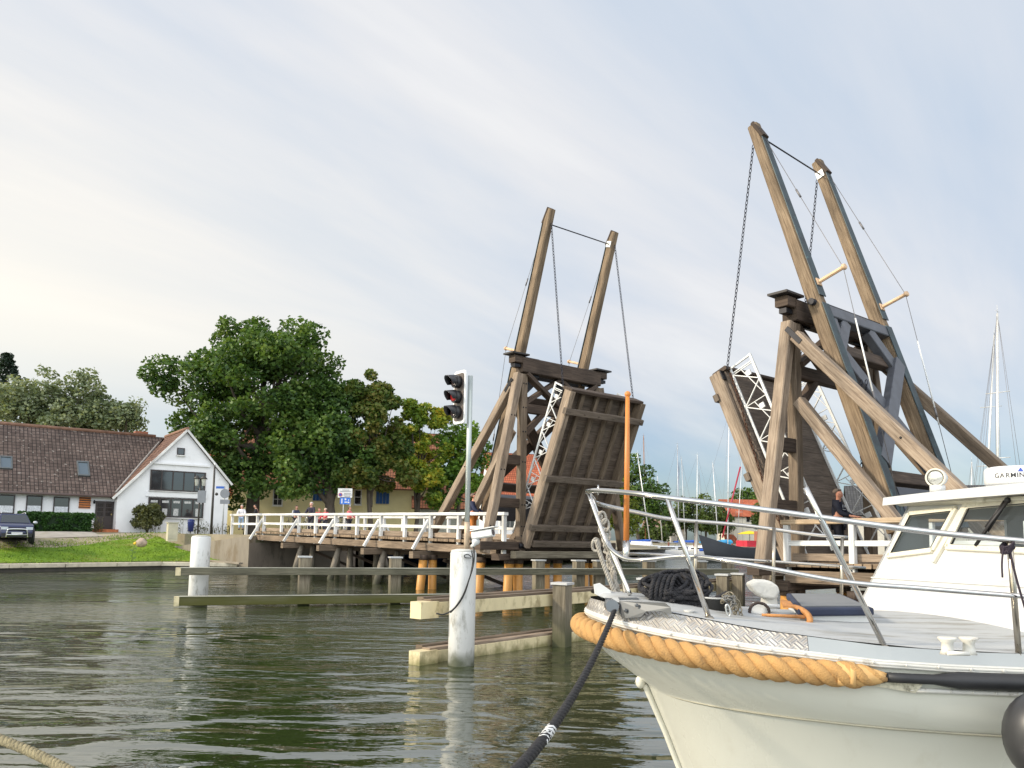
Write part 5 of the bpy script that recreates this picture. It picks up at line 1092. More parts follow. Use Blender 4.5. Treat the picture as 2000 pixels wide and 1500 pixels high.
o = at(962, 1030, 92); RP, rr_o = house('red_roof_house', 'white house with vivid red roof seen through the far portal', (o.x, o.y), (1, .22), 9, 9, 1.6, 7.2, 12.6, plaster, redtile)
window(RP, rr_o, (1.5, 2.6, 3.2, 4.9), -.02, 2, 1, fr=wf); window(RP, rr_o, (5.5, 6.6, 3.2, 4.9), -.02, 2, 1, fr=wf)
o = at(1416, 1050, 158); MP, mr = house('harbour_house', 'cream house with red roof beyond the marina', (o.x, o.y), (1, -.08), 10.5, 9, 1.2, 7.5, 10.9, mat('cream plaster', (.72, .66, .54), .85, 0, .06), redtile)
for r in ((1457, 1006, 1465, 1020), (1475, 1006, 1483, 1020)): window(MP, mr, MP.rect(*r), -.02, 1, 1, fr=wf)
m = MB(); roofquad(m, MP.p(-.3, -2.6, 2.0), MP.p(2.6, -2.6, 2.0), MP.p(1.6, -.1, 3.7), MP.p(-.3, -.1, 3.7)); m.build('porch_roof', redtile, mr)
o = at(1311, 1020, 165); house('striped_roof_house', 'house with faded brown roof among the marina trees', (o.x, o.y), (.8, .6), 4.5, 5, 1.2, 5.0, 9.2, mat('grey plaster', (.4, .38, .36), .85), tilemat('faded roof', (.3, .2, .16), (.42, .34, .3), (.14, .1, .08)))
o = at(1268, 1035, 150); house('small_white_house', 'small white house behind the marina masts', (o.x, o.y), (1, .1), 3.2, 4, 1.2, 4.6, 6.4, plaster, mat('pale roof', (.45, .3, .24), .8))
o = at(1665, 1010, 72); house('grey_roof_house', 'grey roofed house behind the near raised leaf', (o.x, o.y), (1, -.35), 12, 8, 1.2, 5.0, 7.7, mat('beige plaster', (.5, .46, .38), .85), tilemat('grey slates', (.06, .06, .065), (.085, .085, .085), (.03, .03, .03)))
# trees of the marina shore
tb = at(1248, 1050, 122); tb.z = 1.2
tree('dark_tree', 'dark green tree right of the far raised leaf', tb, [lobe(1245, 960, 122, 38, 60), lobe(1232, 915, 122, 22, 38), lobe(1270, 985, 122, 32, 50), lobe(1220, 960, 122, 28, 60), lobe(1290, 955, 122, 14, 22)], 7500, oakm, .5, .4, 41, (.8, 1.8), 60)
tb = at(1212, 1050, 108); tb.z = 1.2
tree('yellow_green_tree', 'yellow green tree at the edge of the far raised leaf', tb, [lobe(1212, 975, 108, 26, 42), lobe(1205, 1010, 108, 28, 30), lobe(1226, 1010, 108, 20, 34)], 4000, leafmat('yellow green leaves', [(.06, .08, .012), (.12, .16, .02), (.22, .24, .03)]), .42, .3, 42, (.6, 1.3), 40)
mg = leafmat('marina bush leaves', [(.035, .055, .015), (.07, .11, .02), (.14, .18, .04)])
for i, (x, y, Y, rx, ry, lab) in enumerate(((1340, 1000, 152, 26, 30, 'green tree left of the tall grey mast in the marina'), (1378, 1005, 150, 30, 34, 'yellowish round tree behind the motor boat'), (1405, 1010, 156, 22, 30, 'small green tree beside the harbour house'), (1458, 975, 175, 28, 20, 'dark round tree behind the red roof of the harbour house'), (1488, 1010, 150, 10, 25, 'slim yellow tree at the corner of the harbour house'), (1300, 1020, 150, 26, 28, 'low green tree behind the white house in the marina'), (1720, 985, 85, 24, 26, 'yellowish tree behind the lattice railing of the near leaf'), (1275, 1045, 146, 26, 10, 'clipped hedge like bush on the marina quay'))):
    tb = at(x, 1052, Y); tb.z = 1.2
    tree('shore_tree', lab, tb, [lobe(x, y, Y, rx, ry), lobe(x-rx*.4, y+ry*.5, Y, rx*.6, ry*.5), lobe(x+rx*.4, y+ry*.5, Y, rx*.6, ry*.5)], 2600, mg if i != 3 else oakm, .55, .22, 50+i, (.8, 1.5), 26, group='trees along the marina shore', limbs=6)
# ------------------------------------------------------------------ marina boats
def hull_mesh(m, o, d, ln, beam, fb, sheer=.25, dr=.3):
    """boat hull: o midship on the water, d = bow direction"""
    n = Vector((d.y, -d.x, 0)); rows = []
    for i in range(13):
        u = -1+2*i/12; wd = beam/2*(1-max(0, u)**2.2)*(.82+.18*min(1, (1+u)*2)); z = fb+sheer*max(0, u)**2+.06*u*u
        p = o+d*(u*ln/2); rk = d*(.12*ln*max(0, u)**3)
        rows.append([p+n*wd+Vector((0, 0, z))+rk, p+n*wd*.92+Vector((0, 0, z*.45))+rk*.5, p+n*wd*.45-Vector((0, 0, dr)), p-n*wd*.45-Vector((0, 0, dr)), p-n*wd*.92+Vector((0, 0, z*.45))+rk*.5, p-n*wd+Vector((0, 0, z))+rk])
    m.grid(rows, True); m.poly(rows[0][::-1])
    rows2 = [[r[0]-n*.02, r[0].lerp(r[5], .5)+Vector((0, 0, .05)), r[5]+n*.02] for r in rows]; return rows, rows2
def sailboat(px, Y, d, ln, hullc, masts, label, cover=None, cabin=True, spreader=True, mastc=(.7, .7, .7), tent=None, foredeck=None):
    o = at(px, 1090, Y); o.z = 0; d = Vector((d[0], d[1], 0)).normalized(); n = Vector((d.y, -d.x, 0))
    root = empty('sailboat', o, label, 'sailboat', 'sailing boats moored in the marina')
    m = MB(); rows, dk = hull_mesh(m, o, d, ln, ln*.31, .95); m.build('hull', mat('hull %s' % str(hullc), hullc, .3, 0, .05, 1), root)
    m = MB(); m.grid(dk, True, True); m.build('deck', mat('boat deck cream', (.6, .58, .52), .6), root)
    if cabin:
        m = MB(); c = o+d*.04*ln; M = Matrix((d, n, UPZ)).transposed(); m.box(c+Vector((0, 0, 1.25)), (ln*.36, ln*.17, .55), M=M); b_ = m.build('cabin', mat('cabin white', (.75, .75, .74), .35), root); b_.modifiers.new('b', 'BEVEL').width = .12
        m = MB(); 
        for sg in (-1, 1): m.box(c+n*sg*ln*.087+Vector((0, 0, 1.3)), (ln*.26, .02, .16), M=M)
        m.build('cabin_window', pane, root)
    for (x, ytop, lean, col) in masts:
        b_ = o+d*(.08*ln); b_.z = 1.0; k = Y/FPX; t = at(x, ytop, b_.y); mt = mat('mast %s' % str(col), col, .4, .3)
        m = MB(); m.tube([b_, t], [.085, .055], 8); mo = m.build('mast', mt, root); m = MB(); hgt = t.z-b_.z
        if spreader:
            for q in (.42, .68): c = b_.lerp(t, q); m = MB(); m.tube([c-n*.65, c+n*.65], .025, 5); m.build('spreader', mt, mo)
            m = MB()
        for e in (o+d*ln*.52+Vector((0, 0, 1.2)), o-d*ln*.48+Vector((0, 0, 1.1)), o+n*ln*.14+d*.4+Vector((0, 0, 1)), o-n*ln*.14+d*.4+Vector((0, 0, 1))): m.tube([t, e], .010, 4)
        m.build('rigging', mat('grey wire', (.18, .17, .17), .5, .5), mo)
        m = MB(); m.tube([t, t+Vector((0, 0, .5))], .012, 4); m.tube([t+Vector((0, 0, .12))-d*.3, t+Vector((0, 0, .12))+d*.3], .012, 4); m.build('masthead_gear', mt, mo)
        bm = b_+Vector((0, 0, .9)); m = MB(); m.tube([bm, bm-d*ln*.40+Vector((0, 0, .1))], .05, 6); m.build('boom', mt, root)
        if cover:
            m = MB(); rg = random.Random(int(px)); m.tube([bm-d*ln*.40*i/8+Vector((0, 0, .14+.12*(1-i/8)+rg.uniform(-.03, .03))) for i in range(9)], [.24-.016*i for i in range(9)], 8); m.build('sail_cover', mat('canvas %s' % str(cover), cover, .8, 0, .2, 3, bump=.4, bs=6), root)
    if tent:
        m = MB(); c = o-d*ln*.25; h = 1.25; w2 = ln*.15
        m.slab([c-n*w2+Vector((0, 0, .95)), c+n*w2+Vector((0, 0, .95)), c+Vector((0, 0, .95+h))], d*ln*.34); m.build('canvas_tent', mat('canvas %s' % str(tent), tent, .85, 0, .1, 3, bump=.4, bs=5), root)
    if foredeck: m = MB(); c = o+d*ln*.2; M = Matrix((d, n, UPZ)).transposed(); m.box(c+Vector((0, 0, 1.15)), (ln*.34, ln*.2, .4), M=M); b_ = m.build('tarpaulin', mat('canvas %s' % str(foredeck), foredeck, .85), root); b_.modifiers.new('b', 'BEVEL').width = .15
    return root
BL = (.02, .09, .42); NV = (.015, .02, .10); WH = (.72, .72, .70)
sailboat(1262, 112, (.9, -.4), 8.5, WH, [(1245, 886, 0, (.72, .72, .7))], 'white sailboat with blue boom cover and white mast nearest the dark tree', BL, tent=(.72, .71, .72))
sailboat(1268, 124, (-.8, -.5), 9, (.5, .42, .36), [(1257, 852, 0, (.36, .15, .05))], 'sailboat with varnished orange brown mast in front of the dark tree', (.30, .32, .4))
sailboat(1296, 138, (-.4, -.9), 7.5, WH, [(1284, 930, 0, (.7, .7, .7))], 'small sailboat with a short white mast beside the dark tree', None)
sailboat(1318, 110, (.85, -.5), 7.5, (.62, .6, .55), [(1323, 868, 0, (.45, .47, .5))], 'sailboat with grey mast and navy tarpaulin on deck', None, foredeck=NV)
sailboat(1334, 145, (.5, -.85), 8, WH, [(1331, 896, 0, (.5, .52, .54))], 'sailboat with thin pale grey mast behind the tarpaulin boat', BL)
sailboat(1326, 160, (-.6, -.8), 7, (.12, .16, .3), [(1326, 904, 0, (.09, .12, .19))], 'sailboat with dark blue mast among the pale ones', None)
sailboat(1352, 128, (.9, -.3), 9, WH, [(1362, 889, 0, (.68, .7, .7))], 'white sailboat with a blue covered boom left of the motor boat', BL)
sailboat(1368, 156, (.2, -1), 7.5, WH, [(1365, 919, 0, (.3, .32, .34))], 'sailboat with dark grey mast behind the motor boat', None)
sailboat(1410, 104, (.75, -.65), 10, (.62, .62, .64), [(1424, 806, 0, (.72, .72, .72))], 'sailboat with the tallest white mast left of the near raised leaf', (.03, .22, .45))
sailboat(1441, 152, (-.5, -.85), 8, WH, [(1449, 903, 0, (.66, .66, .66))], 'sailboat with white mast in front of the harbour house', None)
sailboat(812, 84, (1, -.35), 8, (.02, .06, .22), [], 'blue hulled boat seen under the far approach span', None)
sailboat(1960, 46, (-.75, -.6), 10, WH, [(1948, 612, 0, (.62, .6, .56))], 'sailboat with tall mast and wind vane rising behind the radar dome', (.4, .4, .4))
sailboat(1925, 54, (-.6, -.7), 9, WH, [(1942, 655, 0, (.55, .55, .53))], 'sailboat with furled foresail mast left of the radar dome', None)
sailboat(1899, 75, (-.6, -.7), 8, WH, [(1898, 902, 0, (.6, .6, .58))], 'low sailboat with short mast above the cabin roof', None)
sailboat(1300, 101, (.97, -.25), 7, WH, [], 'low white boat with a small cabin nearest the orange staff', None)
sailboat(1362, 97, (.95, -.3), 7.5, (.60, .61, .62), [], 'pale grey boat with blue tarpaulin behind the lower rail', None, foredeck=BL)
sailboat(1232, 130, (.9, -.3), 7, WH, [], 'white boat with a tent cover beside the dark tree', None, tent=(.3, .42, .6))
sailboat(1398, 132, (.7, -.7), 7, WH, [(1392, 905, 0, (.7, .7, .7))], 'small white sailboat left of the tallest mast', BL)
def motorboat():
    o = at(1392, 1085, 118); o.z = 0; d = Vector((-.95, -.3, 0)).normalized(); n = Vector((d.y, -d.x, 0)); M = Matrix((d, n, UPZ)).transposed()
    root = empty('motor_boat', o, 'white motor boat with cabin windows and turquoise canvas', 'motor boat')
    m = MB(); rows, dk = hull_mesh(m, o, d, 7.0, 2.4, 1.15); m.build('hull', mat('hull (0.72, 0.72, 0.7)', (.72, .72, .7), .3), root); m = MB(); m.grid(dk, True, True); m.build('deck', mat('boat deck cream', (.6, .58, .52), .6), root)
    m = MB(); c = o+d*.2; q = [c-d*1.7+Vector((0, 0, 1.1)), c+d*1.5+Vector((0, 0, 1.1)), c+d*.7+Vector((0, 0, 2.35)), c-d*1.5+Vector((0, 0, 2.4))]; m.slab([p-n*.95 for p in q], n*1.9); m.build('cabin', WHITEPAINT(), root)
    for sg in (-1, 1):
        for a0, a1 in ((-1.4, -.5), (-.35, .45)): m = MB(); m.slab([c+d*a0+n*sg*.96+Vector((0, 0, 1.6)), c+d*a1+n*sg*.96+Vector((0, 0, 1.6)), c+d*(a1-.15)+n*sg*.96+Vector((0, 0, 2.2)), c+d*a0+n*sg*.96+Vector((0, 0, 2.2))], n*sg*.02); m.build('cabin_window', pane, root)
    m = MB(); m.box(o-d*2.3+Vector((0, 0, 1.75)), (1.5, 1.9, 1.5), M=M); b_ = m.build('canvas_hood', mat('turquoise canvas', (.03, .32, .55), .8, 0, .15, 3), root); b_.modifiers.new('b', 'BEVEL').width = .3
motorboat()
def ship():
    o = at(1450, 1082, 92); o.z = 0; d = Vector((-.97, -.25, 0)).normalized(); n = Vector((d.y, -d.x, 0))
    root = empty('cutter_boat', o, 'dark grey hulled cutter with red leaning spar and red bulwark', 'boat')
    m = MB(); rows, dk = hull_mesh(m, o+d*0, d, 9.0, 3.2, 1.55, 1.35); m.build('hull', mat('dark slate hull', (.035, .04, .05), .5, 0, .15, 1), root); m = MB(); m.grid(dk, True, True); m.build('deck', mat('boat deck cream', (.6, .58, .52), .6), root)
    m = MB(); m.tube([at(1411, 1050, 91), at(1446, 912, 93)], .09, 8); m.build('red_spar', mat('red spar paint', (.35, .02, .04), .4), root)
    m = MB(); c = o-d*1.6; m.box(c+Vector((0, 0, 2.0)), (3.4, 2.4, .7), M=Matrix((d, n, UPZ)).transposed()); m.build('red_bulwark', mat('red hull paint', (.5, .02, .04), .5), root)
    m = MB(); m.box(c-d*1.2+Vector((0, 0, 2.9)), (1.6, 1.5, 1.1), M=Matrix((d, n, UPZ)).transposed()); m.build('wheelhouse', mat('rust brown wheelhouse', (.3, .13, .08), .6), root)
ship()
c = at(1464, 1040, 140); root = empty('parasol', (c.x, c.y, 1.3), 'yellow parasol on the quay of the harbour house', 'parasol')
m = MB(); m.lathe(c-Vector((0, 0, .3)), [(2.2, 0), (1.2, .35), (.05, .6)], 12); m.build('canopy', mat('yellow canvas', (.75, .5, .02), .8), root); m = MB(); m.tube([(c.x, c.y, 1.2), c], .05, 6); m.build('pole', darkpole, root)
c = at(1572, 1064, 60); root = empty('pedal_boat', c, 'blue and yellow pedal boat beyond the handrail post', 'boat')
m = MB(); m.ball(c-Vector((0, 0, .25)), (.7, .5, .35)); m.build('float', mat('yellow plastic', (.7, .42, .03), .4), root); m = MB(); m.ball(c+Vector((0, 0, .45)), (.5, .4, .35)); m.ball(c+Vector((.2, 0, .05)), (.55, .4, .25)); m.build('canopy', mat('blue plastic', (.02, .15, .5), .4), root)
m = MB()
for k in range(14):
    p = Vector((22+k*8, 106+k*4.0 if k < 10 else 146, 0)); m.box(p+Vector((0, -1, .45)), (8.2, 1.6, .14), rz=.46 if k < 10 else 0)
tag(m.build('jetty', mat('grey jetty planks', (.3, .28, .24), .8)), 'low grey jetty along the marina moorings', 'jetty')
for i, (x, Y) in enumerate(((1430, 96), (1306, 104), (1356, 100))):
    p = at(x, 1085, Y); m = MB(); m.tube([(p.x, p.y, -.5), (p.x, p.y, 2.0)], .12, 8); tag(m.build('dolphin_post', mat('red brown post', (.16, .05, .03), .7)), ['red brown mooring post before the dark cutter', 'red brown mooring post left of the grey mast boat', 'red brown mooring post beside the blue covered boom'][i], 'post', 'mooring posts in the marina')
# ------------------------------------------------------------------ the white boat in the foreground
BO = Vector((.52, 5.357, 0)); AL = math.radians(4); BA_ = Vector((math.cos(AL), math.sin(AL), 0)); BN = Vector((math.sin(AL), -math.cos(AL), 0))
SB = [0, .012, .05, .15, .4, .8, 1.4, 2.4, 3.9, 7]; BBt = [0, .14, .31, .51, .75, .98, 1.2, 1.35, 1.42, 1.42]
def smo(xs, ys):
    def f(x):
        return float(np.interp(x, xs, ys))
    return f
_d = np.linspace(0, 7, 701); _y = np.interp(_d, SB, BBt)
for _ in range(2): _y[16:-1] = np.convolve(np.pad(_y, 6, mode='edge'), np.ones(13)/13, 'valid')[16:-1]
bb = lambda s: float(np.interp(max(s, 0), _d, _y))
zs = smo([-.1, 0, .15, .4, .8, 1.4, 1.9, 3.1, 7], [1.633, 1.625, 1.595, 1.561, 1.524, 1.478, 1.462, 1.465, 1.5])
zp = smo([-.1, 0, .15, .4, .8, 1.4, 1.9, 3.1, 7], [1.72, 1.715, 1.70, 1.675, 1.615, 1.56, 1.54, 1.545, 1.57])
zr = smo([-.1, 0, .15, .4, .8, 1.4, 1.9, 3.1, 7], [1.535, 1.53, 1.50, 1.468, 1.425, 1.41, 1.405, 1.41, 1.44])
def BP(s, n, z): q = BO+BA_*s+BN*n; q.z = z; return q
def NP(px, py, dn=0.0, side=1, s0=0.0):
    """point seen at a pixel on the vertical surface above the near (or far) gunwale"""
    lo, hi = s0, 6.5
    for _ in range(50):
        mid = (lo+hi)/2; q = BP(mid, side*(bb(mid)+dn), 1.6); d = ray(px, py)
        if q.x/q.y < d.x/d.y: lo = mid
        else: hi = mid
    return at(px, py, BP(lo, side*(bb(lo)+dn), 1.6).y)
boat = empty('motor_cruiser', BP(2.4, 0, 0), 'white motor cruiser with rope fendered bow filling the lower right', 'motor boat')
hullm = mat('cream hull paint', (.57, .565, .495), .28, 0, .04, .8, dirt=((.38, .34, .25), 2.6, .58, .22), coat=.25, stretch=(1, 1, .35))
S_ = [0, .015, .04, .08, .14, .22, .32, .45, .6, .8, 1.05, 1.35, 1.7, 2.1, 2.6, 3.2, 4, 5, 6.2]
LV = [(lambda s: zs(s), 0, 1.0, 1.0), (lambda s: zs(s)-.16, .03, 1.0, 1.0), (lambda s: zs(s)-.25, .14, .985, 1.08), (lambda s: 1.16-.02*s if s < 3 else 1.1, .40, .955, 1.2), (lambda s: 1.135-.02*s if s < 3 else 1.075, .415, .94, 1.2), (lambda s: .85, .54, .92, 1.0), (lambda s: .5, .68, .88, .8), (lambda s: .1, .82, .80, .65), (lambda s: -.35, .96, .62, .55)]
m = MB()
for sg in (1, -1):
    rows = []
    for s in S_:
        rows.append([BP(s0+s, sg*mm*bb(s*c), z(s0+s if s0 < .3 else s)) for z, s0, mm, c in LV])
    m.grid(rows, True, sg < 0)
m.build('hull', hullm, boat)
m = MB(); m.tube([BP(s0-.015, 0, z(s0)) for z, s0, mm, c in LV[3:]], .02, 8); m.ball(BP(.36, 0, 1.17), (.035, .035, .045)); m.build('stem_bar', mat('pale stem paint', (.7, .68, .58), .35), boat)
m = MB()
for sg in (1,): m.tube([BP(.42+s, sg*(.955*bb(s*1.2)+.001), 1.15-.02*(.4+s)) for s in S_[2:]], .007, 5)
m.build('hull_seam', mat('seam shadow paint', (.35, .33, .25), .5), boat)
deckm = mat('worn deck paint', (.40, .41, .41), .6, 0, .06, 1.2, dirt=((.20, .185, .15), 3.4, .50, .7), stretch=(.45, 2.4, 1), bump=.1, bs=40)
def camber(s, n): w_ = bb(s); return zp(s)+.07*(1-(n/max(w_, .05))**2)
m = MB(); rows = []
for s in [.02, .06, .12, .2, .35, .5, .7, .9, 1.2, 1.6, 2, 2.5, 3, 4, 6]:
    w_ = max(bb(s)-.06, .01); rows.append([BP(s+.02, w_*k/6, camber(s, w_*k/6)-.004) for k in range(-6, 7)])
m.grid(rows, True, False); m.build('deck', deckm, boat)
def platemat():
    m, t, b = base_mat('chequer plate'); L = t.links.new
    uv = nd(t, 'ShaderNodeUVMap'); mp = nd(t, 'ShaderNodeMapping'); mp.inputs['Rotation'].default_value = (0, 0, math.radians(45)); mp.inputs['Scale'].default_value = (21, 21, 1); L(uv.outputs[0], mp.inputs[0])
    ck = nd(t, 'ShaderNodeTexChecker'); ck.inputs['Scale'].default_value = 1.0; ck.inputs['Color1'].default_value = (1, 1, 1, 1); ck.inputs['Color2'].default_value = (0, 0, 0, 1); L(mp.outputs[0], ck.inputs[0])
    w1 = nd(t, 'ShaderNodeTexWave', bands_direction='X'); w1.inputs['Scale'].default_value = .63; w2 = nd(t, 'ShaderNodeTexWave', bands_direction='Y'); w2.inputs['Scale'].default_value = .63; L(mp.outputs[0], w1.inputs[0]); L(mp.outputs[0], w2.inputs[0])
    mx = nd(t, 'ShaderNodeMix', data_type='FLOAT'); L(ck.outputs['Fac'], mx.inputs[0]); L(w1.outputs['Fac'], mx.inputs[2]); L(w2.outputs['Fac'], mx.inputs[3])
    bm = nd(t, 'ShaderNodeBump'); bm.inputs['Strength'].default_value = .9; bm.inputs['Distance'].default_value = .008; L(mx.outputs[0], bm.inputs['Height']); L(bm.outputs[0], b.inputs['Normal'])
    n = nd(t, 'ShaderNodeTexNoise'); n.inputs['Scale'].default_value = 6; n.inputs['Detail'].default_value = 6; L(uv.outputs[0], n.inputs[0]); r = ramp(t, [(.35, (.33, .30, .27)), (.65, (.52, .50, .47))]); L(n.outputs[0], r.inputs[0]); L(r.outputs[0], b.inputs['Base Color'])
    b.inputs['Metallic'].default_value = .35; b.inputs['Roughness'].default_value = .45; return m
def side_strip(s0, s1, lo, hi, mt, name, sides=(1, -1), n=40):
    m = MB()
    for sg in sides:
        ss = [s0+(s1-s0)*(i/n)**1.6 for i in range(n+1)]; u = 0; prev = None
        for i, s in enumerate(ss):
            p, q = lo(s, sg), hi(s, sg)
            if prev:
                e = (p-prev[0]).length; k = m.add([prev[0], p, q, prev[1]]); h = (q-p).length; uv = [(u, 0), (u+e, 0), (u+e, h), (u, h)]
                idx = (k, k+1, k+2, k+3); m.face(idx if sg > 0 else idx[::-1], uv if sg > 0 else uv[::-1], True); u += e
            prev = (p, q)
    return m.build(name, mt, boat)
lo = lambda s, sg: BP(s, sg*(bb(s)+.004), zs(s)+.012); hi = lambda s, sg: BP(s+.02, sg*max(bb(s)-.058, 0), zp(s))
pl = side_strip(0.0, 1.03, lo, hi, platemat(), 'chequer_plate_edge')
for g_ in (1, -1): side_strip(1.033, 6.2, lambda s, sg: BP(s, sg*(bb(s)+.002), zs(s)+.012), lambda s, sg: BP(s+.02, sg*(bb(s)-.06), zp(s)), mat('blue grey toe rail', (.31, .335, .345), .45, 0, .06, 2), 'toe_rail', (g_,))
stripm = mat('worn white strip', (.58, .57, .53), .5, 0, .1, 6, dirt=((.2, .17, .13), 9, .60, .8))
m = MB(); path = [BP(s, bb(s)+.012, zs(s)-.004) for s in reversed(S_)]+[BP(s, -(bb(s)+.012), zs(s)-.004) for s in S_[1:]]
pp = resample(path, .05); 
for dz, r in ((.0, .013), (.012, .010), (-.012, .010)): m.tube([p+Vector((0, 0, dz)) for p in pp], r, 6)
bolts(m, [BP(s, bb(s)+.026, zs(s)) for s in np.arange(.2, 4, .16)], BN, .009, .008); m.build('gunwale_strip', stripm, boat)
ropem = mat('manila rope', (.52, .295, .105), .9, 0, .16, 5, bump=.5, bs=120, col2=(.42, .235, .085), dirt=((.16, .10, .05), 9, .53, .6), stretch=(1, 1, 1))
s1 = 1.37; path = [BP(s, bb(s)+.045, zr(s)) for s in np.linspace(s1, .35, 30)]+[BP(s-.035*(1-s/.35), bb(s)+.04, zr(s)) for s in np.linspace(.34, 0.0, 40)]
path += [BP(2*BO.x*0+(p-BO).dot(BA_), -(p-BO).dot(BN), p.z) for p in reversed(path[:-1])]
path = [p for p in resample(path, .03)]
for _ in range(4): path = [path[0]]+[(path[i-1]+path[i]*2+path[i+1])/4 for i in range(1, len(path)-1)]+[path[-1]]
m = MB(); m.rope(path, lambda u: .068*min(1, .35+min(u, 1-u)*18), .28, 3, 12, .02)
rf = m.build('rope_fender', ropem, boat)
for k in range(2):
    m = MB(); P_ = path if k == 0 else path[::-1]; m.tube([P_[1]-(P_[3]-P_[1])*(.4), P_[1], P_[4], P_[8]], [.02, .034, .056, .064], 12); m.tube([P_[5]+(P_[6]-P_[5])*.1, P_[6]], [.068, .068], 14); m.build('end_whipping', mat('rope whipping', (.60, .36, .14), .8, 0, .1, 30), rf)
m = MB(); m.tube([BP(s, bb(s)+.03, zr(s)) for s in np.linspace(1.36, 6.2, 40)], [.026]*3+[.045]*37, 12); m.build('rub_rail', mat('black rubber', (.018, .018, .02), .45, 0, .2, 4), boat)
m = MB(); m.tube([BP(s, bb(s)+.008, zr(s)-.062) for s in np.linspace(1.5, 6.2, 40)], .013, 6); bolts(m, [BP(s, bb(s)+.02, zr(s)-.06) for s in np.arange(1.7, 4, .11)], BN, .007, .006); m.build('lower_strip', stripm, boat)
m = MB(); m.slab([BP(1.32, bb(1.32)+.01, zr(1.3)-.05), BP(1.52, bb(1.52)+.01, zr(1.5)-.075), BP(1.56, bb(1.56)+.01, zr(1.5)-.03), BP(1.4, bb(1.4)+.01, zr(1.4)-.02)], BN*.012); m.build('patch_plate', mat('corroded plate', (.5, .47, .36), .8, 0, .3, 20, dirt=((.1, .09, .06), 12, .5, .8)), boat)
# ---- stainless rails
steel = mat('polished stainless', (.62, .60, .57), .13, 1, .06, 3, rvar=.03)
bronze = mat('weathered stainless', (.45, .40, .33), .28, 1, .15, 5)
def rail(name, pts, r, mt=None, n=10, sm=6): m = MB(); m.tube(smooth_path(pts, sm), r, n); return m.build(name, mt or steel, boat)
tip = at(1147, 960, 5.38)
near_top = [tip, NP(1170, 958, .0), NP(1235, 963, .03), NP(1303, 972, .04), NP(1450, 990, .04), NP(1600, 1010, .04), NP(1800, 1037, .04), NP(1990, 1056, .04), NP(2120, 1066, .04)]
rail('top_rail', near_top, .0165)
rail('top_rail', [tip, at(1158, 974, 5.5), NP(1172, 985, .02, -1), NP(1245, 1001, .03, -1), NP(1312, 1014, .04, -1), NP(1450, 1026, .04, -1), NP(1585, 1044, .04, -1), NP(1655, 1050, .04, -1)], .0165)
rail('lower_rail', [at(1150, 966, 5.36), at(1180, 1048, 5.2), at(1196, 1075, 5.1), at(1222, 1091, 5.0), at(1262, 1093, 4.88), at(1345, 1086, 4.72), NP(1450, 1100, .02), NP(1640, 1135, .02), NP(1800, 1149, .02), NP(1990, 1164, .02), NP(2120, 1172, .02)], .0135)
rail('lower_rail', [at(1156, 972, 5.46), at(1186, 1052, 5.5), at(1205, 1079, 5.6), NP(1260, 1082, .02, -1), NP(1345, 1086, .02, -1), NP(1500, 1096, .02, -1), NP(1690, 1109, .02, -1)], .0115)
rail('stem_stanchion', [at(1186, 1058, 5.25), at(1208, 1110, 5.2), at(1231, 1162, 5.15)], .015); rail('stem_stanchion', [at(1193, 1070, 5.4), at(1212, 1115, 5.35), at(1222, 1163, 5.3)], .015, bronze)
for pts, mt in (((NP(1303, 973, .04), NP(1385, 1208, -.13)), steel), ((NP(1573, 952, .06), NP(1603, 1012, .04), NP(1728, 1264, -.10)), steel), ((NP(1972, 1060, .04), NP(1990, 1282, -.08)), bronze), ((NP(1360, 1019, .03, -1), NP(1357, 1152, -.08, -1)), bronze), ((NP(1512, 1031, .03, -1), NP(1510, 1150, -.08, -1)), bronze), ((NP(1645, 1049, .03, -1), NP(1643, 1186, -.06, -1)), bronze)):
    m = MB(); m.tube(pts, .0155, 10); o = m.build('stanchion', mt, boat); m = MB(); e = pts[-1]; m.lathe(e-Vector((0, 0, .015)), [(.035, 0), (.035, .012), (.02, .03)], 10); m.build('stanchion_foot', bronze, o)
m = MB(); c = at(1168, 957, 5.2); m.tube([c+Vector((0, .02*math.cos(a), .03*math.sin(a))) for a in np.linspace(0, 6.28, 11)[:-1]], .006, 6, closed=True); m.build('rail_clamp', steel, boat)
m = MB(); p0, p1 = at(1223, 1066, 5.06), at(1226, 770, 5.06); m.tube([p0, p0.lerp(p1, .5), p1], [.019, .017, .0135], 10); m.ball(p1, .021); st_ = m.build('jack_staff', mat('varnished orange staff', (.58, .20, .04), .4, 0, .2, 8, stretch=(6, 6, .6)), boat)
m = MB(); m.tube([at(1222, 1095, 5.03), p0.lerp(p1, .03)], .023, 10); m.build('staff_socket', steel, st_)
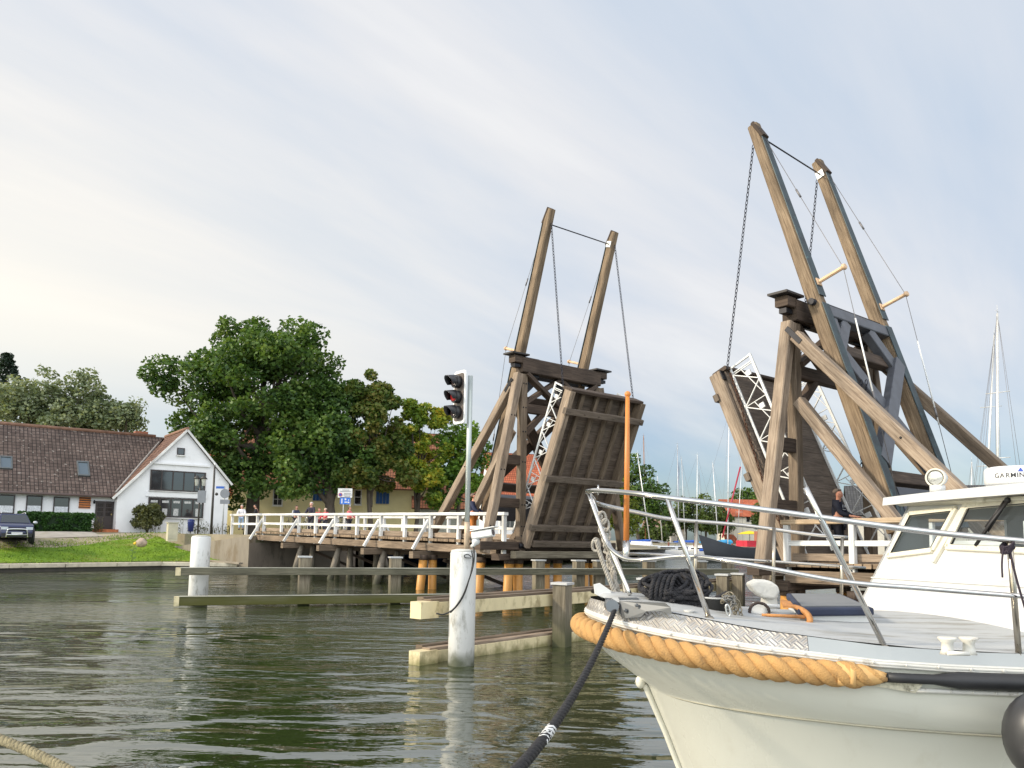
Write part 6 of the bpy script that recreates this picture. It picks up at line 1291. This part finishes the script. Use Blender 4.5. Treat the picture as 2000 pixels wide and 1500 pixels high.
# ---- bow roller and plates
gal = mat('grey galvanised casting', (.13, .135, .14), .5, .45, .12, 5, dirt=((.14, .13, .12), 6, .6, .5))
def roller():
    def q(x, y, Y=None): return NP(x, y, .02) if Y is None else at(x, y, Y)
    m = MB(); m.slab([q(1211, 1174), q(1300, 1178), q(1310, 1186), q(1312, 1200), q(1290, 1194), q(1262, 1194), q(1252, 1205), q(1222, 1208), q(1210, 1198)], (0, .03, 0)); o = m.build('bow_roller', gal, boat)
    m = MB(); m.slab([q(1183, 1168, 5.08), q(1240, 1170, 5.08), q(1240, 1198, 5.08), q(1196, 1202, 5.08), q(1182, 1192, 5.08)], (0, .03, 0)); m.build('roller_cheek', gal, o)
    m = MB(); c = q(1196, 1184, 4.88); m.lathe(c, [(.04, 0), (.026, .03), (.026, .07), (.04, .10)], 16, (0, 1, 0)); m.build('roller_wheel', mat('grey roller', (.22, .23, .24), .35, .6), o)
    m = MB(); bolts(m, [q(1221, 1192)-Vector((0, .004, 0)), q(1243, 1182)-Vector((0, .004, 0))], (0, -1, 0), .013, .012); m.build('bolt_heads', gal, o)
    m = MB(); m.box(q(1226, 1170, 5.08), (.12, .12, .02)); m.build('roller_base', gal, o)
    m = MB(); m.slab([q(x, y, 5.2) for x, y in ((1160, 1142), (1172, 1139), (1192, 1153), (1197, 1166), (1177, 1168), (1162, 1160))], (0, .03, 0)); m.build('white_anchor_fluke', WHITEPAINT(), boat)
roller()
m = MB()
for x in (1346,): 
    c = NP(x, 1205, -.2); m.lathe(c-Vector((0, 0, .02)), [(.03, 0), (.026, .05), (.034, .06)], 12)
m.build('deck_filler', mat('white fitting', (.62, .61, .58), .5), boat)
# grey rope bundle lashed to the pulpit
gropem = mat('grey lashing rope', (.42, .39, .34), .9, 0, .2, 20, bump=.5, bs=80)
rr_ = random.Random(4); m = MB(); base = [at(1168, 1000, 5.42), at(1176, 1035, 5.40), at(1186, 1075, 5.38), at(1196, 1120, 5.34), at(1208, 1163, 5.3)]
for k in range(4): m.rope([p+Vector((rr_.uniform(-.02, .02), rr_.uniform(-.02, .02), rr_.uniform(-.01, .01))) for p in smooth_path(base, 4)], .011, .05, 3, 5)
for x, y in ((1176, 1012), (1182, 1026), (1184, 1045), (1164, 1064)): c = at(x, y, 5.40); m.rope([c+Vector((.026*math.cos(a), .01*math.sin(2*a), .042*math.sin(a))) for a in np.linspace(0, 6.3, 14)], .010, .05, 3, 5)
m.rope(smooth_path([at(1164, 1055, 5.3), at(1180, 1105, 5.3), at(1202, 1160, 5.3)]), .016, .06, 3, 5)
tag(m.build('lashed_rope', gropem), 'grey rope bundle lashed to the bow pulpit', 'rope')
# ---- things on the foredeck
blackrope = mat('black rope', (.022, .021, .024), .8, 0, .3, 30, bump=.5, bs=80)
def heap():
    rg = random.Random(8); m = MB(); c0 = at(1320, 1182, 5.15)
    for k in range(22):
        w_ = rg.uniform(.09, .17); h = rg.uniform(.03, .10); cz = rg.uniform(.0, .12); cx = rg.uniform(-.08, .09); tl = rg.uniform(-.5, .5)
        m.rope([c0+Vector((cx+w_*math.cos(a), rg.uniform(-.01, .01)+.11*math.sin(a)+rg.uniform(-.03, .03), cz+max(-.02, h*math.sin(a+tl)+.03))) for a in np.linspace(0, 6.28, 20)], .014, .055, 3, 5, .012)
    for k in range(5):
        x0 = -.16+.03*k; m.rope(smooth_path([c0+Vector((x0-.02, -.1, .0)), c0+Vector((x0-.02, -.12, .10)), c0+Vector((x0+.03, -.06, .19)), c0+Vector((x0+.10, -.02, .12)), c0+Vector((x0+.2, -.08, .03)), c0+Vector((x0+.34, -.1, .01+.02*k))]), .015, .06, 3, 5, .012)
    return tag(m.build('rope_heap', blackrope), 'heap of thick black rope behind the bow roller', 'rope')
heap()
c = at(1404, 1207, 5.0); root = empty('black_tub', c, 'black tub on the foredeck with chain spilling over it', 'tub')
m = MB(); m.lathe(c+Vector((0, .05, -.03)), [(.075, 0), (.085, .14), (.09, .15), (.08, .15), (.07, .04)], 18); m.build('tub_body', mat('black tub plastic', (.02, .02, .02), .35), root); m = MB(); m.tube([c+Vector((.09*math.cos(a), .05+.09*math.sin(a), .122)) for a in np.linspace(0, 6.28, 19)[:-1]], .006, 6, closed=True); m.build('tub_rim', mat('pale rim', (.5, .5, .48), .4), root)
chm = mat('galvanised tan chain', (.30, .26, .19), .6, .5, .3, 20, dirt=((.18, .09, .04), 14, .55, .7))
def chainpile():
    rg = random.Random(3); pts = []
    base = [(1412, 1165), (1424, 1158), (1434, 1166), (1443, 1178), (1446, 1195), (1450, 1210), (1456, 1222), (1448, 1218), (1438, 1205), (1432, 1190), (1424, 1176), (1416, 1172), (1410, 1176), (1420, 1166), (1430, 1170), (1438, 1184), (1436, 1200), (1444, 1214)]
    pts = [at(x, y, 4.88+rg.uniform(-.02, .08)) for x, y in base]
    o = chain(smooth_path(pts, 5), 'tan anchor chain heaped beside the black tub', None, pitch=.030, r=.0045, name='anchor_chain', mt=chm, w=.012); o['category'] = 'chain'
    chain(smooth_path([at(1408+rg.uniform(0, 30), 1168+rg.uniform(-8, 40)*k/12, 4.86) for k in range(13)], 4), 'grey second length of chain tangled over the tan one', None, pitch=.030, r=.0045, name='anchor_chain', mt=mat('grey chain', (.25, .24, .22), .5, .6, .3, 10), w=.012)
    m = MB(); c = at(1422, 1192, 4.8); m.tube([c+Vector((.012*math.cos(a)-.006*math.sin(a), 0, .035*math.sin(a))) for a in np.linspace(0, 6.28, 17)[:-1]], .005, 6, closed=True); tag(m.build('shackle', mat('bright shackle', (.6, .6, .58), .3, .8)), 'bright oval shackle hanging in front of the black tub', 'shackle')
chainpile()
m = MB(); rg = random.Random(12); c = at(1462, 1218, 4.95)
for k in range(9): rx = .22-.012*k+rg.uniform(-.02, .02); m.rope([c+Vector((rg.uniform(-.01, .01)-.06+rx*math.cos(a), .10*math.sin(a), .006+.006*(k % 3))) for a in np.linspace(rg.random(), 6.4, 30)], .0085, .035, 3, 5, .012)
m.rope(smooth_path([at(1350, 1207, 4.9), at(1385, 1212, 4.9), at(1420, 1216, 4.9), at(1450, 1222, 4.9)]), .009, .035, 3, 5)
tag(m.build('rope_coil', mat('grey green rope', (.12, .13, .10), .9, 0, .3, 30, bump=.4, bs=80)), 'flat coil of grey green rope on the foredeck', 'rope')
def windlass():
    c = at(1495, 1200, 5.3); root = empty('windlass', c, 'white canvas covered windlass with a dark rope loop on its drum', 'windlass')
    cv = mat('white canvas cover', (.60, .58, .53), .8, 0, .1, 5, bump=.6, bs=14, dirt=((.3, .26, .2), 8, .58, .6)); wp = WHITEPAINT()
    m = MB(); q = [at(x, y, 5.22) for x, y in ((1463, 1141), (1480, 1133), (1505, 1134), (1522, 1146), (1523, 1158), (1514, 1172), (1488, 1168), (1472, 1155))]; m.slab(q, (.02, .17, 0)); o = m.build('canvas_cover', cv, root); bv = o.modifiers.new('b', 'BEVEL'); bv.width = .035; bv.segments = 4
    m = MB(); m.lathe(at(1502, 1188, 5.3)-Vector((0, 0, .0)), [(.058, 0), (.055, .03), (.05, .07), (.06, .085)], 16); m.build('pedestal', cv, root)
    m = MB(); m.lathe(at(1498, 1212, 5.3), [(.12, -.03), (.11, .03), (.10, .045)], 18); m.tube([at(1470, 1180, 5.25), at(1522, 1184, 5.25)], .012, 8); m.lathe(at(1484, 1196, 5.1), [(.05, 0), (.036, .03), (.036, .06), (.05, .09)], 16, (.3, 1, 0)); m.build('drum_base', wp, root)
    m = MB(); cc = at(1484, 1195, 5.06); m.rope([cc+Vector((.062*math.cos(a), .01, .055*math.sin(a))) for a in np.linspace(0, 6.28, 24)], .011, .04, 3, 5, .01); m.build('rope_loop', mat('brown black rope', (.05, .035, .03), .85, 0, .3, 30), root)
windlass()
def anchor():
    rm = mat('rusty orange anchor', (.46, .21, .07), .65, .15, .3, 14, bump=.4, bs=50, dirt=((.22, .09, .04), 10, .52, .7))
    root = empty('rusty_anchor', at(1550, 1210, 4.95), 'rust orange anchor lying on the foredeck beside the hatch', 'anchor')
    m = MB(); m.tube([at(1488, 1201, 4.98), at(1530, 1203, 4.96), at(1572, 1205, 4.95)], [.009, .010, .013], 8); m.build('shank', rm, root)
    for dy in (0, .04):
        pts = smooth_path([at(1540, 1183, 5.0+dy), at(1558, 1187, 4.98+dy), at(1576, 1199, 4.95+dy), at(1582, 1212, 4.92+dy), at(1574, 1224, 4.88+dy), at(1556, 1229, 4.86+dy)], 6); n = len(pts)
        m = MB(); m.tube(pts, [.010+.010*math.sin(math.pi*i/(n-1)) for i in range(n)], 8); m.build('arm', rm, root)
    dk_ = mat('dark rust', (.2, .085, .04), .75, .1, .3, 14)
    for (x, y, Y) in ((1537, 1183, 5.02), (1550, 1231, 4.87)): m = MB(); c = at(x, y, Y); m.slab([c+Vector((-.035, -.03, -.012)), c+Vector((.03, -.04, -.01)), c+Vector((.035, .04, .012)), c+Vector((-.02, .05, .022))], (0, 0, .014)); m.build('palm', dk_ if y > 1200 else rm, root)
anchor()
# ---- hatch with navy cover
def hatch():
    z0 = 1.58; q = lambda x, y, z: atz(x, y, z)
    m = MB(); b_ = [q(1562, 1226, z0+.0), q(1702, 1224, z0), q(1642, 1190, z0), q(1540, 1190, z0)]; m.slab([p+Vector((0, 0, .0)) for p in b_], (0, 0, .07)); hc = m.build('hatch_coaming', WHITEPAINT(), boat)
    t_ = [p+Vector((0, 0, .072)) for p in b_]; cen = sum(t_, Vector((0, 0, 0)))/4
    m = MB(); m.slab([cen+(p-cen)*1.06 for p in t_], (0, 0, .05)); o = m.build('hatch_cover', mat('navy canvas', (.022, .03, .06), .8, 0, .2, 4, bump=.5, bs=12), hc); bv = o.modifiers.new('b', 'BEVEL'); bv.width = .012; bv.segments = 2
    m = MB(); m.slab([cen+(p-cen)*.9+Vector((0, 0, .0505)) for p in t_], (0, 0, .006)); m.build('hatch_lid', mat('grey hatch canvas', (.17, .175, .18), .8, 0, .1, 4), hc)
hatch()
def bollard():
    root = empty('deck_bollard', atz(1872, 1272, 1.6), 'small white twin bollard on the side deck', 'bollard'); w_ = mat('chipped white bollard', (.62, .6, .54), .5, 0, .15, 8, dirt=((.2, .13, .08), 14, .58, .8))
    for x in (1851, 1893): c = atz(x, 1278, 1.575); m = MB(); m.lathe(c, [(.036, 0), (.028, .02), (.026, .055), (.044, .075), (.042, .082)], 14); m.build('bollard_post', w_, root)
    m = MB(); m.tube([atz(1851, 1276, 1.6), atz(1893, 1277, 1.6)], .01, 8); m.build('cross_bar', w_, root)
bollard()
# ---- wheelhouse
BPc = lambda s, n, z: BP(s-.1, n, z)
def cabin():
    wp = mat('glossy white topsides', (.58, .58, .57), .25, 0, .04, 1, dirt=((.40, .36, .28), 1.8, .58, .35), stretch=(1, 1, 3), coat=.2); cr = mat('cream window frame', (.68, .64, .52), .45, 0, .06, 6)
    root = empty('w', (0, 0, 0)); bpy.data.objects.remove(root)
    hn, hf = 1.12, -1.30; S0, S1 = 2.6, 3.08; Z0, Z1 = 1.5, 2.455; SE = 6.4; ROOFE = 6.4
    T = [BPc(S0, hf, Z0), BPc(S0, hn, Z0), BPc(S1, hn-.1, Z1), BPc(S1, hf+.08, Z1)]
    fn = (T[1]-T[0]).cross(T[3]-T[0]).normalized()
    if fn.x > 0: fn = -fn
    E_ = [BPc(SE, hf, Z0), BPc(SE, hn, Z0), BPc(SE, hn-.1, Z1), BPc(SE, hf+.08, Z1)]
    def hit(px, py, off=0.0): d = ray(px, py); k = (T[0]+fn*off-Vector((0, 0, EYE))).dot(fn)/d.dot(fn); return Vector((0, 0, EYE))+d*k
    ww = (T[1]-T[0]).normalized(); wu = (T[3]-T[0]).normalized(); 
    glm, t, b = base_mat('wheelhouse glass'); b.inputs['Base Color'].default_value = (.10, .12, .13, 1); b.inputs['Roughness'].default_value = .02; b.inputs['Specular IOR Level'].default_value = .9
    trn = nd(t, 'ShaderNodeBsdfTransparent'); trn.inputs[0].default_value = (.80, .86, .87, 1); ms = nd(t, 'ShaderNodeMixShader'); ms.inputs[0].default_value = .72; t.links.new(b.outputs[0], ms.inputs[1]); t.links.new(trn.outputs[0], ms.inputs[2]); t.links.new(ms.outputs[0], t.nodes['Material Output'].inputs[0])
    from mathutils.geometry import tessellate_polygon
    QS = (((1735, 1086), (1777, 1004), (1866, 994), (1822, 1075)), ((1850, 1069), (1888, 990), (2055, 975), (2050, 1078)))
    def holed(m, outer, holes, off):
        allp = list(outer)+[p for h in holes for p in h]; tris = tessellate_polygon([outer]+holes)
        for d_ in (Vector((0, 0, 0)), off):
            k = m.add([p+d_ for p in allp])
            for tr in tris: m.face([k+i for i in tr])
        for lp in [outer]+holes:
            for a, b_ in zip(lp, lp[1:]+lp[:1]): m.quad(a, b_, b_+off, a+off)
    m = MB(); holed(m, T, [[hit(x, y) for x, y in q_] for q_ in QS], fn*-.03)
    side = lambda n, z0, z1, s0, s1: [BPc(s0, n, z0), BPc(s1, n, z0), BPc(s1, n, z1), BPc(s0, n, z1)]
    holed(m, [T[0], E_[0], E_[3], T[3]], [side(hf+.05, 1.98, 2.33, 3.25, 3.95), side(hf+.05, 1.98, 2.33, 4.1, 4.9)], BN*.03)
    holed(m, [T[1], E_[1], E_[2], T[2]], [side(hn-.06, 1.98, 2.33, 3.3, 3.95), side(hn-.06, 1.98, 2.33, 4.1, 4.9)], BN*-.03)
    holed(m, E_, [[BPc(SE, hf+.3, 1.9), BPc(SE, hn-.3, 1.9), BPc(SE, hn-.3, 2.35), BPc(SE, hf+.3, 2.35)]], BA_*-.03)
    cb = m.build('wheelhouse', wp, boat)
    m = MB(); m.quad(BPc(S0+.2, hf+.1, 1.62), BPc(SE-.1, hf+.1, 1.62), BPc(SE-.1, hn-.1, 1.62), BPc(S0+.2, hn-.1, 1.62)); m.box(BPc(3.55, -.2, 1.78), (.5, 2.0, .12), rz=AL); m.build('dashboard', mat('cabin interior tan', (.35, .27, .18), .6, 0, .1, 3), cb)
    m = MB(); cw = BPc(3.5, -.55, 2.0); m.tube([cw+BN*(.16*math.cos(a))+Vector((.05*math.sin(a), 0, .16*math.sin(a))) for a in np.linspace(0, 6.28, 21)[:-1]], .012, 6, closed=True); m.tube([cw-BN*.16, cw+BN*.16], .01, 5); m.tube([cw, cw+Vector((.2, 0, -.2))], .02, 6); m.build('steering_wheel', mat('dark wheel rim', (.05, .04, .035), .4), cb)
    for quad_, nm in ((((1735, 1086), (1777, 1004), (1866, 994), (1822, 1075)), 'window'), (((1850, 1069), (1888, 990), (2055, 975), (2050, 1078)), 'window')):
        outer = [hit(x, y, .012) for x, y in quad_]; c = sum(outer, Vector((0, 0, 0)))/4; m = MB()
        for i in range(4): m.beam(outer[i], outer[(i+1) % 4], .045, .028, fn, .004)
        for i in range(4):
            e0, e1 = outer[i], outer[(i+1) % 4]; nb = max(4, int((e1-e0).length/.045)); bolts(m, [e0.lerp(e1, (j+.5)/nb)+fn*.014 for j in range(nb)], fn, .005, .004)
        fr = m.build(nm, cr, cb); m = MB(); m.poly([c+(p-c)*.985-fn*.004 for p in outer]); m.build('pane', glm, fr)
        m = MB(); inn = [c+(p-c)*.90+fn*.008 for p in outer]
        for i in range(4): m.tube([inn[i], inn[(i+1) % 4]], .006, 5)
        m.build('window_gasket', mat('black gasket', (.02, .02, .02), .6), fr)
    m = MB(); m.beam(hit(1822, 1098, .016), hit(1893, 976, .016), .05, .03, fn, .004); m.build('window_pillar', cr, cb)
    m = MB(); m.beam(hit(1702, 1128, .004), hit(2060, 1150, .004), .012, .012, fn, .002); m.build('seam_ledge', wp, cb)
    # roof with visor
    m = MB(); rows = []; rs = [S1-.17, S1-.16, S1+.1, S1+.8, SE]
    zr_ = lambda s, n: Z1+.085+.012*(1-((n-(hn+hf)/2)/1.25)**2)-(.10 if s < S1-.165 else (.03 if s < S1 else 0))
    ns = [hf-.04+(hn-hf+.02)*k/8 for k in range(9)]
    top = [[BPc(s, n, zr_(s, n)) for n in ns] for s in rs]; bot = [[BPc(s, n, Z1-.005) for n in ns] for s in rs]
    m.grid(top, True, False); m.grid(bot, True, True)
    m.grid([[r[0] for r in bot], [r[0] for r in top]], False, True); m.grid([top[0], bot[0]], False, True)
    rf_ = m.build('roof', wp, cb); 
    m = MB(); m.beam(hit(1755, 984, .03), hit(2060, 973, .03), .03, .05, fn, .005); m.build('visor_trim', cr, cb)
    m = MB(); m.box(hit(1920, 977, .05), (.05, .07, .03)); m.build('visor_clip', cr, cb)
    # wiper
    bk = mat('black wiper', (.02, .018, .018), .5); m = MB(); h = hit
    m.tube([h(1970, 976, .06), h(1935, 1022, .05), h(1905, 1066, .03)], .012, 6); m.tube([h(1962, 978, .06), h(1925, 1030, .05)], .009, 6); m.tube([h(1958, 995, .05), h(1930, 1038, .03)], .006, 5); m.ball(h(1968, 977, .06), .022); m.build('wiper', bk, cb)
    # radar dome
    rc = BPc(3.82, -.9, 2.575); wd = mat('white radome plastic', (.66, .66, .65), .35, 0, .02, 2)
    m = MB(); m.lathe(rc, [(.10, -.02), (.16, .01), (.205, .03), (.228, .04), (.232, .06), (.232, .15), (.222, .172), (.19, .182), (.02, .19)], 36); rd = m.build('radar_dome', wd, rf_)
    m = MB(); m.lathe(rc, [(.16, -.03), (.19, .024), (.2, .028)], 30); m.build('radar_base', mat('grey radar base', (.2, .2, .2), .5), rd)
    m = MB(); tocam = (Vector((0, 0, 0))-rc); a0 = math.atan2(tocam.y, tocam.x)-.22
    word = 'GARMIN'; m0 = MB(); wdt = [text_mesh(m0, ch, .054, Matrix.Identity(4))+.008 for ch in word]; wdt[4] += .004; tot = sum(wdt); u = -tot/2
    def place(txt, ang, z, size): n_ = Vector((math.cos(ang), math.sin(ang), 0)); x = Vector((-n_.y, n_.x, 0)); M = Matrix.Translation(Vector((rc.x, rc.y, z))+n_*.2325) @ Matrix((x, UPZ, n_)).transposed().to_4x4(); text_mesh(m, txt, size, M, .001, .0005)
    for ch, w_ in zip(word, wdt): place(ch, a0+(u+w_/2)/.2325, rc.z+.10, .054); u += w_
    m.build('maker_lettering', mat('black lettering', (.03, .03, .035), .5), rd)
    m = MB(); an = a0+(tot/2-.03)/.232; n_ = Vector((math.cos(an), math.sin(an), 0)); x = Vector((-n_.y, n_.x, 0)); c = Vector((rc.x, rc.y, rc.z+.142))+n_*.2325; m.slab([c-x*.02-UPZ*.012, c+x*.02-UPZ*.012, c+UPZ*.02], n_*.002); m.build('blue_triangle', mat('blue emblem', (.04, .08, .4), .4), rd)
    # spotlight
    sc_ = at(1827, 933, 6.45); dr = Vector((-.66, -.75, -.03)).normalized(); m = MB(); m.lathe(sc_-dr*.09, [(.035, -.10), (.06, -.06), (.062, 0), (.075, .03), (.075, .085)], 18, dr); m.tube([sc_-dr*.05, (sc_.x+.03, sc_.y+.03, 2.56)], .03, 8); m.lathe((sc_.x+.03, sc_.y+.03, 2.54), [(.06, 0), (.06, .05), (.04, .06)], 12); sp = m.build('spotlight', wp, rf_)
    m = MB(); m.lathe(sc_-dr*.004, [(.066, 0), (.05, .012), (.01, .018)], 18, dr); m.build('lens', mat('spot lens', (.55, .55, .52), .08, .6), sp); m = MB(); m.tube([sc_+dr*.003+(dr.orthogonal().normalized()*math.cos(a)+dr.cross(dr.orthogonal().normalized())*math.sin(a))*.07 for a in np.linspace(0, 6.28, 25)[:-1]], .008, 6, closed=True); m.build('bezel', cr, sp)
cabin()
# lashing at the rear stanchion
m = MB(); rg = random.Random(5); c = NP(1967, 1062, .045)
for k in range(5): m.rope([c+Vector((.03*math.cos(a)+rg.uniform(-.005, .005), .02*math.sin(a), .02*math.sin(a+1)-.008*k)) for a in np.linspace(0, 6.5, 12)], .007, .03, 3, 5)
m.tube(smooth_path([NP(1960, 1066, .06), NP(1957, 1100, .06), NP(1958, 1128, .06)]), .005, 5); m.tube(smooth_path([NP(1972, 1075, .06), NP(1985, 1130, .06), NP(2004, 1195, .06)]), .006, 5)
tag(m.build('tied_line', mat('dark purple line', (.03, .02, .03), .8)), 'dark line knotted round the rail at the right edge', 'rope')
# mooring lines and fender
m = MB(); a_, b_ = at(1203, 1186, 4.93), at(985, 1530, 3.0); pts = [a_.lerp(b_, i/20)-Vector((0, 0, .10*4*(i/20)*(1-i/20))) for i in range(21)]; m.rope(pts, lambda u: .0155+.012*u, .10, 3, 7, .012)
ml = tag(m.build('mooring_line', mat('black mooring rope', (.02, .019, .02), .75, 0, .3, 30, bump=.5, bs=70)), 'black twisted mooring line running from the bow roller to the bottom edge', 'rope')
m = MB(); m.rope([p for p in resample(pts, .02)[int(.70*len(resample(pts, .02))):int(.775*len(resample(pts, .02)))]], .025, .08, 3, 7, .012); m.build('white_whipping', mat('white tape', (.7, .7, .68), .6), ml)
m = MB(); m.rope(smooth_path([at(-60, 1420, 2.9), at(0, 1444, 2.8), at(60, 1468, 2.7), at(130, 1503, 2.55), at(200, 1540, 2.4)]), .017, .07, 3, 8, .010); tag(m.build('mooring_line', mat('tan hemp rope', (.24, .205, .12), .9, 0, .3, 40, bump=.6, bs=90)), 'tan hemp line crossing the bottom left corner', 'rope')
c = at(2042, 1440, 3.95); root = empty('boat_fender', c, 'black round fender hanging beside the cream hull', 'fender'); m = MB(); m.ball(c, (.19, .17, .22), 20, 14); m.build('fender_ball', mat('black fender vinyl', (.03, .03, .032), .4, 0, .2, 4), root); m = MB(); m.tube([c+Vector((0, 0, .2)), c+Vector((.05, .1, .5))], .01, 6); m.build('fender_line', blackrope, root)
